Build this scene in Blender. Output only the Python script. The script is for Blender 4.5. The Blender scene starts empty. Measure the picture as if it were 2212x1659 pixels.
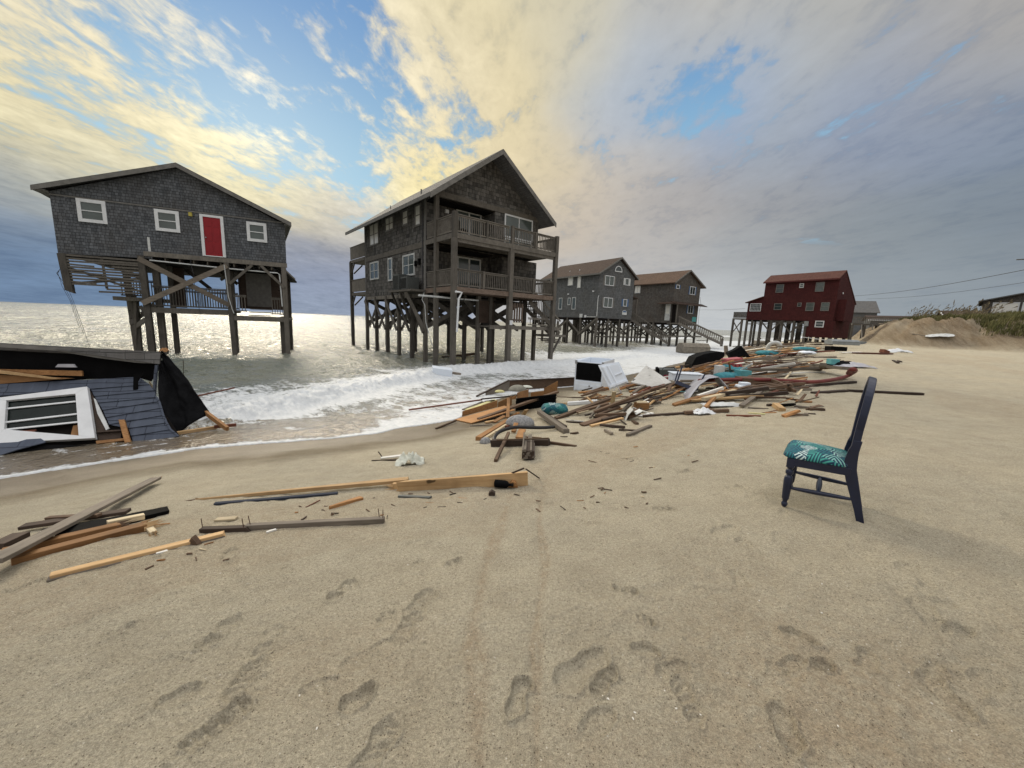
import bpy, bmesh, math, random
import numpy as np
from mathutils import Vector, Matrix
R = math.radians
scene = bpy.context.scene
col = scene.collection
random.seed(7)
rng = np.random.default_rng(11)

# ------------------------------------------------------------------ camera
CZ = 1.45
FPX, CX, CY = 831.0, 1106.0, 829.5          # focal length and centre on a 2212 px wide picture
ROLL = math.atan(.0395)
PITCH = math.atan((829.5 - 694.7) * math.cos(ROLL) / FPX)
fwd = np.array([0, math.cos(PITCH), -math.sin(PITCH)])
r0 = np.array([1.0, 0, 0]); u0 = np.cross(r0, fwd)
rt = r0 * math.cos(ROLL) + u0 * math.sin(ROLL)
up = -r0 * math.sin(ROLL) + u0 * math.cos(ROLL)
CAM = np.array([0, 0, CZ])
cam_d = bpy.data.cameras.new("camera"); cam = bpy.data.objects.new("camera", cam_d); col.objects.link(cam)
cam_d.sensor_width = 36; cam_d.lens = 36 * FPX / 2212.0
cam_d.clip_start = 0.05; cam_d.clip_end = 20000
cam.matrix_world = Matrix(((rt[0], up[0], -fwd[0], 0), (rt[1], up[1], -fwd[1], 0), (rt[2], up[2], -fwd[2], CZ), (0, 0, 0, 1)))
scene.camera = cam
scene.view_settings.view_transform = 'Standard'
scene.view_settings.look = 'None'
scene.view_settings.exposure = 0.0
scene.view_settings.gamma = 1.0
scene.cycles.max_bounces = 6
scene.cycles.use_adaptive_sampling = True

def ray(x, y):
    d = fwd * FPX + rt * (x - CX) - up * (y - CY); return d / np.linalg.norm(d)
def azel(x, y):
    d = ray(x, y); return math.atan2(d[0], d[1]), math.asin(d[2])

# ------------------------------------------------------------------ node helper
class NT:
    def __init__(s, tree): s.t = tree; s.n = tree.nodes; s.l = tree.links
    def put(s, inp, v):
        if v is None: return
        if hasattr(v, 'is_output'): s.l.new(v, inp)
        else:
            try: inp.default_value = v
            except Exception:
                inp.default_value = (v[0], v[1], v[2], 1.0) if len(v) == 3 else v[:3]
    def node(s, typ, ins=None, out=0, **props):
        n = s.n.new(typ)
        for k, v in props.items(): setattr(n, k, v)
        for k, v in (ins or {}).items(): s.put(n.inputs[k], v)
        return n.outputs[out] if out is not None else n
    def m(s, op, a, b=None, c=None, clamp=False):
        n = s.n.new('ShaderNodeMath'); n.operation = op; n.use_clamp = clamp
        for i, v in enumerate((a, b, c)):
            if v is not None: s.put(n.inputs[i], v)
        return n.outputs[0]
    def v(s, op, a, b=None, scale=None):
        n = s.n.new('ShaderNodeVectorMath'); n.operation = op
        s.put(n.inputs[0], a)
        if b is not None: s.put(n.inputs[1], b)
        if scale is not None: s.put(n.inputs['Scale'], scale)
        return n.outputs[1] if op in ('DISTANCE', 'DOT_PRODUCT', 'LENGTH') else n.outputs[0]
    def mix(s, f, a, b, blend='MIX'):
        n = s.n.new('ShaderNodeMix'); n.data_type = 'RGBA'; n.blend_type = blend
        s.put(n.inputs[0], f); s.put(n.inputs[6], a); s.put(n.inputs[7], b); return n.outputs[2]
    def noise(s, vec, scale=5, detail=4, rough=.55, dist=0, out=0):
        return s.node('ShaderNodeTexNoise', {'Vector': vec, 'Scale': scale, 'Detail': detail, 'Roughness': rough, 'Distortion': dist}, out)
    def mr(s, v, a, b, c=0.0, d=1.0, smooth=False):
        n = s.n.new('ShaderNodeMapRange'); n.interpolation_type = 'SMOOTHSTEP' if smooth else 'LINEAR'
        s.put(n.inputs[0], v); s.put(n.inputs[1], a); s.put(n.inputs[2], b); s.put(n.inputs[3], c); s.put(n.inputs[4], d); return n.outputs[0]
    def comb(s, x, y, z): return s.node('ShaderNodeCombineXYZ', {0: x, 1: y, 2: z})
    def sep(s, v):
        n = s.node('ShaderNodeSeparateXYZ', {0: v}, None); return n.outputs[0], n.outputs[1], n.outputs[2]

def lin(c):
    return tuple(((x / 255) / 12.92 if x / 255 <= .04045 else (((x / 255) + .055) / 1.055) ** 2.4) for x in c)

# ------------------------------------------------------------------ sky
SUN_AZ, SUN_EL = R(-33), R(21)
world = bpy.data.worlds.new("World"); scene.world = world; world.use_nodes = True
W = NT(world.node_tree); W.n.clear()
SKY_PTS = [ # picture position, cloud colour (sRGB), cover
 (-260,-120,(205,205,195),.8),(300,-260,(215,208,185),.7),(1100,-260,(225,215,185),1.),(1900,-260,(185,182,175),1.),(2500,0,(165,165,165),1.),(-300,300,(150,165,185),.9),(2500,500,(125,135,148),1.),(-300,620,(112,138,170),1.),
 (40,60,(238,224,184),.66),(150,130,(240,226,184),.68),(60,250,(244,226,160),.74),(250,50,(240,228,192),.62),(350,80,(238,228,200),.5),
 (470,120,(225,218,200),.05),(560,40,(225,220,205),.30),(700,170,(228,218,195),.18),(640,260,(225,220,200),.08),(480,200,(225,220,200),.05),(330,180,(235,222,190),.42),
 (560,345,(255,249,200),.9),(430,300,(253,238,180),.74),(260,270,(246,230,178),.62),(150,325,(212,204,172),.72),(40,310,(225,212,165),.74),
 (60,375,(160,172,178),.92),(250,360,(190,195,185),.62),(40,440,(118,140,165),.98),(40,500,(88,116,152),1.),(40,600,(108,136,170),1.),(200,620,(112,140,172),1.),(300,560,(100,128,162),1.),(300,640,(112,140,172),1.),
 (640,440,(238,218,160),.72),(720,470,(196,190,180),.82),(660,540,(120,138,170),1.),(700,600,(140,150,176),1.),(690,655,(150,166,188),1.),
 (800,260,(243,230,190),.62),(900,290,(243,226,178),.62),(740,200,(230,222,200),.14),(700,330,(228,224,205),.12),(910,375,(255,236,160),.92),(740,395,(205,212,212),.25),
 (700,20,(220,212,190),.35),(860,20,(228,214,172),.85),(1000,70,(224,210,166),1.),(990,160,(228,214,176),.82),(1010,250,(232,216,175),.62),(870,165,(228,216,185),.14),(790,115,(228,216,185),.12),(745,70,(228,216,185),.34),(945,225,(232,220,185),.30),
 (1200,40,(212,203,172),1.),(1130,200,(230,213,165),1.),(1060,300,(230,213,168),.85),(1280,120,(205,200,180),1.),
 (1180,350,(222,205,165),1.),(1310,235,(172,188,208),.62),(1400,150,(172,184,202),.78),(1250,450,(200,188,172),1.),(1350,330,(198,190,180),.97),
 (1560,225,(118,160,212),.0),(1450,225,(150,178,205),.42),(1540,160,(185,188,190),.85),(1650,170,(182,186,186),1.),(1500,40,(188,184,174),1.),(1800,60,(176,175,170),1.),(2120,60,(174,169,162),1.),
 (2000,180,(162,164,166),1.),(1900,215,(135,160,198),.6),(1720,290,(160,170,182),1.),(1930,320,(136,150,174),1.),(2160,300,(130,146,168),1.),
 (1480,400,(170,167,166),1.),(1700,420,(156,158,162),1.),(1900,480,(138,148,155),1.),(2160,470,(122,136,148),1.),
 (1400,520,(184,181,178),1.),(1600,560,(162,167,171),1.),(1550,660,(194,199,202),1.),(1330,640,(190,190,190),1.),(2120,610,(144,156,165),1.),(1900,620,(150,160,168),1.)]
def build_sky():
    d = W.node('ShaderNodeTexCoord', out=0)
    x, y, z = W.sep(d)
    zc = W.m('MAXIMUM', z, 0.0)
    az = W.m('ARCTAN2', x, y)
    el = W.m('ARCSINE', z)
    ae = W.comb(az, el, 0.0)
    # cloud plane: streaks run away over the sea
    den = W.m('ADD', zc, .10)
    px = W.m('DIVIDE', x, den); py = W.m('DIVIDE', y, den)
    pl = W.comb(px, W.m('MULTIPLY', py, .55), 0.0)
    warp = W.noise(pl, 1.6, 5, .6, 0, out=1)
    warp = W.v('SCALE', W.v('SUBTRACT', warp, (.5, .5, .5)), scale=W.mr(el, .02, .22, .25, 1.0))
    aew = W.v('ADD', ae, W.v('MULTIPLY', warp, (.15, .12, 0)))
    tc = None; tw = None; tv = None
    for (sx, sy, c, cov) in SKY_PTS:
        a, e = azel(sx, sy); c = lin(c)
        dd = W.v('SUBTRACT', aew, (a, e, 0.0)); q = W.v('DOT_PRODUCT', dd, W.v('MULTIPLY', dd, (1.0, 1.9, 0.0)))
        w = W.m('EXPONENT', W.m('MULTIPLY', q, -85.0))
        cc = W.v('SCALE', c, scale=w)
        tc = cc if tc is None else W.v('ADD', tc, cc)
        tw = w if tw is None else W.m('ADD', tw, w)
        tv = W.m('MULTIPLY', w, cov) if tv is None else W.m('MULTIPLY_ADD', w, cov, tv)
    eps = 1e-6                                   # the rest of the dome: pale grey broken cloud
    tc = W.v('ADD', tc, tuple(eps * k for k in (.64, .62, .60)))
    tv = W.m('ADD', tv, eps * .8); tw = W.m('ADD', tw, eps)
    cc = W.v('DIVIDE', tc, W.comb(tw, tw, tw)); cov = W.m('DIVIDE', tv, tw)
    # billows
    n1 = W.noise(W.v('ADD', pl, W.v('SCALE', warp, scale=.55)), 4.4, 8, .57, .25)
    n2 = W.noise(W.v('ADD', pl, (4.3, 1.7, 0)), 13.0, 7, .60, .3)
    f = W.m('ADD', W.m('MULTIPLY', n1, .62), W.m('MULTIPLY', n2, .38))
    # in the low sky, stretched bands instead of perspective cells
    nb = W.noise(W.comb(W.m('MULTIPLY', az, 2.6), W.m('MULTIPLY', el, 13.0), 3.0), 2.0, 6, .6, .5)
    lowm = W.mr(el, .12, .30, 1.0, 0.0, True)
    f = W.m('ADD', W.m('MULTIPLY', f, W.m('SUBTRACT', 1.0, lowm)), W.m('MULTIPLY', nb, lowm))
    n3 = W.noise(W.v('ADD', pl, W.v('SCALE', warp, scale=.3)), 27.0, 4, .6, .2)
    f = W.m('ADD', f, W.m('MULTIPLY', W.m('SUBTRACT', n3, .5), W.mr(el, .1, .3, 0, .14)))
    f = W.m('MAXIMUM', f, W.m('MULTIPLY', lowm, .47))
    th = W.mr(cov, 0.0, 1.0, .66, .32)
    mask = W.m('MULTIPLY_ADD', W.m('SUBTRACT', f, th), 6.0, .5, clamp=True)
    mask = W.mr(mask, 0.0, 1.0, 0.0, 1.0, True)
    # blue air: Nishita plus a pale lift towards the horizon
    sky = W.node('ShaderNodeTexSky', sky_type='NISHITA', sun_disc=False, sun_elevation=SUN_EL, sun_rotation=SUN_AZ, altitude=0, air_density=1.0, dust_density=.6, ozone_density=2.0)
    nish = W.v('SCALE', sky, scale=.012)
    blue = W.mix(W.mr(el, .22, .66, 0, 1, True), lin((160, 203, 224)) + (1,), lin((104, 150, 202)) + (1,))
    blue = W.v('ADD', W.v('SCALE', blue, scale=.88), nish)
    # cloud shading: thin edges brighter, thick parts a little darker, strong relief where the glow is
    rel = W.m('ADD', W.m('MULTIPLY', W.m('SUBTRACT', n1, .5), .80), W.m('ADD', W.m('MULTIPLY', W.m('SUBTRACT', n2, .5), .62), W.m('MULTIPLY', W.m('SUBTRACT', n3, .5), .24)))
    rel = W.m('ADD', W.m('MULTIPLY', rel, W.m('SUBTRACT', 1.0, W.m('MULTIPLY', lowm, .6))), W.m('MULTIPLY', W.m('SUBTRACT', nb, .5), W.m('MULTIPLY', lowm, .55)))
    side = W.mr(az, -.30, .10, 1.15, .30, True)
    gain = W.m('MULTIPLY_ADD', rel, side, 1.0)
    cc = W.mix(.16, cc, W.v('SCALE', (1.0, .97, .93), scale=W.v('DOT_PRODUCT', cc, (.3, .6, .1))))
    cloud = W.v('SCALE', cc, scale=gain)
    # shaded cloud bellies turn blue-grey
    belly = W.m('MULTIPLY_ADD', rel, -2.6, -.04, clamp=True)
    cloud = W.mix(W.m('MULTIPLY', belly, .75), cloud, W.v('MULTIPLY', cc, (.62, .70, .86)))
    sun = (math.sin(SUN_AZ) * math.cos(SUN_EL), math.cos(SUN_AZ) * math.cos(SUN_EL), math.sin(SUN_EL))
    ds = W.m('MAXIMUM', W.v('DOT_PRODUCT', d, sun), 0.0)
    glow = W.m('ADD', W.m('MULTIPLY', W.m('POWER', ds, 60.0), .03), W.m('MULTIPLY', W.m('POWER', ds, 500.0), .25))
    cloud = W.v('ADD', cloud, W.v('SCALE', (1.0, .92, .72), scale=glow))
    c = W.mix(mask, blue, cloud)
    # unseen sky overhead is boosted, an added soft light for beach and houses
    c = W.v('SCALE', c, scale=W.mr(el, .64, 1.0, 1.0, 3.05, True))
    bg = W.node('ShaderNodeBackground', {0: c, 1: 1.0})
    out = W.n.new('ShaderNodeOutputWorld'); W.l.new(bg, out.inputs[0])
build_sky()
world.cycles.sampling_method = 'MANUAL'; world.cycles.sample_map_resolution = 1024

sun_d = bpy.data.lights.new("sun", 'SUN'); sun_d.energy = 1.9; sun_d.angle = R(13); sun_d.color = (1.0, .87, .66)
sun_o = bpy.data.objects.new("sun", sun_d); col.objects.link(sun_o)
sd = Vector((math.sin(SUN_AZ) * math.cos(SUN_EL + R(6)), math.cos(SUN_AZ) * math.cos(SUN_EL + R(6)), math.sin(SUN_EL + R(6))))
sun_o.rotation_euler = sd.to_track_quat('Z', 'Y').to_euler()

# ------------------------------------------------------------------ materials
MATS = {}
def newmat(name):
    m = bpy.data.materials.new(name); m.use_nodes = True; t = NT(m.node_tree); t.n.clear()
    out = t.n.new('ShaderNodeOutputMaterial'); return m, t, out
def pbsdf(t, out, color, rough=.8, normal=None, metal=0.0, spec=.3, **k):
    n = t.n.new('ShaderNodeBsdfPrincipled')
    t.put(n.inputs['Base Color'], color); t.put(n.inputs['Roughness'], rough); t.put(n.inputs['Metallic'], metal)
    t.put(n.inputs['Specular IOR Level'], spec)
    if normal is not None: t.put(n.inputs['Normal'], normal)
    for kk, v in k.items(): t.put(n.inputs[kk.replace('_', ' ')], v)
    t.l.new(n.outputs[0], out.inputs[0]); return n.outputs[0]
def bump(t, h, strength=.5, dist=.01): return t.node('ShaderNodeBump', {'Height': h, 'Strength': strength, 'Distance': dist})

def wood(name, c1, c2, rough=.75, stretch=(.8, 14, 14), dirt=.5, spec=.25, obj=True, bumpd=.004):
    """timber with grain along local X, each board its own tone"""
    m, t, out = newmat(name)
    o = t.node('ShaderNodeTexCoord', out=3)
    rnd = t.node('ShaderNodeObjectInfo', out=5)
    off = t.v('SCALE', (37.0, 17.0, 29.0), scale=rnd)
    p = t.v('ADD', o, off)
    g = t.noise(t.v('MULTIPLY', p, stretch), 3.0, 7, .65, .6)
    b = t.noise(p, 2.3, 5, .6)
    c = t.mix(t.mr(g, .3, .7), c1 + (1,), c2 + (1,))
    c = t.mix(t.m('MULTIPLY', t.mr(b, .45, .75), dirt), c, tuple(k * .42 for k in c1) + (1,))
    c = t.v('SCALE', c, scale=t.m('MULTIPLY_ADD', rnd, .6, .7))
    k = t.noise(p, 6.0, 2, .5)
    c = t.mix(t.mr(k, .72, .76), c, tuple(k_ * .25 for k_ in c1) + (1,))
    pbsdf(t, out, c, rough, bump(t, g, .6, bumpd), spec=spec)
    MATS[name] = m; return m
def plain(name, c1, var=.25, scale=6, rough=.6, bumps=.3, bd=.003, metal=0.0, spec=.3, c2=None, detail=6):
    m, t, out = newmat(name)
    o = t.node('ShaderNodeTexCoord', out=3)
    n = t.noise(o, scale, detail, .6)
    c2 = c2 or tuple(k * (1 - var) for k in c1)
    c = t.mix(t.mr(n, .35, .65), c1 + (1,), c2 + (1,))
    pbsdf(t, out, c, rough, bump(t, t.noise(o, scale * 6, 5, .6), bumps, bd), metal, spec)
    MATS[name] = m; return m
def shingle(name, c1, c2, cm, bw=.14, rh=.15, warm=(.1, .09, .08)):
    m, t, out = newmat(name)
    uv = t.node('ShaderNodeTexCoord', out=2)
    w = t.v('SCALE', t.v('SUBTRACT', t.noise(uv, 2.5, 3, .5, out=1), (.5, .5, .5)), scale=.05)
    uvw = t.v('ADD', uv, w)
    br = t.node('ShaderNodeTexBrick', {'Vector': uvw, 'Color1': (0, 0, 0, 1), 'Color2': (1, 1, 1, 1), 'Mortar': (.5, .5, .5, 1), 'Scale': 1.0, 'Mortar Size': .006, 'Mortar Smooth': .2, 'Bias': 0.0, 'Brick Width': bw, 'Row Height': rh}, None, offset=.5, offset_frequency=2, squash=1.35, squash_frequency=3)
    rnd = br.outputs[0]; mort = br.outputs[1]
    _, v, _ = t.sep(uvw)
    row = t.m('FRACT', t.m('DIVIDE', v, rh))           # height ramp across each course: butts are thick
    big = t.noise(uv, .7, 5, .6)
    st = t.noise(t.v('MULTIPLY', uv, (9, .9, 1)), 1.0, 5, .6)
    c = t.mix(rnd, c1 + (1,), c2 + (1,))
    c = t.mix(t.m('MULTIPLY', t.mr(big, .4, .7), .6), c, warm + (1,))
    c = t.mix(t.m('MULTIPLY', t.mr(st, .45, .75), .4), c, tuple(k * 1.5 for k in c2) + (1,))
    c = t.mix(mort, c, cm + (1,))
    h = t.m('ADD', t.m('MULTIPLY', t.m('SUBTRACT', 1.0, row), .8), t.m('ADD', t.m('MULTIPLY', rnd, .5), t.m('MULTIPLY', mort, -1.0)))
    pbsdf(t, out, c, .85, bump(t, h, .9, .02), spec=.2)
    MATS[name] = m; return m

wood('pile', (.072, .066, .058), (.135, .122, .104), stretch=(9, 9, .8), bumpd=.006)
wood('deckwood', (.105, .096, .083), (.185, .168, .145), stretch=(5, 5, 2.0), bumpd=.005)
wood('deckwood_red', (.095, .066, .050), (.165, .13, .105), stretch=(2, 6, 6.0), bumpd=.005)
wood('board_grey', (.11, .092, .075), (.21, .18, .145))
wood('board_brown', (.075, .046, .030), (.14, .09, .058))
wood('board_dark', (.032, .022, .017), (.07, .048, .036))
wood('board_red', (.09, .028, .018), (.16, .06, .035))
wood('board_orange', (.20, .095, .036), (.40, .215, .09), dirt=.6)
wood('board_gold', (.31, .19, .088), (.50, .345, .185), dirt=.6)
wood('board_pale', (.38, .31, .20), (.58, .49, .34), dirt=.5)
wood('board_white', (.55, .54, .50), (.72, .71, .68), dirt=.35)
wood('ply', (.24, .12, .048), (.36, .19, .078), stretch=(.7, 6, 6), dirt=.6)
shingle('shingle_a', (.056, .062, .070), (.122, .131, .144), (.02, .02, .022), .13, .14, (.07, .065, .06))
shingle('shingle_b', (.032, .033, .033), (.150, .145, .137), (.012, .012, .012), .19, .21, (.065, .055, .045))
shingle('shingle_c', (.075, .080, .084), (.130, .136, .140), (.03, .03, .032), .18, .20, (.08, .075, .068))
shingle('shingle_d', (.068, .064, .060), (.115, .108, .10), (.03, .028, .026), .18, .20, (.085, .065, .05))
shingle('shingle_red', (.044, .0095, .010), (.064, .015, .0145), (.022, .005, .005), .25, .22, (.036, .009, .009))
shingle('roof_grey', (.09, .09, .092), (.13, .13, .13), (.06, .06, .06), .3, .14)
shingle('roof_brown', (.044, .029, .023), (.064, .044, .034), (.05, .03, .025), .3, .14, (.05, .032, .025))
shingle('roof_rust', (.085, .052, .036), (.115, .075, .053), (.05, .03, .02), .3, .14, (.07, .045, .032))
shingle('roof_red', (.082, .032, .025), (.105, .045, .034), (.05, .02, .015), .3, .14, (.065, .026, .021))
shingle('siding_blue', (.062, .074, .102), (.074, .088, .118), (.03, .036, .052), .55, .18, (.05, .058, .078))
shingle('siding_grey', (.11, .12, .13), (.13, .14, .15), (.06, .06, .07), 1.5, .2)
plain('white', (.66, .68, .70), .12, 4, .45)
plain('white_old', (.58, .60, .60), .25, 5, .6)
plain('trim_grey', (.17, .165, .155), .3, 5, .7)
plain('trim_red', (.09, .02, .018), .2, 5, .7)
plain('door_red', (.25, .009, .016), .15, 2, .45)
plain('glass', (.035, .05, .052), .3, 1.5, .07, 0.02, spec=.6)
plain('glass_pale', (.78, .77, .72), .1, 1.5, .18, 0.02, spec=.5)
plain('glass_mid', (.085, .105, .10), .3, 1.2, .12, 0.02, spec=.6)
plain('black', (.005, .005, .0055), .4, 5, .8, .5, .006, spec=.06)
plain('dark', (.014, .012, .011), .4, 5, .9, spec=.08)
plain('tarp', (.008, .0085, .010), .5, 5, .75, .8, .02, spec=.07)
plain('glass_dark', (.008, .014, .013), .5, 2.5, .10, .3, .01, spec=.16)
plain('ac_grey', (.075, .082, .080), .2, 6, .6)
plain('metal', (.35, .36, .37), .3, 8, .4, metal=.6)
plain('fridge_white', (.74, .80, .88), .06, 2, .35, spec=.5)
plain('concrete', (.24, .215, .175), .35, 3, .9, .5, .008)
plain('slab_grey', (.25, .27, .28), .25, 3, .85)
plain('teal', (.022, .13, .165), .5, 9, .8, .6, .01, c2=(.05, .24, .28))
plain('turquoise', (.10, .33, .36), .2, 6, .6)
plain('pink', (.50, .13, .14), .3, 5, .5)
plain('crimson', (.22, .012, .03), .3, 5, .5)
plain('hose_red', (.17, .035, .03), .35, 5, .6)
plain('hose_black', (.022, .022, .025), .35, 8, .5)
plain('plastic', (.66, .68, .60), .2, 7, .5, .9, .012)
plain('sheet_grey', (.42, .42, .46), .25, 3, .5)
plain('mat_grey', (.16, .165, .175), .6, 34, .95, .8, .01, c2=(.34, .34, .34))
plain('cloth_tan', (.26, .25, .21), .3, 5, .95)
plain('navy', (.004, .008, .028), .35, 9, .32, .35, .002, spec=.5, c2=(.007, .013, .042))
plain('wire', (.05, .05, .055), .1, 5, .7)
plain('blue_trim', (.06, .13, .27), .25, 5, .6)
plain('sign_teal', (.10, .36, .36), .2, 5, .6)
plain('yellow', (.45, .38, .08), .2, 5, .5)
plain('rust', (.06, .02, .012), .3, 40, .8)
plain('shell', (.75, .72, .66), .2, 20, .6)
plain('clump', (.24, .20, .155), .3, 20, .95)
plain('weed', (.05, .038, .022), .3, 20, .95)
plain('glasswool', (.62, .58, .30), .3, 7, .95)

def palm_cloth():
    m, t, out = newmat('palm_cloth')
    o = t.node('ShaderNodeTexCoord', out=3)
    w = t.noise(o, 3.0, 2, .5, out=1)
    p = t.v('ADD', o, t.v('SCALE', t.v('SUBTRACT', w, (.5, .5, .5)), scale=.10))
    vor = t.node('ShaderNodeTexVoronoi', {'Vector': p, 'Scale': 9.0}, None)
    cell = vor.outputs[2]; cr = t.node('ShaderNodeSeparateColor', {0: vor.outputs[1]}, None).outputs[0]
    d = t.v('SUBTRACT', p, t.v('SCALE', cell, scale=1.0)); dx, dy, dz = t.sep(d)
    ang = t.m('MULTIPLY', cr, 6.28)
    ca = t.m('COSINE', ang); sa = t.m('SINE', ang)
    u = t.m('ADD', t.m('MULTIPLY', dx, ca), t.m('MULTIPLY', dy, sa)); v = t.m('SUBTRACT', t.m('MULTIPLY', dy, ca), t.m('MULTIPLY', dx, sa))
    fr = t.m('SINE', t.m('MULTIPLY', t.m('ADD', t.m('ABSOLUTE', v), t.m('MULTIPLY', u, .55)), 300.0))
    leaf = t.mr(fr, .0, .3)
    base = t.mix(t.mr(t.noise(o, 5, 2), .4, .6), (.012, .025, .07, 1), (.010, .06, .085, 1))
    lc = t.mix(t.mr(cr, .2, .5), (.055, .30, .26, 1), (.5, .64, .62, 1)); lc = t.mix(t.mr(cr, .55, .6), lc, (.015, .15, .17, 1))
    pbsdf(t, out, t.mix(leaf, base, lc), .75, bump(t, t.noise(o, 60, 3), .2, .002))
    MATS['palm_cloth'] = m
palm_cloth()

# ------------------------------------------------------------------ geometry helpers
def tag(o, label=None, cat=None, group=None, kind=None):
    if label: o['label'] = label
    if cat: o['category'] = cat
    if group: o['group'] = group
    if kind: o['kind'] = kind
    return o
def empty(name, loc=(0, 0, 0), rz=0.0):
    o = bpy.data.objects.new(name, None); col.objects.link(o); o.location = loc; o.rotation_euler = (0, 0, rz); o.empty_display_size = .2
    return o
class MB:
    def __init__(s): s.v = []; s.f = []
    def add(s, vs, fs):
        b = len(s.v); s.v += [tuple(map(float, p)) for p in vs]; s.f += [tuple(b + i for i in f) for f in fs]; return s
    def box(s, x0, y0, z0, x1, y1, z1):
        x0, x1 = sorted((x0, x1)); y0, y1 = sorted((y0, y1)); z0, z1 = sorted((z0, z1))
        return s.add([(x0, y0, z0), (x1, y0, z0), (x1, y1, z0), (x0, y1, z0), (x0, y0, z1), (x1, y0, z1), (x1, y1, z1), (x0, y1, z1)],
                     [(0, 3, 2, 1), (4, 5, 6, 7), (0, 1, 5, 4), (1, 2, 6, 5), (2, 3, 7, 6), (3, 0, 4, 7)])
    def bar(s, p0, p1, w, h, upv=(0, 0, 1)):
        p0 = np.array(p0, float); p1 = np.array(p1, float); d = p1 - p0; L = np.linalg.norm(d); d = d / L
        upv = np.array(upv, float)
        if abs(d @ upv) > .97: upv = np.array([1.0, 0, 0])
        a = np.cross(d, upv); a /= np.linalg.norm(a); b = np.cross(a, d)
        vs = [p + a * i * w / 2 + b * j * h / 2 for p in (p0, p1) for (i, j) in ((-1, -1), (1, -1), (1, 1), (-1, 1))]
        return s.add(vs, [(0, 1, 2, 3), (7, 6, 5, 4), (0, 4, 5, 1), (1, 5, 6, 2), (2, 6, 7, 3), (3, 7, 4, 0)])
    def prism(s, pts, off):
        """a polygon pushed along off"""
        pts = [np.array(p, float) for p in pts]; off = np.array(off, float); n = len(pts)
        vs = pts + [p + off for p in pts]
        return s.add(vs, [tuple(range(n)), tuple(range(2 * n - 1, n - 1, -1))] + [(i, i + n, (i + 1) % n + n, (i + 1) % n) for i in range(n)])
    def tube(s, pts, r, n=8, caps=True):
        pts = [np.array(p, float) for p in pts]; rs = r if hasattr(r, '__len__') else [r] * len(pts)
        vs = []; a = None
        for i, p in enumerate(pts):
            d = pts[min(i + 1, len(pts) - 1)] - pts[max(i - 1, 0)]; d = d / (np.linalg.norm(d) + 1e-9)
            if a is None:
                a = np.cross(d, (0, 0, 1.0)) if abs(d[2]) < .9 else np.cross(d, (1.0, 0, 0))
            a = a - d * (a @ d); a /= np.linalg.norm(a); b = np.cross(d, a)
            vs += [p + (a * math.cos(2 * math.pi * k / n) + b * math.sin(2 * math.pi * k / n)) * rs[i] for k in range(n)]
        fs = [(i * n + k, i * n + (k + 1) % n, (i + 1) * n + (k + 1) % n, (i + 1) * n + k) for i in range(len(pts) - 1) for k in range(n)]
        if caps: fs += [tuple(range(n - 1, -1, -1)), tuple((len(pts) - 1) * n + k for k in range(n))]
        return s.add(vs, fs)
    def lathe(s, prof, c=(0, 0, 0), n=16):
        vs = [(c[0] + r * math.cos(2 * math.pi * k / n), c[1] + r * math.sin(2 * math.pi * k / n), c[2] + z) for (r, z) in prof for k in range(n)]
        fs = [(i * n + k, i * n + (k + 1) % n, (i + 1) * n + (k + 1) % n, (i + 1) * n + k) for i in range(len(prof) - 1) for k in range(n)]
        fs += [tuple(range(n - 1, -1, -1)), tuple((len(prof) - 1) * n + k for k in range(n))]
        return s.add(vs, fs)
    def build(s, name, mat, parent=None, smooth=False, bevel=0.0, recalc=True, uv=True):
        me = bpy.data.meshes.new(name); me.from_pydata(s.v, [], s.f)
        if recalc:
            bm = bmesh.new(); bm.from_mesh(me); bmesh.ops.recalc_face_normals(bm, faces=bm.faces)
            bm.to_mesh(me); bm.free()
        if uv:
            lay = me.uv_layers.new(name='UVMap'); buf = []
            for p in me.polygons:
                nx, ny, nz = p.normal; hx, hy = nx, ny; hl = math.hypot(hx, hy)
                for li in p.loop_indices:
                    x, y, z = me.vertices[me.loops[li].vertex_index].co
                    if hl < .25: buf += [x, y]
                    else:
                        tx, ty = -hy / hl, hx / hl      # horizontal direction in the face
                        buf += [x * tx + y * ty, z / max(hl, .3)]
            lay.data.foreach_set('uv', buf)
        if smooth:
            for p in me.polygons: p.use_smooth = True
        o = bpy.data.objects.new(name, me); col.objects.link(o)
        me.materials.append(MATS[mat] if isinstance(mat, str) else mat)
        if parent is not None: o.parent = parent
        if bevel:
            b = o.modifiers.new('bevel', 'BEVEL'); b.width = bevel; b.segments = 2; b.limit_method = 'ANGLE'
        return o

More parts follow.
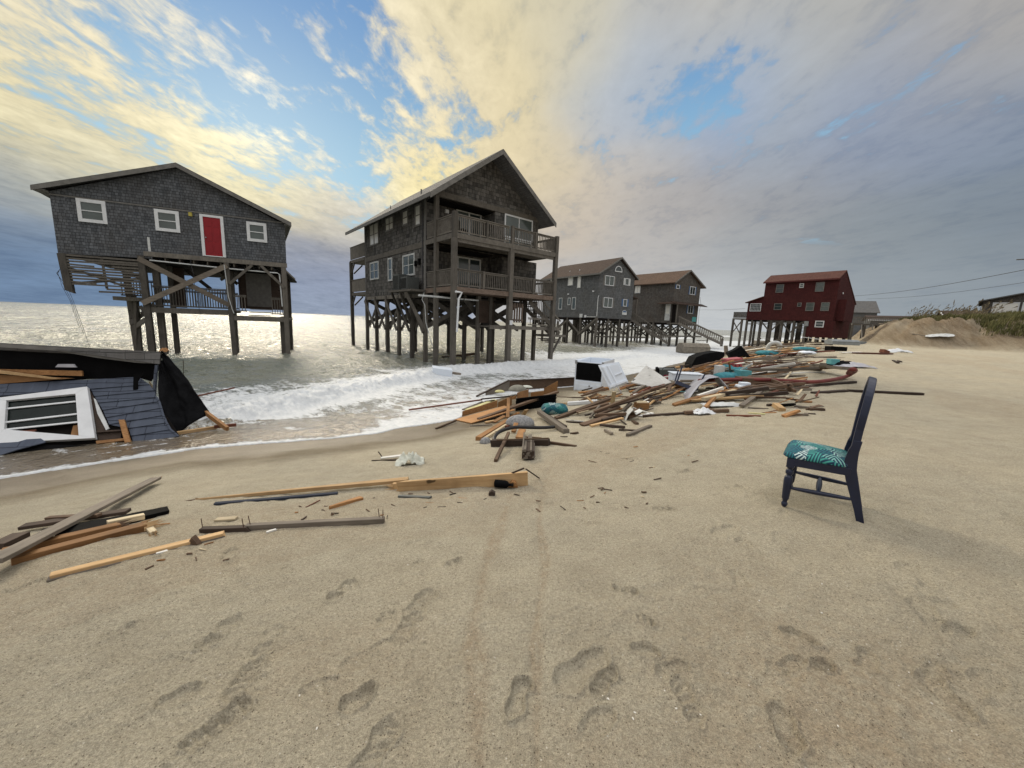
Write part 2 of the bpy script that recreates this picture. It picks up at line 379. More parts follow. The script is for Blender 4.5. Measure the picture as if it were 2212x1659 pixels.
# ------------------------------------------------------------------ terrain
SEA = -1.2
SHORE = np.array([(-400, -420), (-150, -165), (-60, -62), (-28, -18), (-18, -6), (-12, 0), (-9, 3), (-7.4, 4.6), (-6.9, 5.2), (-6.1, 6.0), (-5.5, 6.55), (-4.6, 6.95), (-3.6, 7.4), (-2.75, 7.9), (-2.3, 8.35), (-1.9, 8.7), (-1.35, 9.3), (-.9, 10.4), (-.4, 11.9), (.6, 13.4), (2.3, 15.0), (7.6, 21.5), (13.2, 29.0), (28, 49), (50, 78), (75, 108), (200, 262), (1500, 1900), (6000, 7500)], float)
def seg_dist(X, Y, poly):
    """signed distance to a polyline, positive on its right-hand side (inland)"""
    best = np.full(X.shape, 1e18); sgn = np.ones(X.shape)
    for i in range(len(poly) - 1):
        ax, ay = poly[i]; bx, by = poly[i + 1]; dx, dy = bx - ax, by - ay; L2 = dx * dx + dy * dy
        t = np.clip(((X - ax) * dx + (Y - ay) * dy) / L2, 0, 1)
        qx = X - (ax + t * dx); qy = Y - (ay + t * dy); d2 = qx * qx + qy * qy
        cr = dx * (Y - ay) - dy * (X - ax)
        u = d2 < best; best = np.where(u, d2, best); sgn = np.where(u, np.where(cr < 0, 1.0, -1.0), sgn)
    return np.sqrt(best) * sgn
def vnoise(X, Y, seed=0):
    xi = np.floor(X).astype(np.int64); yi = np.floor(Y).astype(np.int64); fx = X - xi; fy = Y - yi
    fx = fx * fx * (3 - 2 * fx); fy = fy * fy * (3 - 2 * fy)
    def h(a, b):
        n = (a * 374761393 + b * 668265263 + seed * 1442695) & 0xffffffff
        n = ((n ^ (n >> 13)) * 1274126177) & 0xffffffff
        return ((n ^ (n >> 16)) & 0xffff) / 65535.0
    return (h(xi, yi) * (1 - fx) + h(xi + 1, yi) * fx) * (1 - fy) + (h(xi, yi + 1) * (1 - fx) + h(xi + 1, yi + 1) * fx) * fy
def fbm(X, Y, o=4, seed=0, g=.5):
    s = 0; a = 1.0; t = 0.0
    for k in range(o):
        s = s + a * vnoise(X * 2 ** k + 13.1 * k, Y * 2 ** k + 7.7 * k, seed + k); t += a; a *= g
    return s / t
DUNE = np.array([(140, 165), (77, 90), (53.5, 60.8), (46.2, 52.3), (40.4, 44.2), (39.4, 41.6), (40.3, 38.9), (42.9, 36.0), (45.3, 32.9), (50, 28), (60, 15), (75, -30), (90, -200), (90, -2000)], float)
def sstep(a, b, x):
    t = np.clip((x - a) / (b - a), 0, 1); return t * t * (3 - 2 * t)
PRS = np.array([-60, -25, -8, -3, 0, 1.5, 3, 5, 7, 9, 20, 60, 200, 5000], float)
PRZ = np.array([-9, -4.5, -1.75, -1.22, -1.0, -.76, -.5, -.12, .13, .19, .30, .40, .5, .6], float)
def ground(X, Y, detail=True):
    X = np.asarray(X, float); Y = np.asarray(Y, float)
    s = seg_dist(X, Y, SHORE); z = np.interp(s, PRS, PRZ)
    z = z + np.where(s > 1, 1, 0) * (fbm(X * .35, Y * .35, 3, 5) - .5) * .10 * sstep(1, 6, s)
    z = z + (fbm(X * .13, Y * .13, 2, 9) - .5) * .25 * sstep(10, 30, s)
    d = seg_dist(X, Y, DUNE[::-1])
    dn = d + (fbm(X * .22, Y * .22, 3, 21) - .5) * 2.2
    rill = np.abs(fbm(X * .5 + Y * .2, Y * .5 - X * .2, 4, 31) - .5) * 2
    scarp = sstep(-.2, 3.6, dn) * 3.15 + sstep(6, 15, dn) * .35
    top = (fbm(X * .1, Y * .1, 3, 41) - .5) * 2.0 * sstep(5, 16, dn)
    z = z + np.where(dn > 0, scarp + top - rill * 1.5 * sstep(0, 3, dn) * (1 - sstep(8, 12, dn)), 0) * (1 - .35 * sstep(25, 60, dn))
    z = z + sstep(-6, 0, dn) * .35 * fbm(X * .4, Y * .4, 3, 51)
    return z
def gz(x, y): return float(ground(np.array([x]), np.array([y]))[0])
def at(x, y, lift=0.0):
    """the point of the beach (plus lift) that a picture position shows"""
    d = ray(x, y); ts = 1.0 * 1.012 ** np.arange(420); P = CAM[None, :] + d[None, :] * ts[:, None]
    f = P[:, 2] - ground(P[:, 0], P[:, 1]) - lift
    i = int(np.argmax(f < 0)); 
    if f[i] >= 0: i = len(ts) - 1
    a, b = ts[max(i - 1, 0)], ts[i]
    for _ in range(18):
        m = (a + b) / 2; p = CAM + d * m
        if p[2] - gz(p[0], p[1]) - lift < 0: b = m
        else: a = m
    return CAM + d * b
def atz(x, y, z):
    d = ray(x, y); return CAM + d * ((z - CZ) / d[2])
CR = {'c1': (100, 600, 1100 / 2147), 'c2': (1340, 560, 960 / 2212), 'c3': (1340, 1050, 960 / 2212), 'c4': (2100, 950, 750 / 2212), 'c5': (2800, 1000, 800 / 2212), 'c6': (3300, 1000, 732 / 2212),
      'd1': (0, 1300, 950 / 2212), 'd2': (1600, 1350, 1100 / 2212), 'd3': (2400, 1280, 1200 / 2212), 'd4': (0, 1750, 1600 / 2212), 'd5': (2950, 1400, 650 / 1540), 'd6': (700, 1650, 1600 / 2212),
      'e3': (0, 1950, 2016 / 2212), 'e4': (2016, 1950, 2016 / 2212), 'e5': (0, 1150, 1400 / 2212), 'e6': (2650, 1300, 850 / 2212), 'e7': (1650, 1380, 600 / 2212), 'e8': (2150, 1380, 600 / 2212), 'p': (0, 0, 4032 / 2212)}
def cv(c, x, y):
    a, b, k = CR[c]; return (a + x * k) * 2212 / 4032, (b + y * k) * 2212 / 4032

# footprints: crop, x, y, length, heading in the picture (deg), depth, tread
PRINTS = [('e3', 990, 250, .28, 70, .020, 0), ('e3', 990, 310, .30, 80, .010, 1), ('e3', 1240, 330, .30, 75, .008, 1), ('e3', 1480, 415, .30, 38, .016, 1), ('e3', 1440, 440, .12, 20, .020, 0),
 ('e3', 500, 595, .18, 25, .016, 0), ('e3', 1670, 530, .20, 60, .012, 1), ('e3', 950, 590, .32, 40, .016, 1), ('e3', 880, 650, .28, 35, .012, 1), ('e3', 1060, 790, .32, 55, .016, 1), ('e3', 1100, 840, .2, 60, .010, 1),
 ('e3', 770, 870, .20, 30, .018, 0), ('e3', 1540, 880, .20, 40, .024, 0), ('e3', 950, 990, .30, 35, .018, 1), ('e3', 880, 1040, .26, 38, .012, 1), ('e3', 1810, 285, .12, 20, .012, 0), ('e3', 1960, 285, .16, 20, .018, 1), ('e3', 80, 400, .28, 20, .018, 0),
 ('e3', 1800, 205, .16, 10, .008, 0), ('e3', 1370, 830, .2, 20, .010, 1), ('e3', 1820, 660, .15, 40, .006, 1), ('e3', 640, 285, .18, 15, .010, 0),
 ('e4', 490, 405, .18, -20, .030, 1), ('e4', 575, 545, .15, -25, .018, 1), ('e4', 580, 670, .18, -15, .024, 0), ('e4', 765, 890, .30, -60, .014, 1), ('e4', 985, 360, .24, -70, .014, 0), ('e4', 1000, 200, .20, -50, .014, 0),
 ('e4', 680, 60, .20, 5, .018, 1), ('e4', 1240, 610, .22, -20, .028, 0), ('e4', 1180, 740, .26, 15, .014, 1), ('e4', 1340, 735, .16, 10, .026, 1), ('e4', 1190, 1010, .26, -65, .026, 0), ('e4', 1870, 850, .30, -45, .022, 0),
 ('e4', 1820, 740, .16, -60, .016, 0), ('e4', 1930, 575, .16, -10, .020, 0), ('e4', 1870, 462, .16, -5, .016, 0), ('e4', 1700, 305, .16, -10, .014, 0), ('e4', 1250, 175, .14, -15, .010, 0), ('e4', 30, 870, .26, 70, .024, 0), ('e4', 1920, 195, .14, -15, .012, 0),
 ('e4', 1700, 35, .14, -5, .014, 0), ('e4', 1730, 90, .18, -10, .010, 0), ('e4', 105, 195, .12, 0, .010, 0), ('e4', 370, 980, .2, 30, .010, 0), ('e4', 830, 635, .22, -5, .008, 0), ('e4', 740, 275, .1, 0, .006, 1), ('e4', 1580, 320, .16, 0, .006, 0),
 ('p', 1440, 880, .2, 0, .02, 1), ('p', 1190, 1085, .16, 5, .014, 0), ('p', 1360, 992, .35, 5, .02, 1), ('p', 1480, 1018, .3, 10, .02, 1), ('p', 1590, 1052, .3, 5, .016, 1), ('p', 1430, 1098, .2, 0, .02, 1), ('p', 2080, 1020, .2, 0, .015, 0), ('p', 2130, 1068, .22, 0, .012, 0), ('p', 1330, 1090, .14, 0, .01, 0)]
_r = random.Random(77)
for _k in range(26): PRINTS.append(('p', _r.uniform(1180, 2200), _r.uniform(850, 1150) if _k % 3 else _r.uniform(1150, 1500), _r.uniform(.22, .42), _r.uniform(-80, 80), _r.uniform(.010, .022), _k % 2))
for _k in range(5): PRINTS.append(('p', _r.uniform(60, 1050), _r.uniform(1150, 1620), _r.uniform(.25, .42), _r.uniform(10, 70), _r.uniform(.008, .016), 1))
def footprints(X, Y, Z, tint):
    base = ground
    for (c, x, y, L, hd, dep, tr) in PRINTS:
        L *= .66; dep *= .75; px, py = cv(c, x, y); p = at(px, py); a = at(px + 6 * math.cos(R(hd)), py - 6 * math.sin(R(hd)))
        d = a[:2] - p[:2]; d = d / np.linalg.norm(d); w = L * .42 if L > .146 else L * .62
        m = (np.abs(X - p[0]) < .6) & (np.abs(Y - p[1]) < .6)
        if not m.any(): continue
        dx = X[m] - p[0]; dy = Y[m] - p[1]
        nx = (fbm(dx * 14 + x, dy * 14 + y, 2, 3) - .5) * .05
        u = dx * d[0] + dy * d[1] + nx; v = -dx * d[1] + dy * d[0] + nx * .7
        wid = w / 2 * (1 - .22 * np.cos(u / L * 9.0)) if L > .146 else w / 2
        q = np.sqrt((u / (L / 2)) ** 2 + (v / wid) ** 2)
        pit = -dep * .8 * (1 - sstep(.90, 1.04, q)) * (1 + .5 * (u / L))
        rim = dep * .6 * np.exp(-((q - 1.12) / .09) ** 2) * (.4 + 1.2 * fbm(dx * 30, dy * 30, 2, 8))
        z = pit + rim
        if tr: z = z + dep * .45 * np.sin(u * 170 + np.sin(v * 40)) * (1 - sstep(.7, 1.0, q)) + dep * .5 * (fbm(dx * 55, dy * 55, 3, 4) - .5) * (1 - sstep(.9, 1.3, q))
        Z[m] += z
def path_dist(X, Y, pts):
    best = np.full(X.shape, 1e9)
    for (a, b) in zip(pts[:-1], pts[1:]):
        d = np.array(b) - np.array(a); L2 = d @ d
        t = np.clip(((X - a[0]) * d[0] + (Y - a[1]) * d[1]) / L2, 0, 1)
        best = np.minimum(best, np.hypot(X - a[0] - t * d[0], Y - a[1] - t * d[1]))
    return best
def grid_mesh(name, azs, rs, wrap, zfun, mat):
    A, Rr = np.meshgrid(azs, rs); X = Rr * np.sin(A); Y = Rr * np.cos(A)
    Z, attrs = zfun(X, Y)
    nr, na = X.shape
    V = np.stack([X, Y, Z], -1).reshape(-1, 3)
    i, j = np.meshgrid(np.arange(nr - 1), np.arange(na if wrap else na - 1), indexing='ij'); j2 = (j + 1) % na
    F = np.stack([i * na + j, i * na + j2, (i + 1) * na + j2, (i + 1) * na + j], -1).reshape(-1, 4)
    F = F[:, ::-1]
    if wrap:
        V = np.vstack([V, [[0, 0, float(Z[0].mean())]]]); c = len(V) - 1
    me = bpy.data.meshes.new(name)
    loops = F.ravel(); nf = len(F); starts = np.arange(nf) * 4; tot = np.full(nf, 4)
    if wrap:
        tri = np.array([(c, (k + 1) % na, k) for k in range(na)]); loops = np.concatenate([loops, tri.ravel()])
        starts = np.concatenate([starts, nf * 4 + np.arange(na) * 3]); tot = np.concatenate([tot, np.full(na, 3)])
    me.vertices.add(len(V)); me.vertices.foreach_set('co', V.ravel())
    me.loops.add(len(loops)); me.loops.foreach_set('vertex_index', loops.astype(np.int32))
    me.polygons.add(len(starts)); me.polygons.foreach_set('loop_start', starts.astype(np.int32)); me.polygons.foreach_set('loop_total', tot.astype(np.int32))
    me.update(calc_edges=True); me.validate()
    me.polygons.foreach_set('use_smooth', np.ones(len(me.polygons), bool))
    for k, a in attrs.items():
        at_ = me.attributes.new(k, 'FLOAT', 'POINT'); a = a.ravel()
        if wrap: a = np.append(a, a[0])
        at_.data.foreach_set('value', a.astype(np.float32))
    o = bpy.data.objects.new(name, me); col.objects.link(o); me.materials.append(mat); return o

def sand_material():
    m, t, out = newmat('sand')
    o = t.node('ShaderNodeTexCoord', out=3)
    g = t.node('ShaderNodeNewGeometry', out=0)
    wet = t.node('ShaderNodeAttribute', out=2, attribute_name='wet')
    tint = t.node('ShaderNodeAttribute', out=2, attribute_name='tint')
    big = t.noise(o, .55, 5, .6); med = t.noise(o, 4.0, 6, .65); grain = t.noise(o, 260, 3, .8); gr2 = t.noise(o, 75, 4, .75)
    c = t.mix(t.mr(med, .3, .7), (.400, .352, .262, 1), (.492, .440, .332, 1))
    c = t.mix(t.mr(big, .35, .7), c, t.v('MULTIPLY', c, (.90, .92, .95)))
    tn = t.m('MULTIPLY', tint, t.mr(t.noise(o, 18, 5, .7), .3, .62))
    c = t.mix(t.m('MULTIPLY', tn, .62), c, (.31, .225, .145, 1))
    c = t.v('SCALE', c, scale=t.mr(grain, .3, .7, .55, 1.42))
    c = t.v('SCALE', c, scale=t.mr(gr2, .3, .7, .70, 1.27))
    # dark and pale shell grit
    v = t.node('ShaderNodeTexVoronoi', {'Vector': o, 'Scale': 95.0}, None)
    sp = t.m('MULTIPLY', t.m('LESS_THAN', v.outputs[0], .24), t.m('GREATER_THAN', t.node('ShaderNodeSeparateColor', {0: v.outputs[1]}, 0), .72))
    c = t.mix(t.m('MULTIPLY', sp, .75), c, (.09, .065, .045, 1))
    v2 = t.node('ShaderNodeTexVoronoi', {'Vector': o, 'Scale': 55.0}, None)
    sp2 = t.m('MULTIPLY', t.m('LESS_THAN', v2.outputs[0], .16), t.m('GREATER_THAN', t.node('ShaderNodeSeparateColor', {0: v2.outputs[1]}, 1), .93))
    c = t.mix(sp2, c, (.62, .58, .50, 1))
    scp = t.node('ShaderNodeAttribute', out=2, attribute_name='scarp'); sx, sy, sz = t.sep(o)
    lat = t.m('ADD', t.m('MULTIPLY', sx, 1.5), t.m('MULTIPLY', sy, -1.3)); strk = t.noise(t.comb(t.m('ADD', lat, t.m('MULTIPLY', sz, 1.6)), t.m('MULTIPLY', sz, .9), 0.0), .6, 7, .74)
    c = t.mix(t.m('MULTIPLY', scp, t.mr(strk, .36, .64, .25, .90)), c, t.v('MULTIPLY', c, (.50, .45, .40)))
    wetn = t.m('MULTIPLY', wet, t.mr(t.noise(o, 1.5, 4), .2, .6, .75, 1.0), clamp=True)
    c = t.mix(wetn, c, t.v('MULTIPLY', c, (.27, .23, .185)))
    h = t.m('ADD', t.m('MULTIPLY', grain, .35), t.m('ADD', t.m('MULTIPLY', gr2, .8), t.m('MULTIPLY', med, 2.2)))
    pk = t.noise(o, 22, 6, .7); h = t.m('ADD', h, t.m('MULTIPLY', pk, 1.8)); h = t.m('ADD', h, t.m('MULTIPLY', scp, t.m('MULTIPLY', strk, 26.0)))
    gloss = t.mr(wet, .72, 1.0, 0, 1, True)
    r = t.mr(gloss, 0, 1, .92, .42)
    pbsdf(t, out, c, r, bump(t, h, t.mr(wet, .3, 1, 1.0, .45), .018), spec=t.mr(gloss, 0, 1, .08, .30))
    return m
def streaks():
    a = [at(*q)[:2] for q in [(1035, 1658), (1030, 1500), (1020, 1350), (1050, 1220), (1085, 1120), (1110, 1050), (1120, 1000)]]
    b = [at(*q)[:2] for q in [(1160, 1658), (1160, 1500), (1158, 1350), (1180, 1220), (1165, 1130), (1170, 1060), (1200, 990)]]
    return a, b
def do_ground(X, Y):
    Z = ground(X, Y)
    s = seg_dist(X, Y, SHORE); r = np.hypot(X, Y)
    near = r < 22
    # wind-pocked crust of the nearer beach
    f = np.zeros_like(Z)
    f[near] = (fbm(X[near] * 3.2, Y[near] * 3.2, 5, 61) - .5) * .034 + (np.abs(fbm(X[near] * 2.1, Y[near] * 6.0, 4, 71) - .5)) * -.010 + (fbm(X[near] * 16, Y[near] * 16, 4, 75) - .5) * .016 * (.4 + 1.2 * sstep(.4, .6, fbm(X[near] * .7, Y[near] * .7, 2, 79)))
    far_ = (r > 9) & (r < 75); f[far_] += (fbm(X[far_] * .9, Y[far_] * .9, 5, 63, .6) - .5) * .13 * sstep(9, 20, r[far_])
    Z = Z + f * sstep(.8, 3.0, s)
    # trampled, crusted band under and right of the boards; little scarps drawn by the run-up
    m = near & (s > 3)
    q = fbm(X[m] * .9, Y[m] * .9, 3, 91)
    Z[m] += -.010 * sstep(.52, .60, q) * (fbm(X[m] * 9, Y[m] * 9, 3, 93))
    footprints(X, Y, Z, None)
    a, b = streaks(); tint = np.zeros_like(Z)
    da = np.full(X.shape, 9.0); n2 = near & (r < 9)
    w = fbm(X[n2] * 3, Y[n2] * 3, 3, 17) * .10 - .05
    d1 = np.abs(path_dist(X[n2], Y[n2], a) + w); d2 = np.abs(path_dist(X[n2], Y[n2], b) + w * .6)
    tt = np.maximum(np.exp(-(d1 / .032) ** 2), .9 * np.exp(-(d2 / .018) ** 2))
    Z[n2] += -.006 * np.exp(-(d2 / .02) ** 2) - .003 * np.exp(-(d1 / .03) ** 2)
    wide = np.exp(-(((X[n2] - 1.25) ** 2 + (Y[n2] - 1.15) ** 2) / .45)) * .8 + .35 * sstep(.5, .65, fbm(X[n2] * .8 + 3, Y[n2] * .8, 3, 19)) * sstep(2.6, 1.4, Y[n2])
    tint[n2] = np.clip(np.maximum(tt * .85, wide), 0, 1)
    # warm rusty bands parallel to the waterline, and around the far debris
    band = sstep(.56, .7, fbm(s * .8 + 40, (X + Y) * .12, 3, 23)) * sstep(2.5, 5, s) * .45
    tint = np.maximum(tint, np.where(r > 2.5, band, 0))
    dfd = seg_dist(X, Y, DUNE[::-1]) + (fbm(X * .22, Y * .22, 3, 21) - .5) * 2.2
    stk = fbm(X * 1.6 + Y * .9, Y * .35 - X * .35, 4, 81)
    tint = np.maximum(tint, sstep(-.5, 1.5, dfd) * (1 - sstep(4, 7, dfd)) * (.55 + .9 * sstep(.42, .62, stk)))
    Z = Z + (stk - .5) * .55 * sstep(.3, 2, dfd) * (1 - sstep(4, 7, dfd))
    wet = sstep(2.5, 1.2, s + (fbm(X * .6, Y * .6, 3, 77) - .5) * 1.4)
    return Z, {'wet': wet, 'tint': tint, 'scarp': sstep(-.6, .8, dfd) * (1 - sstep(4, 8, dfd)) * (r < 150)}
azs = np.concatenate([np.radians(np.arange(-74, 74.01, .19)), np.radians(np.arange(78, 286, 6))])
rs = [.35]
while rs[-1] < 9: rs.append(rs[-1] * 1.0048)
while rs[-1] < 130: rs.append(rs[-1] * 1.011)
while rs[-1] < 9000: rs.append(rs[-1] * 1.09)
sand = grid_mesh('sand_beach', azs, np.array(rs), True, do_ground, sand_material())
tag(sand, kind='structure')

# ------------------------------------------------------------------ sea
BORE = np.array([(-30, -13), (-14, 1), (-9.5, 6.3), (-7.6, 8.7), (-7.0, 9.6), (-6.5, 10.6), (-5.9, 12.4), (-4.9, 14.6), (-3.8, 17.6), (-2.8, 19.4), (-.6, 20.9), (2.8, 24.2), (9.4, 32), (15.9, 39.5), (30, 57), (50, 84)], float)
BRK = np.array([(20, 70), (45, 108), (70, 145), (110, 190)], float)
def do_sea(X, Y):
    s = seg_dist(X, Y, SHORE); r = np.hypot(X, Y)
    g = ground(X, Y)
    off = np.clip(-s, 0, 400)
    amp = sstep(.5, 16, off) * .15 + .018
    # swell runs towards the beach
    wv = (np.sin((s * .55 + fbm(X * .05, Y * .05, 2, 3) * 9)) * .6 + np.sin(s * .21 + fbm(X * .02, Y * .02, 2, 5) * 9) * 1.2 * sstep(20, 60, off))
    lodn = 1 - sstep(60, 200, r)
    ch = np.zeros_like(X); n = r < 260
    c1_ = np.abs(fbm(X[n] * .55, Y[n] * .55, 5, 7, .62) - .5) * 2; c2_ = np.abs(fbm(X[n] * 1.3 + 5, Y[n] * .8, 4, 9, .6) - .5) * 2
    ch[n] = (.5 - c1_) * .9 + (.5 - c2_) * .45
    Z = SEA + amp * (wv * .8 + ch * (.35 + 1.0 * lodn))
    # the bore rolling up the beach
    bd = seg_dist(X, Y, BORE)
    wob = (fbm(X * .35, Y * .35, 3, 33) - .5) * 1.4; bdw = bd + wob
    along = fbm(X * .12 + 4, Y * .12, 2, 37); hgt = .27 * (.6 + .8 * along) * sstep(-8.6, -6.6, X) * sstep(-34, -12, -np.hypot(X + 3, Y - 14))
    prof = np.where(bdw < 0, np.exp(-(bdw / 1.7) ** 2), np.exp(-(bdw / .42) ** 2))
    rag = (fbm(X * 2.6, Y * 2.6, 6, 35, .7) - .5)
    Z = Z + hgt * prof + rag * .42 * prof * (.4 + along)
    # thin swash running up over the sand
    film = g + .012 + (fbm(X * 2.2, Y * 2.2, 4, 39) - .5) * .020
    edge = s + (fbm(X * .8, Y * .8, 3, 43) - .5) * .5
    lip = .010 * np.exp(-((edge + .07) / .05) ** 2)
    zs = np.maximum(Z, film + lip)
    Z = np.where(edge > -.01, g - .12 - edge * .05, zs)
    # foam
    sw = sstep(-13, -2.0, s + wob) * 1.0
    foam = sw * (.50 + .16 * sstep(-5.5, -3.5, X)) + .40 * sstep(-1.6, -.2, s) * sstep(-3.6, -2.4, X) + np.exp(-((edge + .08) / .07) ** 2) * .9
    foam = foam * np.where(s > -1.6, .75 + .5 * fbm(X * 1.2, Y * 1.2, 2, 47), 1)
    front = np.where(bdw > -.7, np.exp(-((bdw - .35) / .75) ** 2), 0) * sstep(.14, .34, hgt + .12) 
    foam = foam + front * .72 + .50 * sstep(-7, -.3, bdw) * (bdw < .3)
    foam = foam + .42 * sstep(.35, .75, fbm(X * .10, Y * .10, 3, 49)) * sstep(26, 34, r) * sstep(60, 5, off) * (X > 0)
    # right part, between the far houses and the beach, is a broad white wash
    wash = sstep(-26, -4, s) * sstep(14, 24, Y) * (X > 1)
    foam = foam + wash * .22
    bk = np.abs(seg_dist(X, Y, BRK) + (fbm(X * .05, Y * .05, 2, 53) - .5) * 10)
    foam = foam + np.exp(-(bk / 2.2) ** 2) * (r > 60)
    wl = (fbm(X * .9, Y * .9, 3, 57) - .5) * .7
    for k_, off_ in enumerate((.75, 1.35, 2.1)): foam = foam + np.exp(-((s + off_ + wl * (1 + .4 * k_)) / .045) ** 2) * .95 * sstep(-3.6, -4.6, X) * (fbm(X * 1.4, Y * 1.4, 2, 59 + k_) > .42)
    calm = np.where((X < -3.0) & (s > -2.6), 1, 0) * sstep(-2.5, -4.5, X)     # dark sheet of backwash by the wreck
    foam = foam * (1 - .62 * calm * (edge < -.3))
    shal = sstep(-5, -.8, s)
    return Z, {'foam': np.clip(foam, 0, 1.6), 'shallow': shal, 'body': .8 * sstep(-60, -8, s) * (1 - sstep(16, 62, r)) * (.6 + .8 * fbm(X * .25, Y * .25, 3, 65)), 'edge': np.clip(edge + 1, 0, 1)}
def sea_material():
    m, t, out = newmat('sea_water')
    o = t.node('ShaderNodeTexCoord', out=3)
    foam = t.node('ShaderNodeAttribute', out=2, attribute_name='foam'); sh = t.node('ShaderNodeAttribute', out=2, attribute_name='shallow')
    # foam lace: stretched cells and threads running parallel to the shore
    ang = R(-50)
    rot = t.node('ShaderNodeMapping', {'Vector': o, 'Rotation': (0, 0, ang)})
    st = t.v('MULTIPLY', rot, (1.0, .45, 1.0))
    w = t.v('SCALE', t.v('SUBTRACT', t.noise(st, 1.3, 4, .6, out=1), (.5, .5, .5)), scale=.9)
    n1 = t.noise(t.v('ADD', st, w), 2.2, 9, .72, .3); n2 = t.noise(st, 9.0, 6, .7)
    ridg = t.m('SUBTRACT', 1.0, t.m('MULTIPLY', t.m('ABSOLUTE', t.m('SUBTRACT', t.noise(t.v('ADD', st, w), 3.3, 5, .6), .5)), 7.0), clamp=True)
    f = t.m('ADD', t.m('MULTIPLY', n1, .75), t.m('ADD', t.m('MULTIPLY', n2, .25), t.m('MULTIPLY', ridg, .10)))
    th = t.mr(foam, 0, 1.1, .80, .36)
    k = t.m('MULTIPLY_ADD', t.m('SUBTRACT', f, th), 7.0, .45, clamp=True)
    k = t.m('MULTIPLY', k, t.mr(foam, .02, .15))
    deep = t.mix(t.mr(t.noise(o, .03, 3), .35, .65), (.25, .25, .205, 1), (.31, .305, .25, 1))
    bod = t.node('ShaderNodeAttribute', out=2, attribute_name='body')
    deep = t.mix(bod, deep, (.085, .105, .090, 1))  # reflected sky painted in: far water stays pale, water near the viewer darker
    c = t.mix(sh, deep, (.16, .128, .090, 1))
    # ripples
    b1 = t.noise(t.v('MULTIPLY', rot, (1.0, .6, 1)), 2.6, 6, .62); b2 = t.noise(t.v('MULTIPLY', rot, (1, .5, 1)), .45, 5, .6)
    b3 = t.noise(t.v('MULTIPLY', rot, (1.0, .45, 1)), 8.5, 5, .65)
    h = t.m('ADD', t.m('ADD', t.m('MULTIPLY', b1, .20), t.m('MULTIPLY', b3, .050)), t.m('MULTIPLY', b2, t.mr(sh, 0, 1, 1.0, .05)))
    h = t.m('ADD', h, t.m('MULTIPLY', k, .05))
    bp = bump(t, h, t.mr(sh, 0, 1, 1.0, .55), 1.0)
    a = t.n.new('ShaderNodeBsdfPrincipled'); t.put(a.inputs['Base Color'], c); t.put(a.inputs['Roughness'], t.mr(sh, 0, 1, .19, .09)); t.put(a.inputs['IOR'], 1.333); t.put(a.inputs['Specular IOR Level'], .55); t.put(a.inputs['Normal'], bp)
    fb = bump(t, t.m('ADD', t.noise(o, 9, 6, .6), t.m('MULTIPLY', f, 2.0)), .55, .05)
    fc = t.mix(t.mr(n2, .3, .7), (.46, .49, .52, 1), (.70, .72, .73, 1))
    d = t.n.new('ShaderNodeBsdfPrincipled'); t.put(d.inputs['Base Color'], fc); t.put(d.inputs['Roughness'], .6); t.put(d.inputs['Normal'], fb); t.put(d.inputs['Specular IOR Level'], .3)
    mx = t.n.new('ShaderNodeMixShader'); t.put(mx.inputs[0], t.m('MULTIPLY', k, .93)); t.l.new(a.outputs[0], mx.inputs[1]); t.l.new(d.outputs[0], mx.inputs[2]); t.l.new(mx.outputs[0], out.inputs[0])
    return m
azs = np.radians(np.arange(-105, 56, .2)); rs = [4.0]
while rs[-1] < 60: rs.append(rs[-1] * 1.0048)
while rs[-1] < 400: rs.append(rs[-1] * 1.012)
while rs[-1] < 12000: rs.append(rs[-1] * 1.08)
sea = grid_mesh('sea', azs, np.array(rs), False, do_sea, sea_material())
tag(sea, kind='structure')

# ------------------------------------------------------------------ house parts
def fbox(mb, face, pos, a0, a1, z0, z1, d0, d1):
    """box on a wall: face F looks to -y, B to +y, L to -x, R to +x; pos = wall plane, d = outward distance"""
    if face == 'F': mb.box(a0, pos - d1, z0, a1, pos - d0, z1)
    elif face == 'B': mb.box(a0, pos + d0, z0, a1, pos + d1, z1)
    elif face == 'L': mb.box(pos - d1, a0, z0, pos - d0, a1, z1)
    else: mb.box(pos + d0, a0, z0, pos + d1, a1, z1)
    return mb
def window(H, face, pos, a0, a1, z0, z1, cas=.09, mull=0, rail=True, frame='white', glass='glass', label=None, grid=0):
    if a1 < a0: a0, a1 = a1, a0
    f = MB()
    fbox(f, face, pos, a0, a0 + cas, z0, z1, .002, .05); fbox(f, face, pos, a1 - cas, a1, z0, z1, .002, .05)
    fbox(f, face, pos, a0 + cas, a1 - cas, z1 - cas, z1, .002, .05); fbox(f, face, pos, a0 + cas, a1 - cas, z0, z0 + cas, .002, .06)
    A0, A1, Z0, Z1 = a0 + cas, a1 - cas, z0 + cas, z1 - cas
    for k in range(mull):
        x = A0 + (A1 - A0) * (k + 1) / (mull + 1); fbox(f, face, pos, x - .03, x + .03, Z0, Z1, .002, .046)
    if rail: fbox(f, face, pos, A0, A1, (Z0 + Z1) / 2 - .02, (Z0 + Z1) / 2 + .02, .002, .042)
    if grid:
        for k in range(1, grid): x = A0 + (A1 - A0) * k / grid; fbox(f, face, pos, x - .012, x + .012, Z0, Z1, .004, .036)
        for k in range(1, 4): z = Z0 + (Z1 - Z0) * k / 4; fbox(f, face, pos, A0, A1, z - .012, z + .012, .004, .0345)
    w = f.build('window', frame, H, bevel=0)
    if label: w['label'] = label
    g = fbox(MB(), face, pos, A0 - .01, A1 + .01, Z0 - .01, Z1 + .01, .001, .015).build('pane', glass, w)
    return w
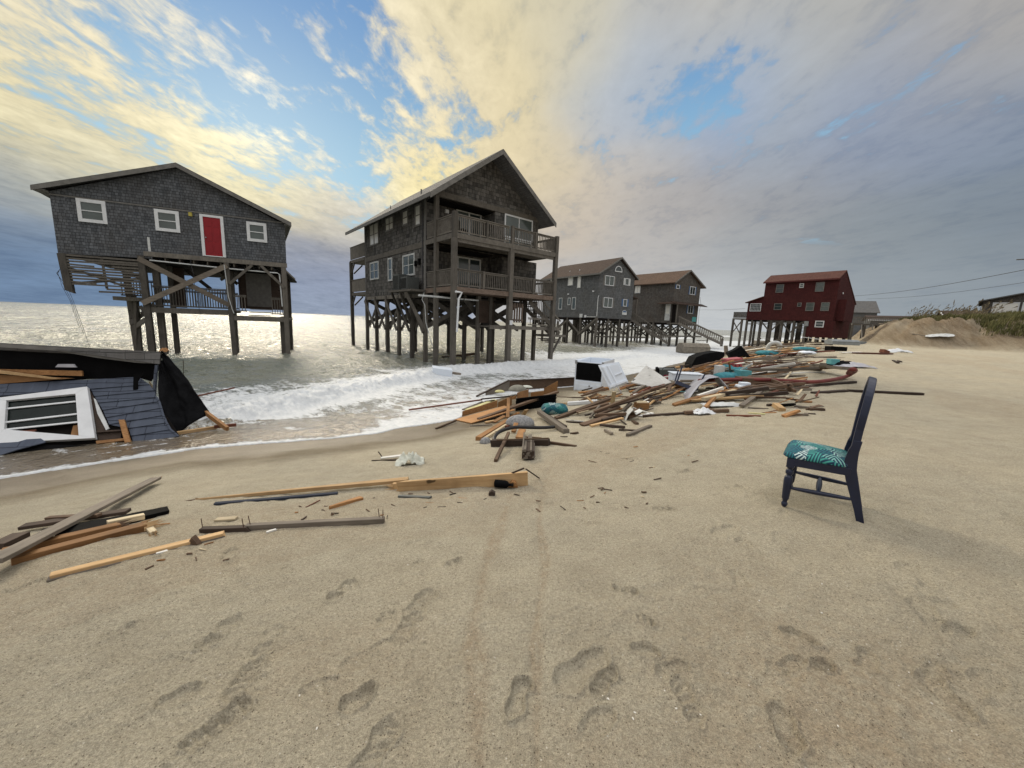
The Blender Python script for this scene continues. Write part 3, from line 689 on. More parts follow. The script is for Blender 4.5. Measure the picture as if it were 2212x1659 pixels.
def railing(H, pts, z0, z1, mat='deckwood', step=.125, name='railing', balw=.035, post=True):
    """run of balusters with top and bottom rails between local points"""
    mb = MB()
    for a, b in zip(pts[:-1], pts[1:]):
        a = np.array(a, float); b = np.array(b, float); L = np.linalg.norm(b - a); n = max(2, int(L / step)); d = (b - a) / L
        za = (lambda q: (z0 if not hasattr(z0, '__call__') else z0(q)))
        A = (a[0], a[1], z1 - .02); B = (b[0], b[1], z1 - .02); mb.bar(A, B, .13, .04)
        mb.bar((a[0], a[1], z1 - .09), (b[0], b[1], z1 - .09), .04, .07); mb.bar((a[0], a[1], z0 + .10), (b[0], b[1], z0 + .10), .04, .07)
        for k in range(n):
            p = a + (b - a) * (k + .5) / n; w = balw
            mb.bar((p[0], p[1], z0 + .07), (p[0], p[1], z1 - .05), w, w)
    return mb.build(name, mat, H)
def pile(H, x, y, z0, z1, w=.26, lean=(0, 0), mat='pile', round_=False):
    mb = MB()
    if round_: mb.tube([(x + lean[0], y + lean[1], z0), (x, y, z1)], w / 2, 9)
    else: mb.bar((x + lean[0], y + lean[1], z0), (x, y, z1), w, w, (0, 1, 0))
    o = mb.build('pile', mat, H, bevel=.012); return o
def brace(H, p0, p1, w=.05, h=.26, mat='pile', upv=(0, 0, 1), name='brace'):
    return MB().bar(p0, p1, w, h, upv).build(name, mat, H)
def gable_roof(mb, x0, x1, zl, xa, za, zr, y0, y1, th=.16):
    """roof sheet over a gable whose profile lies in x-z, run from y0 to y1"""
    prof = [(x0, zl), (xa, za), (x1, zr)]
    for (a, b) in ((prof[0], prof[1]), (prof[1], prof[2])):
        mb.prism([(a[0], y0, a[1]), (b[0], y0, b[1]), (b[0], y1, b[1]), (a[0], y1, a[1])], (0, 0, -th))
    return mb
def wall_slab(poly, y, th):  # polygon in x-z at depth y, thickness th backwards
    return MB().prism([(x, y, z) for x, z in poly], (0, th, 0))
def at_base(o0, ang, z=SEA):
    """place an empty; children are written in absolute heights, so shift them"""
    e = empty('beach_house', (o0[0], o0[1], z), R(ang)); return e
def settle(H):
    """children meshes were written with absolute z: move them down by the base height"""
    for ch in H.children:
        if ch.get('_z'): continue
        ch.location.z -= H.location.z
def vent(H, x, y, z, r=.05, h=.35, mat='trim_grey'): return MB().tube([(x, y, z - .2), (x, y, z + h)], r, 8).build('vent_pipe', mat, H)

# ================================================================== house 1: grey shingle house with the red door
a1 = R(25); u1 = np.array([math.cos(a1), math.sin(a1)]); n1_ = np.array([-math.sin(a1), math.cos(a1)])
O1 = np.array([0, 29.505]) + u1 * (-24.42)
H1 = at_base(O1, 25)
tag(H1, 'grey shingled house on piles with a red door, torn open lattice below its left side', 'house', 'beach houses on piles')
WD = 8.0
wall = wall_slab([(0, 3.86), (1.6, 3.89), (3.52, 3.95), (3.56, 4.29), (9.58, 4.30), (9.60, 6.42), (4.94, 8.60), (0, 6.66)], 0, WD)
wall.v = [(x - 1.2 * (y / WD), y, z) for x, y, z in wall.v]
wall.build('wall', 'shingle_a', H1)
MB().box(-.012, -.022, 6.50, 9.612, -.002, 6.56).build('band_board', 'trim_grey', H1)
rf = gable_roof(MB(), -.45, 9.96, 6.77, 4.94, 8.76, 6.55, -.32, WD + .3, .14); rf.v = [(x - 1.2 * (max(y, 0) / WD), y, z) for x, y, z in rf.v]; rf.build('roof', 'roof_grey', H1)
fa = MB()
for (a, b) in (((-.45, 6.74), (4.94, 8.73)), ((4.94, 8.73), (9.96, 6.52))): fa.prism([(a[0], -.345, a[1]), (b[0], -.345, b[1]), (b[0], -.345, b[1] - .20), (a[0], -.345, a[1] - .20)], (0, .024, 0))
fa.build('rake_board', 'trim_grey', H1)
so = MB(); so.prism([(-.44, -.30, 6.60), (0, -.30, 6.66), (0, WD, 6.66), (-.44, WD, 6.60)], (0, 0, -.03)); so.prism([(9.6, -.30, 6.42), (9.95, -.30, 6.38), (8.75, WD, 6.38), (8.4, WD, 6.42)], (0, 0, -.03)); so.build('soffit', 'trim_grey', H1)
vent(H1, 4.0, .6, 8.2, .035, .45)
for (a0, a1_, z0, z1) in ((.90, 1.95, 5.43, 6.50), (3.79, 4.79, 5.38, 6.44), (7.74, 8.69, 5.33, 6.37)): window(H1, 'F', 0, a0, a1_, z0, z1, cas=.15, glass='glass_mid')
dr = MB(); dr.box(5.80, -.04, 4.36, 6.56, -.004, 6.34)
for (x0, x1) in ((5.88, 6.14), (6.22, 6.48)):
    for (z0, z1) in ((4.50, 5.02), (5.12, 5.78), (5.88, 6.14)): dr.box(x0, -.052, z0, x1, -.041, z1)
D = dr.build('door', 'door_red', H1)
df = MB(); df.box(5.66, -.07, 4.32, 5.795, -.002, 6.46); df.box(6.565, -.07, 4.32, 6.70, -.002, 6.46); df.box(5.795, -.069, 6.345, 6.565, -.002, 6.458); df.box(5.795, -.09, 4.31, 6.565, -.002, 4.352)
df.build('door_frame', 'white', H1); MB().tube([(5.87, -.05, 5.28), (5.87, -.10, 5.28)], .03, 8).build('handle', 'metal', D)
MB().box(5.22, -.12, 6.28, 5.36, -.002, 6.46).build('wall_lamp', 'yellow', H1)
MB().box(3.40, -.03, 4.30, 3.50, -.002, 5.0).build('patch_board', 'white_old', H1)
# floor frame
MB().box(3.2, -.06, 4.05, 9.60, .10, 4.285).build('rim_beam', 'deckwood', H1)
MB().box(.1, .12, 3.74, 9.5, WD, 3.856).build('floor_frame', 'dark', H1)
j = MB()
for x in np.arange(3.4, 9.5, .6): j.box(x - .025, .12, 3.857, x + .025, WD - .1, 4.05)
j.build('joist', 'deckwood', H1)
# torn lattice at the left
l = MB(); rs_ = random.Random(3)
for k in range(13):
    z = 3.80 - k * .138; x1 = 3.05 + rs_.uniform(-.05, .15)
    x0 = -.02 + .02 * k
    if k in (3, 9): l.bar((x0, -.03, z), (1.25, -.03, z - .05), .02, .085); l.bar((1.9, -.03, z), (x1, -.03, z), .02, .085)
    elif k > 10: l.bar((1.9 - .3 * (k - 10), -.03, z - .02), (x1, -.03, z), .02, .085)
    else: l.bar((x0 + .1, -.03, z + rs_.uniform(-.02, .02)), (x1, -.03, z + rs_.uniform(-.02, .02)), .02, rs_.uniform(.07, .10))
l.build('lattice', 'deckwood', H1)
l = MB(); l.bar((.35, .02, 3.1), (2.4, .02, 2.7), .03, .12); l.bar((.3, .03, 2.45), (3.0, .03, 2.9), .03, .12); l.bar((1.55, .02, 3.75), (1.6, .02, 2.3), .04, .10); l.bar((.3, .04, 3.2), (3.0, .04, 2.2), .03, .10); l.bar((1.5, .3, 3.6), (3.0, .3, 2.9), .03, .2)
l.build('lattice_frame', 'pile', H1)
p = MB(); p.bar((.12, .05, 3.86), (.22, .05, 2.12), .28, .24, (0, 1, 0)); p.prism([(.10, -.08, 2.12), (.36, -.08, 2.14), (.40, -.08, 1.98), (.26, -.08, 2.04)], (0, .2, 0)); p.build('broken_post', 'pile', H1)
MB().box(1.55, .6, 1.75, 3.1, 5.0, 1.95).build('side_deck', 'deckwood', H1)
railing(H1, [(1.6, 1.4), (3.1, 1.4)], 1.95, 2.9)
# piles
for (x, y, w, zt, ln) in ((3.08, .02, .27, 4.05, (.04, 0)), (3.42, .62, .28, 4.0, (0, 0)), (3.80, 1.3, .22, 4.0, (0, 0)), (6.68, .05, .23, 4.04, (.10, 0)), (6.55, 1.6, .24, 4.0, (0, 0)), (9.42, .06, .24, 4.04, (0, 0)), (9.16, .5, .24, 1.2, (0, 0)),
                       (9.0, 2.4, .2, 1.2, (0, 0)), (9.2, 5.0, .2, 3.8, (0, 0)), (8.9, 7.4, .2, 3.8, (0, 0)), (1.55, 2.4, .26, 3.8, (.15, 0)), (1.95, 3.4, .26, 3.8, (0, 0)), (2.2, 1.3, .24, 1.9, (-.10, 0))):
    pile(H1, x, y, -2.4, zt, w, ln)
brace(H1, (2.98, -.12, 3.90), (6.72, -.12, 1.72), .06, .25, 'board_grey'); brace(H1, (6.74, -.19, 3.88), (2.98, -.19, 1.64), .06, .25, 'board_grey')
brace(H1, (7.90, -.10, 4.03), (6.76, -.10, 2.90), .06, .14); brace(H1, (8.32, -.10, 4.03), (9.42, -.10, 2.88), .06, .14)
brace(H1, (1.55, 2.2, .50), (3.3, .3, 1.6), .06, .26); brace(H1, (2.1, 1.2, .35), (3.1, .1, .95), .06, .24); brace(H1, (2.35, .9, 2.1), (1.9, 1.3, -1.6), .06, .12); brace(H1, (1.5, 2.4, .9), (2.2, 1.3, -.6), .05, .14)
brace(H1, (3.2, .02, .8), (2.8, .02, 1.5), .05, .16)
brace(H1, (6.9, 1.7, 3.9), (6.0, 1.7, 3.2), .05, .16); brace(H1, (3.9, 3.0, 3.9), (5.2, 3.0, 2.7), .05, .2); brace(H1, (5.6, 3.0, 3.9), (6.6, 3.0, 3.1), .05, .2)
dk = MB(); dk.box(3.2, -.02, 1.18, 6.62, .06, 1.47); dk.box(3.2, .065, 1.30, 6.62, 3.2, 1.42); dk.build('deck', 'deckwood', H1)
railing(H1, [(3.3, .30), (6.55, .30)], 1.47, 2.62); railing(H1, [(3.3, 3.1), (6.55, 3.1)], 1.47, 2.55)
dk = MB(); dk.box(6.72, -.02, .90, 9.56, .08, 1.18); dk.box(6.72, .085, 1.0, 9.56, 2.4, 1.12); dk.build('lower_deck', 'deckwood', H1)
st = MB()
for k in range(3): st.box(7.5, .3 + .3 * k, 1.2 + .18 * k, 8.6, .6 + .3 * k, 1.25 + .18 * k)
st.build('step', 'deckwood', H1)
railing(H1, [(6.85, .25), (7.45, .25)], 1.35, 2.35); railing(H1, [(8.65, .25), (9.3, .25)], 1.25, 2.30)
MB().box(6.8, 2.0, 1.6, 9.4, 2.15, 4.0).build('inner_wall', 'board_dark', H1); MB().box(7.2, 1.985, 1.75, 8.5, 1.999, 3.75).build('inner_panel', 'trim_grey', H1)
MB().box(3.6, 2.0, 1.5, 4.2, 2.15, 4.0).build('inner_wall', 'board_dark', H1)
q = MB(); q.tube([(3.4, -.02, 3.86), (6.7, -.02, 3.74), (9.1, -.02, 3.70), (9.2, -.02, 3.62), (9.26, -.08, 1.8)], .035, 7); q.build('drain_pipe', 'white_old', H1)
q = MB(); q.tube([(6.62, -.22, 3.9), (6.68, -.24, 2.9), (6.70, -.22, 2.2), (6.84, -.22, 1.5), (6.9, -.22, 1.3)], .02, 6); q.build('cable', 'white_old', H1)
q = MB(); q.tube([(5.16, -.1, 4.1), (5.12, -.12, 3.9), (5.22, -.12, 3.2), (5.2, -.12, 2.6)], .012, 5); q.tube([(5.25, -.1, 1.9), (5.36, -.1, 1.2)], .012, 5); q.build('cable', 'wire', H1)
q = MB()
for k, (sx, ez) in enumerate(((0, 0), (.08, -.35), (.18, -1.0))):
    q.tube([(.1 + sx * .3, -.05, 3.3), (-.08 - sx * .3, -.05, 2.9), (0 + sx, -.05, 2.3), (.22 + sx * .6, -.05, 1.6), (.32 + sx, -.05, .9 + ez * .3), (.42 + sx * 1.6, -.05, .3 + ez)], .008, 4)
q.build('hanging_wire', 'wire', H1)
settle(H1)

# ================================================================== house 2: two-storey house with corner decks
O2 = (-3.233, 20.587)
H2 = at_base(O2, 40)
tag(H2, 'tall dark shingled two storey house on piles with two front decks and a steep gable', 'house', 'beach houses on piles')
ZB, Z1, Z2 = 2.90, 3.15, 5.83
# walls: body behind the inset porch, right bay flush with the gable
body = MB(); body.box(0, 3.1, ZB, 7.55, 13.05, 8.25); body.build('wall', 'shingle_b', H2)
bay = MB(); bay.box(3.95, 1.9, Z2 - .1, 7.55, 3.09, 8.05); bay.box(4.6, 1.9, ZB + .1, 7.55, 3.09, 5.4); bay.build('bay_wall', 'shingle_b', H2)
wall_slab([(.02, 8.04), (7.53, 8.04), (7.53, 8.20), (3.52, 10.78), (.02, 8.24)], 1.9, .2).build('gable_wall', 'shingle_b', H2)
wall_slab([(.02, 8.04), (7.53, 8.04), (7.53, 8.20), (3.52, 10.78), (.02, 8.24)], 2.11, 10.9).build('attic', 'shingle_b', H2)
MB().box(-.02, 1.86, 7.98, 7.58, 2.06, 8.27).build('gable_beam', 'deckwood', H2)
gable_roof(MB(), -1.0, 8.02, 7.70, 3.5, 10.98, 7.86, .72, 14.4, .15).build('roof', 'roof_grey', H2)
fa = MB()
for (a, b) in (((-1.0, 7.68), (3.5, 10.96)), ((3.5, 10.96), (8.02, 7.84))): fa.prism([(a[0], .68, a[1] + .01), (b[0], .68, b[1] + .01), (b[0], .68, b[1] - .26), (a[0], .68, a[1] - .26)], (0, .038, 0))
fa.prism([(-1.03, .72, 7.70), (-1.03, 14.38, 7.70), (-1.03, 14.38, 7.50), (-1.03, .72, 7.50)], (.028, 0, 0))
fa.build('rake_board', 'trim_grey', H2)
so = MB(); so.prism([(-.98, .75, 7.52), (0, .75, 8.12), (0, 14.3, 8.12), (-.98, 14.3, 7.52)], (0, 0, -.02)); so.build('soffit', 'trim_grey', H2)
vent(H2, .3, 4.3, 8.62, .05, .28); vent(H2, .2, 8.6, 8.55, .03, .25)
MB().box(-.03, 3.12, 5.50, -.002, 13.06, 5.80).build('band_board', 'deckwood', H2)
MB().box(-.035, 3.08, 2.9, -.002, 3.30, 8.2).build('corner_board', 'trim_grey', H2); MB().box(-.034, 12.9, 2.9, -.002, 13.06, 8.2).build('corner_board', 'trim_grey', H2)
MB().box(-.07, 3.12, 2.66, .06, 13.1, 2.895).build('rim_beam', 'deckwood', H2)
# side windows (upper row: pale panes paint in daylight seen through the far windows)
window(H2, 'L', 0, 10.2, 12.0, 6.50, 8.05, .10, 1, True, 'trim_grey', 'glass_pale'); window(H2, 'L', 0, 7.6, 9.0, 7.08, 8.02, .10, 1, True, 'trim_grey', 'glass_pale')
window(H2, 'L', 0, 5.4, 6.25, 7.05, 7.98, .10, 0, True, 'trim_grey', 'glass_pale'); window(H2, 'L', 0, 3.72, 4.5, 6.75, 7.97, .10, 0, True, 'trim_grey', 'glass_pale')
window(H2, 'L', 0, 10.3, 12.0, 4.10, 5.36, .10, 1, True, 'white_old', 'glass_mid'); window(H2, 'L', 0, 7.88, 8.6, 3.85, 5.36, .10, 0, True, 'white_old', 'glass_mid'); window(H2, 'L', 0, 4.52, 6.22, 4.0, 5.30, .10, 1, True, 'white_old', 'glass_mid')
# front glazing
def slider(H, y, x0, x1, z0, z1):
    f = MB()
    for x in (x0, (x0 + x1) / 2, x1): f.box(x - .05, y - .06, z0, x + .05, y - .002, z1)
    f.box(x0 + .05, y - .058, z1 - .09, x1 - .05, y - .002, z1); f.box(x0 + .05, y - .058, z0, x1 - .05, y - .002, z0 + .08)
    w = f.build('sliding_door', 'white_old', H)
    MB().box(x0 + .05, y - .03, z0 + .08, (x0 + x1) / 2 - .05, y - .002, z1 - .09).build('pane', 'glass_mid', w); MB().box((x0 + x1) / 2 + .05, y - .03, z0 + .08, x1 - .05, y - .002, z1 - .09).build('pane', 'glass', w)
slider(H2, 3.1, 2.0, 3.72, Z2 + .02, 7.92); slider(H2, 3.1, 2.1, 3.76, Z1 + .02, 5.25)
window(H2, 'F', 1.9, 4.68, 7.02, 6.62, 8.0, .09, 1, False, 'white', 'glass_mid'); window(H2, 'F', 1.9, 4.72, 7.0, 5.95, 6.58, .07, 1, False, 'white_old', 'glass_mid')
MB().box(1.2, 3.02, 7.55, 1.42, 3.098, 7.75).build('porch_lamp', 'white', H2)
# decks
for zt, nm in ((Z1, 'lower_deck'), (Z2, 'upper_deck')):
    d = MB(); d.box(-.06, -.08, zt - .26, 7.5, .0, zt); d.box(-.06, .002, zt - .26, .02, 3.08, zt); d.box(.025, .005, zt - .10, 7.45, 1.89, zt - .01); d.box(.025, 1.89, zt - .10, 3.94, 3.09, zt - .01); d.box(7.42, .005, zt - .26, 7.5, 3.09, zt - .11)
    if nm == 'upper_deck': d.box(.2, -.02, zt - .44, 7.25, .05, zt - .262)
    for k in range(10): d.box(.03, .25 + .18 * k, zt - .24, 7.4, .29 + .18 * k, zt - .101)
    d.build(nm, 'deckwood' if nm != 'lower_deck' else 'deckwood_red', H2)
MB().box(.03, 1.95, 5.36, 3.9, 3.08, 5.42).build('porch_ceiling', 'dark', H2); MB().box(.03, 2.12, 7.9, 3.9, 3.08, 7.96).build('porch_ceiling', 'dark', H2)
for zt in (Z1, Z2):
    railing(H2, [(.15, .02), (3.6, .02)], zt, zt + .93); railing(H2, [(3.95, .02), (7.3, .02)], zt, zt + .93); railing(H2, [(.02, .2), (.02, 3.0)], zt, zt + .93); railing(H2, [(7.42, .2), (7.42, 1.8)], zt, zt + .93)
for (x, y, z0, z1, w) in ((0, 0, -2.6, 5.57, .25), (3.78, 0, -2.6, 5.57, .27), (7.42, 0, -2.6, 5.57, .24), (.0, 0, 5.571, 6.86, .22), (3.82, -.0, 5.83, 6.82, .16), (7.44, 0, 5.571, 6.84, .22), (0, 1.9, -2.6, 8.0, .22), (2.05, 0, 5.83, 6.78, .13), (5.65, 0, 5.83, 6.78, .13), (1.88, 0, 3.15, 4.1, .13), (5.6, 0, 3.15, 4.1, .13)):
    o = MB().bar((x, y, z0), (x, y, z1), w, w, (0, 1, 0)).build('deck_post', 'pile', H2, bevel=.01)
# rear decks
for zt in (3.30, 5.92):
    d = MB(); d.box(-.06, 13.1, zt - .22, 5, 16.6, zt); d.build('rear_deck', 'deckwood', H2); railing(H2, [(.0, 13.15), (.0, 16.5)], zt, zt + 1.05, step=.09, balw=.07)
for (x, y) in ((0, 16.45), (3, 16.45)): MB().bar((x, y, -2.6), (x, y, 5.8), .24, .24, (0, 1, 0)).build('deck_post', 'pile', H2)
for z in (2.3, 4.9): brace(H2, (0, 16.35, z), (0, 15.6, z + .75), .1, .1); brace(H2, (.2, 16.4, z), (.9, 16.4, z + .75), .1, .1)
# piles
pl = [(0, v) for v in (3.15, 4.95, 6.9, 8.85, 10.9, 12.9)]
extra = [(985, 800), (1120, 840), (1240, 878), (1345, 875), (1372, 850), (1650, 858), (1745, 848), (680, 780)]
c40, s40 = math.cos(R(40)), math.sin(R(40))
for (x, y) in extra:
    g_ = atz(*cv('c3', x, y), SEA + .05); dx, dy = g_[0] - O2[0], g_[1] - O2[1]; pl.append((dx * c40 + dy * s40, -dx * s40 + dy * c40))
for (x, y) in pl + [(3.7, 8.5), (3.7, 12.5), (7.2, 7.5), (7.2, 12.5), (5.6, 10.0)]: pile(H2, x, y, -2.8, 2.86, .22)
for (v0, v1) in ((12.9, 10.9), (10.9, 8.85), (8.85, 6.9), (6.9, 4.95), (4.95, 3.1)):
    brace(H2, (-.17, v0, 2.62), (-.17, v1, .62), .05, .24); brace(H2, (.17, v1, 2.62), (.17, v0, .62), .05, .24)
for (x0, y0, x1, y1) in ((0, 3.15, 3.7, 3.15), (3.7, 3.2, 7.2, 3.2), (0, 5, 3.7, 5), (3.7, 5, 7.2, 5), (0, 8.85, 3.7, 8.5), (3.7, 8.5, 7.2, 7.5), (3.7, 12.5, 7.2, 12.5), (0, 12.9, 3.7, 12.5), (3.7, 8.5, 3.7, 12.5), (3.7, 3, 3.7, 8.5), (7.2, 3, 7.2, 7.5), (7.2, 7.5, 7.2, 12.5)):
    brace(H2, (x0, y0, 2.7), (x1, y1, .9), .05, .26); brace(H2, (x0, y0 + .1, .9), (x1, y1 + .1, 2.7), .05, .26)
for (y, z) in ((3.3, 2.55), (7, 2.55), (11, 2.55)): MB().box(.1, y - .1, z, 7.3, y + .1, z + .28).build('girder', 'pile', H2)
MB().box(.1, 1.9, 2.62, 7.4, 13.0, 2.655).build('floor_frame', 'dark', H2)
brace(H2, (1.4, 1.2, 2.7), (5.2, 3.4, .5), .08, .34)
# AC units on their shelf
sh = MB(); sh.box(-1.0, 2.95, 2.95, -.075, 6.2, 3.06); sh.build('ac_shelf', 'deckwood', H2); brace(H2, (-.9, 5.9, 2.93), (-.12, 6.4, 1.6), .06, .16); brace(H2, (-.9, 3.9, 2.93), (-.1, 3.2, .9), .06, .2); brace(H2, (-.9, 4.6, 2.93), (-.1, 5.0, 1.2), .06, .2)
# pipes
q = MB(); q.tube([(-.10, -.34, 2.86), (.28, -.34, 2.84), (.10, -.34, 2.5), (.02, -.34, .80)], .055, 9); q.build('drain_pipe', 'white', H2)
q = MB(); q.tube([(-1.4, 1.2, 2.62), (2.4, 1.2, 2.60)], .05, 8); q.build('drain_pipe', 'white_old', H2)
q = MB(); q.tube([(-.22, 2.9, 2.9), (-.3, 3.0, 2.5), (-.22, 2.8, 2.2), (-.25, 2.6, 1.2), (-.15, 2.2, .2), (.0, 2.0, -.4)], .022, 6); q.build('cable', 'white_old', H2)
q = MB(); q.tube([(-.06, 3.42, 7.6), (-.06, 3.42, 3.5), (-.1, 3.9, 3.3)], .03, 6); q.tube([(-.08, 7.4, 5.3), (-.12, 7.6, 4.9), (-.1, 6.9, 4.7), (-.1, 6.9, 3.3)], .015, 5); q.build('cable', 'wire', H2)
MB().box(-.12, 3.75, 4.55, -.01, 3.95, 4.9).build('meter_box', 'black', H2); MB().box(-.12, 4.25, 4.5, -.01, 4.4, 4.8).build('meter_box', 'black', H2)
MB().box(3.70, -.19, 1.25, 3.92, -.185, 1.52).build('notice', 'white', H2)
# landing, gate boards and stairs at the right
ld = MB(); ld.box(2.6, .25, .98, 8.6, .35, 1.2); ld.box(2.6, .36, 1.08, 8.6, 2.4, 1.16); ld.build('landing', 'deckwood', H2)
g = MB()
for k in range(6): g.bar((4.05 + .2 * k, .3, 1.4), (4.05 + .2 * k, .3, 2.55), .13, .03, (0, 1, 0))
g.box(4.0, .33, 1.5, 5.2, .36, 1.6); g.box(4.0, .33, 2.3, 5.2, .36, 2.4); g.build('gate', 'deckwood_red', H2)
g = MB(); g.box(2.55, 1.3, 1.3, 3.6, 1.35, 2.62); g.build('gate', 'board_dark', H2)
sr = MB(); 
for y in (.7, 1.7): sr.bar((6.0, y, 2.75), (8.9, y, .75), .06, .26)
for k in range(9): sr.box(6.1 + .3 * k, .72, 2.65 - .21 * k, 6.4 + .3 * k, 1.68, 2.70 - .21 * k)
sr.build('stairs', 'deckwood', H2)
sr = MB(); 
for y in (.66, 1.74):
    sr.bar((6.0, y, 3.6), (8.9, y, 1.6), .05, .09)
    for k in range(18): x = 6.1 + .155 * k; z = 2.75 - .69 * (x - 6.0); sr.bar((x, y, z), (x, y, z + .85), .035, .035)
sr.build('stair_railing', 'deckwood', H2)
sr = MB(); sr.box(7.5, .2, .55, 9.0, 1.7, .68)
for k in range(3): sr.box(7.6 + .35 * k, .25, .35 - .12 * k, 8.6, 1.5, .40 - .12 * k)
sr.build('lower_steps', 'deckwood', H2); brace(H2, (8.6, .3, .55), (7.6, .1, -.6), .1, .12)
MB().bar((8.2, .3, .6), (8.25, .3, 1.6), .08, .08, (0, 1, 0)).build('deck_post', 'pile', H2)
railing(H2, [(5.6, .3), (7.3, .3)], 1.2, 1.75, step=.3)
settle(H2)
ch = empty('patio_chair', (0, 0, 0), 0)
def loc2(H, x, y, z):
    a = H.rotation_euler.z; return (H.location.x + x * math.cos(a) - y * math.sin(a), H.location.y + x * math.sin(a) + y * math.cos(a), z)
for k, (v, h, d) in enumerate(((5.2, .93, .85), (4.05, .72, .85))):
    q = empty('air_conditioner', loc2(H2, -.55, v, 3.062), R(40)); tag(q, 'taller grey air conditioner on the wall shelf beside the side window' if k == 0 else 'shorter grey air conditioner at the near end of the wall shelf', 'air conditioner', 'air conditioners on the shelf')
    b = MB(); b.box(-.4, -d / 2, 0, .4, d / 2, h); b.build('casing', 'ac_grey', q, bevel=.03)
    g = MB()
    for i in range(12): g.box(-.412, -d / 2 + .05, .08 + i * (h - .15) / 12, -.401, d / 2 - .05, .10 + i * (h - .15) / 12)
    g.build('grille', 'dark', q); g = MB(); g.lathe([(.30, 0), (.30, .03), (.05, .05)], (0, 0, h + .001), 14); g.build('fan_guard', 'dark', q)
ch.location = loc2(H2, .95, .9, 5.80); ch.rotation_euler.z = R(70)
tag(ch, 'dark round-backed chair standing on the upper front deck', 'chair')
b = MB(); pts = [(.28 * math.cos(t), 0, .75 + .28 * math.sin(t)) for t in np.linspace(0, math.pi, 9)]
b.prism([(-.28, .2, .35)] + [(p[0], .2, p[2]) for p in pts[::-1]] + [(.28, .2, .35)], (0, .03, 0)); b.build('backrest', 'black', ch)
MB().box(-.28, -.28, .40, .28, .2, .45).build('seat', 'black', ch)
for sx in (-1, 1):
    for sy in (-1, 1): MB().bar((sx * .24, -.03 + sy * .2, 0), (sx * .24, -.03 + sy * .2, .40), .03, .03, (0, 1, 0)).build('leg', 'black', ch)

# ================================================================== house 3
def V3(z, k): return CZ + (z - CZ) * k
k3 = 1.2; O3 = np.array([8.13, 38.785]) * k3
H3 = at_base(O3, 33)
tag(H3, 'grey shingled two storey house with a half-round gable window, right of the tall dark one', 'house', 'beach houses on piles')
ZB3, ZT3 = V3(2.15, k3), V3(6.42, k3); W3, D3 = 5.08 * k3, 10.8
MB().box(0, 0, ZB3, W3, D3, ZT3).build('wall', 'shingle_c', H3)
AP = V3(8.15, k3); XA = W3 * .53
wall_slab([(0, ZT3 + .002), (W3, ZT3 + .002), (XA, AP - .2)], 0, D3).build('gable_wall', 'shingle_c', H3)
gable_roof(MB(), -.35, W3 + .45, ZT3 + .0, XA, AP + .1, ZT3 - .08, -.30, D3 + .4, .13).build('roof', 'roof_brown', H3)
fa = MB()
for (a, b) in (((-.36, ZT3 + .02), (XA, AP + .12)), ((XA, AP + .12), (W3 + .46, ZT3 - .06))): fa.prism([(a[0], -.33, a[1]), (b[0], -.33, b[1]), (b[0], -.33, b[1] - .2), (a[0], -.33, a[1] - .2)], (0, .028, 0))
fa.prism([(-.39, -.3, ZT3 + .02), (-.39, D3 + .4, ZT3 + .02), (-.39, D3 + .4, ZT3 - .16), (-.39, -.3, ZT3 - .16)], (.028, 0, 0)); fa.build('rake_board', 'trim_grey', H3)
MB().prism([(XA - 1.2, -.2, AP - .7), (XA - .2, 3.4, AP + .35), (XA - .2, -.6, AP + .05)], (.4, 0, 0)) 
def f3(x): return x * k3
U3 = 2.26
for (a0, a1_, z0, z1, m) in ((-1.5, -.23, 5.37, 6.32, 1), (1.38, 1.95, 5.6, 6.3, 0), (-1.48, -.22, 3.22, 4.2, 1), (1.36, 1.92, 3.46, 4.2, 0)):
    x0, x1, zz0, zz1 = f3(a0 + U3), f3(a1_ + U3), V3(z0, k3), V3(z1, k3)
    window(H3, 'F', 0, x0, x1, zz0, zz1, .07, m, False, 'white', 'glass_mid')
    for sx in ((x0 - .27, x0 - .05), (x1 + .05, x1 + .27)):
        MB().box(sx[0], -.04, zz0, sx[1], -.002, zz1).build('shutter', 'blue_trim' if (z0 < 4 and a0 > 0) else ('white_old' if a0 > 0 else 'trim_grey'), H3)
for (b0, b1, z0, z1) in ((3.84, 4.63, 5.5, 6.36), (2.62, 3.12, 5.18, 6.36), (5.38, 5.98, 3.0, 4.25), (4.05, 4.48, 3.45, 4.22), (3.2, 3.78, 2.98, 4.24), (7.0, 7.7, 5.2, 6.36)):
    window(H3, 'L', 0, f3(b0), f3(b1), V3(z0, k3), V3(z1, k3), .07, 0, False, 'white_old', 'glass_pale' if z0 > 5 else 'glass_mid')
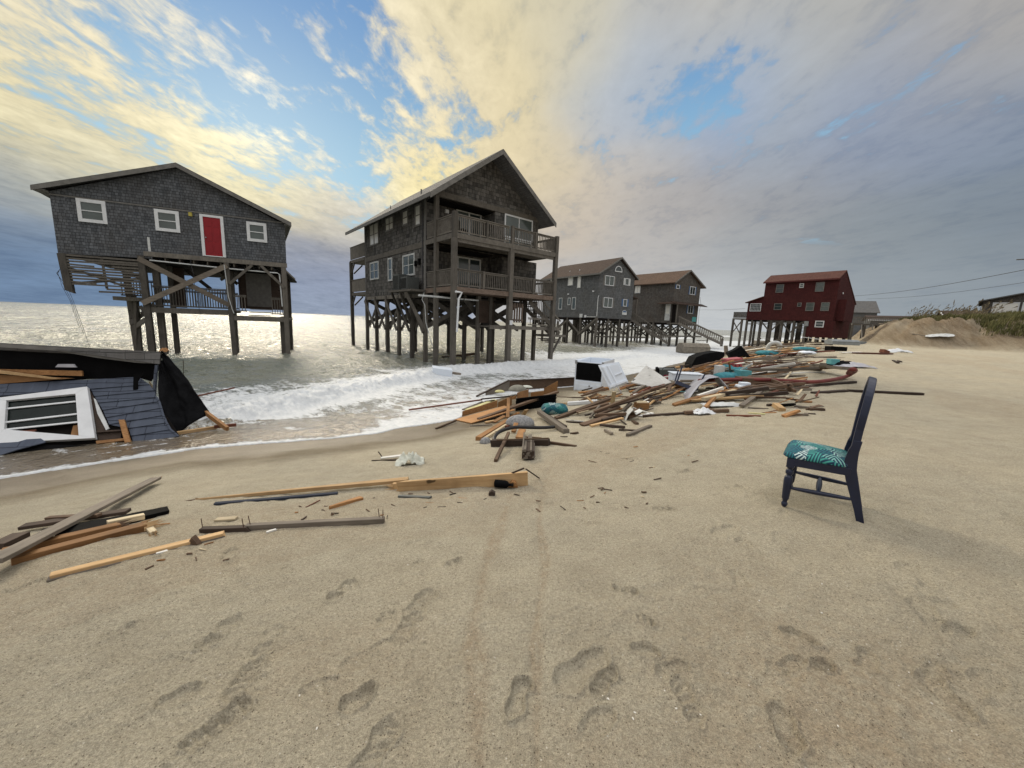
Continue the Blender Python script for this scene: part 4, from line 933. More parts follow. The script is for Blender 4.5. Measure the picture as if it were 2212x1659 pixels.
# half-round window
cx_, cz_, rr = f3(.30 + U3), V3(6.88, k3), .62
hf = MB(); ou = [(cx_ + rr * math.cos(t), cz_ + rr * math.sin(t)) for t in np.linspace(0, math.pi, 13)]; ii = [(cx_ + (rr - .09) * math.cos(t), cz_ + (rr - .09) * math.sin(t)) for t in np.linspace(0, math.pi, 13)]
for k in range(12): hf.prism([(ou[k][0], -.05, ou[k][1]), (ou[k + 1][0], -.05, ou[k + 1][1]), (ii[k + 1][0], -.05, ii[k + 1][1]), (ii[k][0], -.05, ii[k][1])], (0, .048, 0))
hf.box(cx_ - rr, -.055, cz_ - .09, cx_ + rr, -.002, cz_ - .001); w = hf.build('window', 'white', H3)
MB().prism([(x, -.02, z) for x, z in ii], (0, .018, 0)).build('pane', 'glass', w)
sg = MB(); sx, sz = f3(1.66 + U3), V3(2.82, k3); sg.prism([(sx - .40, -.05, sz - .26), (sx + .40, -.05, sz - .26), (sx + .42, -.05, sz)] + [(sx + .40 * math.cos(t), -.05, sz + .05 + .26 * math.sin(t)) for t in np.linspace(0, math.pi, 9)] + [(sx - .42, -.05, sz)], (0, .048, 0)); S_ = sg.build('sign_board', 'white_old', H3)
sg = MB(); sg.prism([(sx + .34 * math.cos(t), -.056, sz + .05 + .2 * math.sin(t)) for t in np.linspace(0, math.pi, 9)], (0, .005, 0)); sg.build('sign_band', 'blue_trim', S_)
q = MB(); q.tube([(.0, -.10, ZB3 + 2.6), (-.06, -.06, ZB3 + 2.4), (-.06, -.06, ZB3 + .15)], .045, 7); q.tube([(-.08, .1, ZB3 + .1), (-.08, 2.0, ZB3 + .1)], .04, 6); q.build('drain_pipe', 'white_old', H3)
MB().box(-.15, 2.4, ZB3, -.01, 2.85, ZB3 + .45).build('meter_box', 'white_old', H3)
MB().box(-.12, 1.7, ZB3 + .02, -.01, 2.0, ZB3 + .3).build('meter_box', 'white', H3)
for (y, z) in ((.7, 4.75), (5.2, 4.6)): MB().box(-.15, y, V3(z, k3) - .08, -.01, y + .18, V3(z, k3) + .08).build('wall_lamp', 'white', H3)
for (x, y) in ((.9, 4.5), (1.0, 6.5)): vent(H3, x, y, ZT3 + .6, .05, .35, 'white_old')
def undercroft(H, W_, D_, zb, nx, ny, base=-2.6, w=.24, low=.35, seed=1, xr=True):
    r = random.Random(seed); xs = np.linspace(.12, W_ - .12, nx); ys = np.linspace(.15, D_ - .15, ny)
    for x in xs:
        for y in ys: pile(H, x + r.uniform(-.06, .06), y + r.uniform(-.1, .1), base, zb - .01, w * r.uniform(.85, 1.15), (r.uniform(-.05, .05), 0))
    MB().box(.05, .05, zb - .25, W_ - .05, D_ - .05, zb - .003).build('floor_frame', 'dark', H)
    for i, x in enumerate(xs):
        for j_ in range(ny - 1):
            if (i + j_) % 2 == 0: brace(H, (x, ys[j_], zb - .3), (x, ys[j_ + 1], zb - 2.1), .05, .2)
            else: brace(H, (x, ys[j_ + 1], zb - .3), (x, ys[j_], zb - 2.1), .05, .2)
    for j_, y in enumerate(ys):
        if j_ > 2: continue
        for i in range(nx - 1):
            a, b = ((xs[i], zb - .3), (xs[i + 1], zb - 2.0)) if (i + j_) % 2 else ((xs[i + 1], zb - .3), (xs[i], zb - 2.0))
            brace(H, (a[0], y - .15, a[1]), (b[0], y - .15, b[1]), .05, .2)
undercroft(H3, W3, D3, ZB3, 4, 5, seed=4)
g = MB(); g.box(-.2, -.2, .0, W3 + 3, -.14, .16); g.build('girder', 'pile', H3)
brace(H3, (-.1, -.2, ZB3), (-.1, 3.0, .15), .06, .22)
# side porch and stair at the right
rp = MB(); rp.prism([(W3, .4, V3(4.75, k3)), (W3 + 1.5, .4, V3(4.45, k3)), (W3 + 1.5, 2.6, V3(4.45, k3)), (W3, 2.6, V3(4.75, k3))], (0, 0, -.14)); rp.build('porch_roof', 'roof_brown', H3)
MB().box(W3 + .02, .4, ZB3 - .1, W3 + 1.5, 2.6, ZB3).build('porch_deck', 'deckwood', H3); MB().bar((W3 + 1.35, .5, ZB3), (W3 + 1.35, .5, V3(4.5, k3)), .14, .14, (0, 1, 0)).build('deck_post', 'pile', H3)
def stair(H, x0, y0, dirx, diry, z0, z1, run, width=1.1, mat='deckwood'):
    n = np.array([-diry, dirx]); s = MB(); a = np.array([x0, y0]); b = a + np.array([dirx, diry]) * run
    for sg_ in (0, 1):
        o = n * width * sg_; s.bar((a[0] + o[0], a[1] + o[1], z0), (b[0] + o[0], b[1] + o[1], z1), .06, .28); s.bar((a[0] + o[0], a[1] + o[1], z0 + .95), (b[0] + o[0], b[1] + o[1], z1 + .95), .06, .12)
        m_ = 22
        for k in range(m_):
            p_ = a + (b - a) * (k + .5) / m_ + o; z = z0 + (z1 - z0) * (k + .5) / m_; s.bar((p_[0], p_[1], z), (p_[0], p_[1], z + .95), .09, .03)
    m_ = int((z0 - z1) / .19)
    for k in range(m_):
        p_ = a + (b - a) * (k + .5) / m_; z = z0 + (z1 - z0) * (k + .5) / m_; s.bar((p_[0], p_[1], z + .08), (p_[0] + n[0] * width, p_[1] + n[1] * width, z + .08), .28, .04)
    return s.build('stairs', mat, H)
stair(H3, W3 + .3, .2, .62, -.78, ZB3, -.5, 4.6)
settle(H3)

# ================================================================== house 4
k4 = .92; O4 = np.array([24.158, 60.286]) * k4; a4 = R(36); O4 = O4 + np.array([math.cos(a4), math.sin(a4)]) * 0.0
# the facade starts 17.45 units along the measured plane
P4 = (np.array([10, 50.0]) + np.array([math.cos(a4), math.sin(a4)]) * 17.45) * k4
H4 = at_base(P4, 36)
tag(H4, 'grey shingled house with rust-brown roof, teal sign and blue shutters, nearest the septic tank', 'house', 'beach houses on piles')
W4, D4 = 7.4 * k4, 11.0; ZB4, ZT4 = V3(2.2, k4), V3(8.3, k4); AP4 = V3(10.3, k4); XA4 = 3.5 * k4
MB().box(0, 0, ZB4, W4, D4, ZT4).build('wall', 'shingle_d', H4)
wall_slab([(0, ZT4 + .002), (W4, ZT4 + .002), (XA4, AP4 - .1)], 0, D4).build('gable_wall', 'shingle_d', H4)
gable_roof(MB(), -.35, W4 + 1.0, ZT4 - .02, XA4, AP4 + .15, ZT4 - .12, -.3, D4 + .3, .13).build('roof', 'roof_rust', H4)
fa = MB()
for (a, b) in (((-.36, ZT4), (XA4, AP4 + .17)), ((XA4, AP4 + .17), (W4 + 1.01, ZT4 - .10))): fa.prism([(a[0], -.33, a[1]), (b[0], -.33, b[1]), (b[0], -.33, b[1] - .2), (a[0], -.33, a[1] - .2)], (0, .028, 0))
fa.build('rake_board', 'trim_grey', H4)
for (a0, a1_, z0, z1, m) in ((17.9, 18.7, 7.4, 8.0, 0), (21.75, 23.3, 6.8, 8.08, 1), (21.72, 23.3, 3.85, 5.13, 1)):
    x0, x1, q0, q1 = (a0 - 17.45) * k4, (a1_ - 17.45) * k4, V3(z0, k4), V3(z1, k4)
    window(H4, 'F', 0, x0, x1, q0, q1, .08, m, False, 'white', 'glass')
    for sx in ((x0 - .26, x0 - .06), (x1 + .06, x1 + .26)): MB().box(sx[0], -.035, q0, sx[1], -.002, q1).build('shutter', 'blue_trim', H4)
window(H4, 'L', 0, 5.6, 6.6, V3(6.9, k4), V3(8.1, k4), .08, 1, False, 'white_old', 'glass_pale')
MB().prism([(-.6, -.9, V3(5.12, k4)), (W4 + .9, -.9, V3(5.12, k4)), (W4 + .9, 0, V3(5.5, k4)), (-.6, 0, V3(5.5, k4))], (0, 0, -.1)).build('awning', 'roof_brown', H4)
MB().prism([(-1.0, -.6, V3(5.12, k4)), (0, -.6, V3(5.4, k4)), (0, 1.8, V3(5.4, k4)), (-1.0, 1.8, V3(5.12, k4))], (0, 0, -.1)).build('awning', 'roof_brown', H4)
d_ = MB(); d_.box(-.05, .25, V3(3.0, k4) - .4, -.004, 1.05, V3(5.05, k4)); D = d_.build('door', 'white_old', H4); MB().box(-.06, .36, V3(3.6, k4), -.051, .94, V3(4.8, k4)).build('pane', 'glass_pale', D)
MB().box(.0, -.02, ZB4 + .1, 1.4, -.003, V3(5.0, k4)).build('porch_shade', 'dark', H4)  # flat dark sheet on the wall: the porch's shade put into colour
MB().box((23.3 - 17.45) * k4, -.05, V3(2.6, k4), (24.5 - 17.45) * k4, -.002, V3(3.35, k4)).build('sign_board', 'sign_teal', H4)
MB().box((23.55 - 17.45) * k4, -.055, V3(2.8, k4), (24.25 - 17.45) * k4, -.051, V3(2.88, k4)).build('sign_band', 'turquoise', H4)
MB().bar((-.1, -.8, ZB4), (-.1, -.8, V3(5.1, k4)), .14, .14, (0, 1, 0)).build('deck_post', 'pile', H4); MB().box(-1.0, -.9, ZB4 - .15, 1.2, -.01, ZB4 - .02).build('porch_deck', 'deckwood', H4)
undercroft(H4, W4, D4, ZB4, 4, 5, seed=9)
stair(H4, .4, -.9, .62, -.78, ZB4, -.5, 6.0, 1.2)
g = MB(); g.box(-4.5, -.5, .2, W4 + 1, -.42, .4); g.build('girder', 'pile', H4)
q = MB(); q.tube([(W4 + .05, -.05, 6.2), (W4 + .5, -.05, 5.2), (W4 + .3, -.05, 4), (W4 + .45, -.05, 1.6)], .02, 5); q.build('hanging_wire', 'wire', H4)
settle(H4)

# ================================================================== house 5: dark red
k5 = 1.22; a5 = R(-57); P5 = (np.array([30, 50.0]) + np.array([math.cos(a5), math.sin(a5)]) * 1.3) * k5
H5 = at_base(P5, -57, -1.0)
tag(H5, 'dark red house on tall piles at the edge of the dune', 'house', 'beach houses on piles')
W5, D5 = 7.35 * k5, 9.5
ZT5, ZB5, ZR5 = V3(7.4, k5), V3(2.86, k5), V3(8.35, k5)
# saltbox profile in y-z: front eave, ridge 2.0 back, long rear slope
def prof5(x0, x1, pts): return MB().prism([(x0, y, z) for y, z in pts], (x1 - x0, 0, 0))
prof5(0, W5, [(0, ZB5), (0, ZT5), (1.7, ZR5 - .16), (6.9, V3(5.0, k5)), (6.9, ZB5)]).build('wall', 'shingle_red', H5)
r5 = MB(); r5.prism([(-.2, -.3, ZT5 + .02), (-.2, 1.7, ZR5 + .05), (-.2, 1.7, ZR5 - .08), (-.2, -.3, ZT5 - .12)], (W5 + .25, 0, 0)); r5.prism([(-.2, 1.7, ZR5 + .05), (-.2, 7.2, V3(4.95, k5) + .1), (-.2, 7.2, V3(4.95, k5) - .05), (-.2, 1.7, ZR5 - .08)], (W5 + .25, 0, 0)); r5.build('roof', 'roof_red', H5)
fa = MB(); fa.box(-.2, -.33, ZT5 - .16, W5 + .05, -.302, ZT5 + .03); fa.build('eave_board', 'trim_red', H5)
XL = -1.75 * k5
e5 = prof5(XL, -.002, [(0.02, ZB5), (.02, V3(5.02, k5)), (5.5, V3(5.5, k5)), (5.5, ZB5)]); e5.build('wing_wall', 'shingle_red', H5)
rr5 = MB(); rr5.prism([(XL - .35, -.25, V3(5.04, k5)), (-.005, -.25, V3(5.74, k5)), (-.005, 5.7, V3(5.9, k5)), (XL - .35, 5.7, V3(5.2, k5))], (0, 0, -.12)); rr5.build('wing_roof', 'roof_red', H5)
MB().prism([(XL, .01, V3(4.96, k5)), (-.01, .01, V3(4.96, k5)), (-.01, .01, V3(5.62, k5))], (0, 5, 0)).build('wing_gable', 'shingle_red', H5)
for (a0, a1_, z0, z1, fr, gl) in ((2.55, 3.38, 6.12, 7.1, 'trim_grey', 'glass'), (4.97, 5.4, 6.57, 7.08, 'white_old', 'glass_mid'), (6.55, 7.36, 6.08, 7.1, 'trim_grey', 'glass_mid'),
    (2.62, 3.46, 4.1, 4.86, 'trim_grey', 'glass'), (5.04, 5.46, 4.45, 4.9, 'trim_grey', 'glass'), (5.92, 6.72, 3.96, 4.89, 'trim_grey', 'glass_mid'), (7.34, 8.12, 3.96, 4.89, 'trim_grey', 'glass_mid')):
    window(H5, 'F', 0, (a0 - 1.3) * k5, (a1_ - 1.3) * k5, V3(z0, k5), V3(z1, k5), .08, 0, True, fr, gl)
window(H5, 'F', .02, (-.15 - 1.3) * k5, (1.15 - 1.3) * k5 , V3(3.93, k5), V3(4.9, k5), .08, 0, False, 'white', 'glass', grid=7)
MB().box((6.30 - 1.3) * k5, -.02, V3(1.04, k5), (8.80 - 1.3) * k5, 5.5, ZB5 - .002).build('lower_room', 'shingle_red', H5)
window(H5, 'F', -.02, (7.07 - 1.3) * k5, (7.9 - 1.3) * k5, V3(2.16, k5), V3(2.88, k5) , .10, 0, True, 'white', 'glass')
MB().box(W5 + .01, .6, V3(2.9, k5), W5 + .9, 3.2, V3(5.2, k5)).build('side_porch', 'shingle_red', H5)
MB().box(W5 + .0, 3.3, V3(1.1, k5), W5 + .06, 6.5, ZB5).build('side_lattice', 'board_dark', H5)
MB().tube([(W5 + .04, 1.6, 6.9), (W5 + .12, 1.6, 6.9)], .12, 8).build('wall_lamp', 'white', H5)
# piles and lattice
for x in np.linspace(.1, W5 - .2, 7):
    for y in (.2, 2.6, 5.2):
        pile(H5, x + rng.uniform(-.1, .1), y, -2.0, ZB5 - .01, .30)
for x in (XL + .1, XL + .9): 
    for y in (.2, 2.8): pile(H5, x, y, -2.0, ZB5 - .01, .26)
MB().box(XL, .1, ZB5 - .2, W5, 6.5, ZB5 - .004).build('floor_frame', 'dark', H5)
lt = MB(); r = random.Random(5)
for (x0, x1, zt, zb, st) in ((XL + .3, 2.6, ZB5 - .12, ZB5 - .75, .14), (2.6, 4.3, ZB5 - .12, ZB5 - .55, .14), (4.5, 6.1, ZB5 - .1, ZB5 - 1.55, .15)):
    z = zt
    while z > zb:
        a = x0
        while a < x1:
            L = r.uniform(.5, 1.3)
            if r.random() < .72: lt.bar((a, -.02, z), (min(a + L, x1), -.02, z + r.uniform(-.02, .02)), .02, .08)
            a += L + r.uniform(0, .3)
        z -= st
lt.build('lattice', 'pile', H5)
for i in range(6):
    x = .1 + i * 1.35; brace(H5, (x, .1, ZB5 - .2), (x + 1.3, .1, ZB5 - 1.7), .05, .18) if i % 2 == 0 else brace(H5, (x + 1.3, .1, ZB5 - .2), (x, .1, ZB5 - 1.7), .05, .18)
g = MB()
for i in range(6): x = .2 + i * 1.3; g.box(x - .3, -.1, .25, x + .25, .0, .45)
g.build('cross_blocks', 'pile', H5)
# left deck
XD = (-3.6) * k5
d5 = MB(); d5.box(XD, .3, V3(2.97, k5) - .1, XL - .002, 5.5, V3(2.97, k5) + .1); d5.build('deck', 'deckwood', H5); railing(H5, [(XD + .05, .35), (XL - .1, .35)], V3(2.97, k5) + .1, V3(3.86, k5), step=.11, balw=.07)
for x in (XD + .15, XD + 1.5): pile(H5, x, .35, -2.0, V3(2.97, k5) - .1, .26)
brace(H5, (XD + .15, .3, ZB5 - .2), (XD + 1.5, .3, .9), .05, .16); brace(H5, (XD + 1.5, .25, ZB5 - .2), (XD + .15, .25, .9), .05, .16)
MB().box((6.05 - 1.3) * k5, -.14, V3(2.25, k5), (6.45 - 1.3) * k5, -.03, V3(2.8, k5)).build('meter_box', 'slab_grey', H5)
q = MB(); q.bar(((6.3 - 1.3) * k5, -.6, V3(1.0, k5)), ((9.4 - 1.3) * k5, -1.2, V3(.72, k5)), .12, .07); q.build('loose_trim', 'white', H5)
settle(H5)

# ------------------------------------------------------------------ background houses beyond the dune
def bg_house(name_label, px, crop, dist, ang, w, d, zb, zt, za, wallm, roofm, ridge='x', eave=.4):
    x, y = cv(crop, *px); r = ray(x, y); r = r / np.hypot(r[0], r[1]); c = r[:2] * dist
    H = empty('beach_house', (c[0], c[1], zb), R(ang)); tag(H, name_label, 'house')
    MB().box(0, 0, 0, w, d, zt - zb).build('wall', wallm, H)
    rf = MB()
    if ridge == 'x':
        MB().prism([(0.0, 0, zt - zb + .002), (0.0, d, zt - zb + .002), (0.0, d / 2, za - zb - .15)], (w, 0, 0)).build('gable_wall', wallm, H)
        for s in (0, 1):
            y0 = -eave if s == 0 else d + eave; q = [(-eave, y0, zt - zb - .1), (w + eave, y0, zt - zb - .1), (w + eave, d / 2, za - zb), (-eave, d / 2, za - zb)]
            rf.prism(q, (0, 0, -.14))
    else:
        MB().prism([(0, 0.0, zt - zb + .002), (w, 0.0, zt - zb + .002), (w / 2, 0.0, za - zb - .15)], (0, d, 0)).build('gable_wall', wallm, H)
        for s in (0, 1):
            x0 = -eave if s == 0 else w + eave; q = [(x0, -eave, zt - zb - .1), (x0, d + eave, zt - zb - .1), (w / 2, d + eave, za - zb), (w / 2, -eave, za - zb)]
            rf.prism(q, (0, 0, -.14))
    rf.build('roof', roofm, H); return H
def zat(crop, x, y, dist):
    d = ray(*cv(crop, x, y)); k = dist / math.hypot(d[0], d[1]); return CZ + d[2] * k
# grey-green roofed house with a skylight, beside the red house
B = bg_house('house with a steep grey-green roof and skylight between the red house and the dune', (150, 720), 'c6', 120, -30, 4.6, 9, 1.0, zat('c6', 300, 690, 120), zat('c6', 300, 543, 120), 'siding_grey', 'roof_grey')
MB().prism([(1.5, 1.0, 5.2), (2.4, 1.0, 5.2), (2.4, 1.9, 6.2), (1.5, 1.9, 6.2)], (0, -.15, .15)).build('skylight', 'white_old', B)
b = MB(); b.box(3.3, .2, 3.2, 4.2, 1.6, 6.0); b.build('dormer', 'white_old', B); window(B, 'F', .2, 3.4, 4.1, 3.7, 5.7, .1, 0, True, 'white', 'glass')
B = bg_house('low house with a flat brown roof and white eave just left of the dune crest', (365, 900), 'c6', 100, -35, 9, 8, .6, zat('c6', 450, 775, 100), zat('c6', 450, 722, 100), 'siding_grey', 'roof_brown')
MB().box(-.4, -.45, zat('c6', 450, 775, 100) - .9, 9.4, -.401, zat('c6', 450, 775, 100) - .7).build('eave_board', 'white', B)
B = bg_house('brown gabled roof with white rake boards showing over the dune grass', (1290, 720), 'c6', 95, -40, 6.5, 7, 1.5, zat('c6', 1400, 735, 95), zat('c6', 1400, 662, 95), 'siding_grey', 'roof_brown')
w_ = MB(); w_.bar((-.45, -.4, zat('c6', 1400, 735, 95) - 1.5), (-.45, 3.5, zat('c6', 1400, 662, 95) - 1.5), .06, .25); w_.build('rake_board', 'white', B)
zt_ = zat('c6', 1700, 640, 78) + .95; 
B = bg_house('dark grey gabled house with a pale double window at the right edge behind the dune', (1675, 800), 'c6', 78, -50, 11.5, 10, 1.5, zt_, zat('c6', 2185, 465, 78) + .8, 'shingle_d', 'roof_grey', 'y')
window(B, 'F', 0, .8, 2.9, zt_ - 2.0 - 1.5 + .35, zt_ - 1.5 - .3, .12, 0, False, 'white', 'glass_pale'); window(B, 'F', 0, 3.1, 5.2, zt_ - 2.0 - 1.5 + .35, zt_ - 1.5 - .3, .12, 0, False, 'white', 'glass_pale')
MB().box(5.6, -.5, 0, 11.2, -.003, zt_ - 1.5 + .9).build('front_bay', 'shingle_b', B)
window(B, 'F', 0, 6.6, 7.4, zt_ - 1.5 + 1.0, zt_ - 1.5 + 1.6, .1, 0, False, 'white', 'glass_pale')
# boardwalk and stair behind the red house
x, y = cv('c5', 1545, 720); r_ = ray(x, y); r_ = r_ / np.hypot(r_[0], r_[1]); c = r_[:2] * 84
K = empty('boardwalk', (c[0], c[1], .2), R(-35)); tag(K, 'grey raised wooden boardwalk with stairs between the red house and the dune', 'boardwalk')
MB().box(0, 0, 2.9, 5.6, 2.5, 3.15).build('deck', 'deckwood', K); railing(K, [(0, .05), (5.6, .05), (5.6, 2.4)], 3.15, 4.2, step=.2, balw=.1)
for xx in (.1, 1.6, 3.2, 4.6, 5.5):
    for yy in (.1, 2.3): MB().bar((xx, yy, -.6), (xx, yy, 2.9), .25, .25, (0, 1, 0)).build('post', 'pile', K)
b = MB()
for k in range(12): b.box(1.2, -.3 - .28 * k, 2.7 - .22 * k, 2.4, -.05 - .28 * k, 2.76 - .22 * k)
b.bar((1.15, 0, 2.9), (1.15, -3.3, .2), .08, .3); b.bar((2.45, 0, 2.9), (2.45, -3.3, .2), .08, .3); b.build('stairs', 'deckwood', K)
# power lines and pole
pw = empty('utility_pole', (0, 0, 0)); d = ray(*cv('c6', 2330, 200)); k = 95 / math.hypot(d[0], d[1]); pp = CAM + d * k; pw.location = (pp[0], pp[1], 1.0); tag(pw, 'thin utility pole with a crossarm at the right edge', 'utility pole')
hp = pp[2] + 1.6 - 1.0
MB().tube([(0, 0, -1), (0, 0, hp + .8)], [.16, .11], 8).build('post', 'pile', pw); MB().bar((-1.3, 1.3, hp + .1), (1.1, -.9, hp + .1), .12, .14).build('crossarm', 'pile', pw)
for i, (p0, p1, lb) in enumerate((((2170, 155), (195, 500), 'upper power line climbing from behind the red house to the right edge'), ((2212, 297), (340, 535), 'lower fainter power line below the first at right'))):
    A = ray(*cv('c6', *p0)); B_ = ray(*cv('c6', *p1)); A = CAM + A * (93 + 3 * i) / math.hypot(A[0], A[1]); B_ = CAM + B_ * (165) / math.hypot(B_[0], B_[1])
    ext = A + (A - B_) * .25; pts = [ext * 0 + (B_ + (ext - B_) * t) - np.array([0, 0, 2.6 * math.sin(math.pi * t)]) * .35 for t in np.linspace(0, 1, 14)]
    o = MB().tube(pts, .045 - .015 * i, 5).build('power_line', 'wire'); tag(o, lb, 'power line')
A = ray(*cv('c5', 370, 595)); B_ = ray(*cv('c5', -60, 608)); A = CAM + A * 170 / math.hypot(A[0], A[1]); B_ = CAM + B_ * 260 / math.hypot(B_[0], B_[1])
o = MB().tube([A, (A + B_) / 2 - np.array([0, 0, .3]), B_, B_ + (B_ - A) * .9], .05, 5).build('power_line', 'wire'); tag(o, 'faint power line over the sea left of the red house', 'power line')

# ------------------------------------------------------------------ dune grass
def leafmat(name, c1, c2):
    m, t, out = newmat(name); o = t.node('ShaderNodeTexCoord', out=3)
    n = t.noise(o, .8, 5, .7); n2 = t.noise(o, 9, 2)
    c = t.mix(t.mr(n, .35, .65), c1 + (1,), c2 + (1,)); c = t.v('SCALE', c, scale=t.mr(n2, .3, .7, .6, 1.4)); pbsdf(t, out, c, .8, spec=.15); MATS[name] = m
leafmat('grass', (.060, .068, .022), (.15, .135, .06)); leafmat('oats', (.10, .08, .05), (.22, .18, .11))
def blades(name, mat, pts, hmin, hmax, w, lean, n_per, heads=False):
    vs = []; fs = []; r = rng
    for (x, y, sc) in pts:
        z = gz(x, y) if False else None
    P_ = np.array(pts); zz = ground(P_[:, 0], P_[:, 1])
    for (x, y, sc), z in zip(pts, zz):
        for _ in range(n_per):
            bx = x + r.normal(0, .18); by = y + r.normal(0, .18); h = r.uniform(hmin, hmax) * sc; a = r.uniform(0, 6.28); ww = w * r.uniform(.6, 1.3)
            lx = lean * h * r.uniform(.3, 1.3) + r.normal(0, .12) * h; ly = r.normal(0, .15) * h
            dx, dy = math.cos(a) * ww, math.sin(a) * ww; b = len(vs)
            vs += [(bx - dx, by - dy, z - .06), (bx + dx, by + dy, z - .06), (bx + lx * .45 + dx * .8, by + ly * .45 + dy * .8, z + h * .6), (bx + lx * .45 - dx * .8, by + ly * .45 - dy * .8, z + h * .6), (bx + lx, by + ly, z + h)]
            fs += [(b, b + 1, b + 2, b + 3), (b + 3, b + 2, b + 4)]
            if heads:
                q = len(vs); hw = .05
                vs += [(bx + lx * .8 - hw, by + ly * .8, z + h * .85), (bx + lx * .8 + hw, by + ly * .8, z + h * .85), (bx + lx * 1.25 + hw * 1.2, by + ly * 1.2, z + h * 1.08), (bx + lx * 1.45, by + ly * 1.4, z + h * 1.0)]
                fs += [(q, q + 1, q + 2, q + 3)]
    me = bpy.data.meshes.new(name); me.from_pydata(vs, [], fs); o = bpy.data.objects.new(name, me); col.objects.link(o); me.materials.append(MATS[mat]); return o
gp = []; op = []
N = 60000
ax = rng.uniform(R(41.4), R(74), N); rr_ = rng.uniform(48, 100, N); gx = rr_ * np.sin(ax); gy = rr_ * np.cos(ax)
dd = seg_dist(gx, gy, DUNE[::-1]); veg = fbm(gx * .13 + 5, gy * .13, 3, 99); z_ = ground(gx, gy)
dn_ = dd + (fbm(gx * .22, gy * .22, 3, 21) - .5) * 2.2
azd = np.degrees(ax)
keep = (dn_ > 1.6) & ((dn_ > 4.2) | ((azd > 44.8) & (azd < 48.6) & (veg > .40) & (dn_ > 3.2)) | ((azd > 50.2) & (veg > .36)) | (veg > .56) & (dn_ > 5)) & (veg > .26)
idx = np.where(keep)[0]
for i in idx[:20000]: gp.append((gx[i], gy[i], rng.uniform(.6, 1.25)))
dg = blades('dune_grass', 'grass', gp, .25, .6, .035, .35, 9); tag(dg, 'green and straw coloured grass covering the top of the dune', 'grass', kind='stuff')
keep2 = (dn_ > 4.5) & (dn_ < 16) & (azd > 43.8) & (azd < 51.0) & (rng.uniform(0, 1, N) < .35 * (.15 + np.exp(-((azd - 46.0) / .9) ** 2) + 1.1 * np.exp(-((azd - 49.2) / 1.0) ** 2)))
for i in np.where(keep2)[0][:420]: op.append((gx[i], gy[i], rng.uniform(.7, 1.15)))
so_ = blades('sea_oats', 'oats', op, .9, 1.7, .012, .35, 2, True); tag(so_, 'tall wind-bent sea oats on the dune crest', 'grass', kind='stuff')

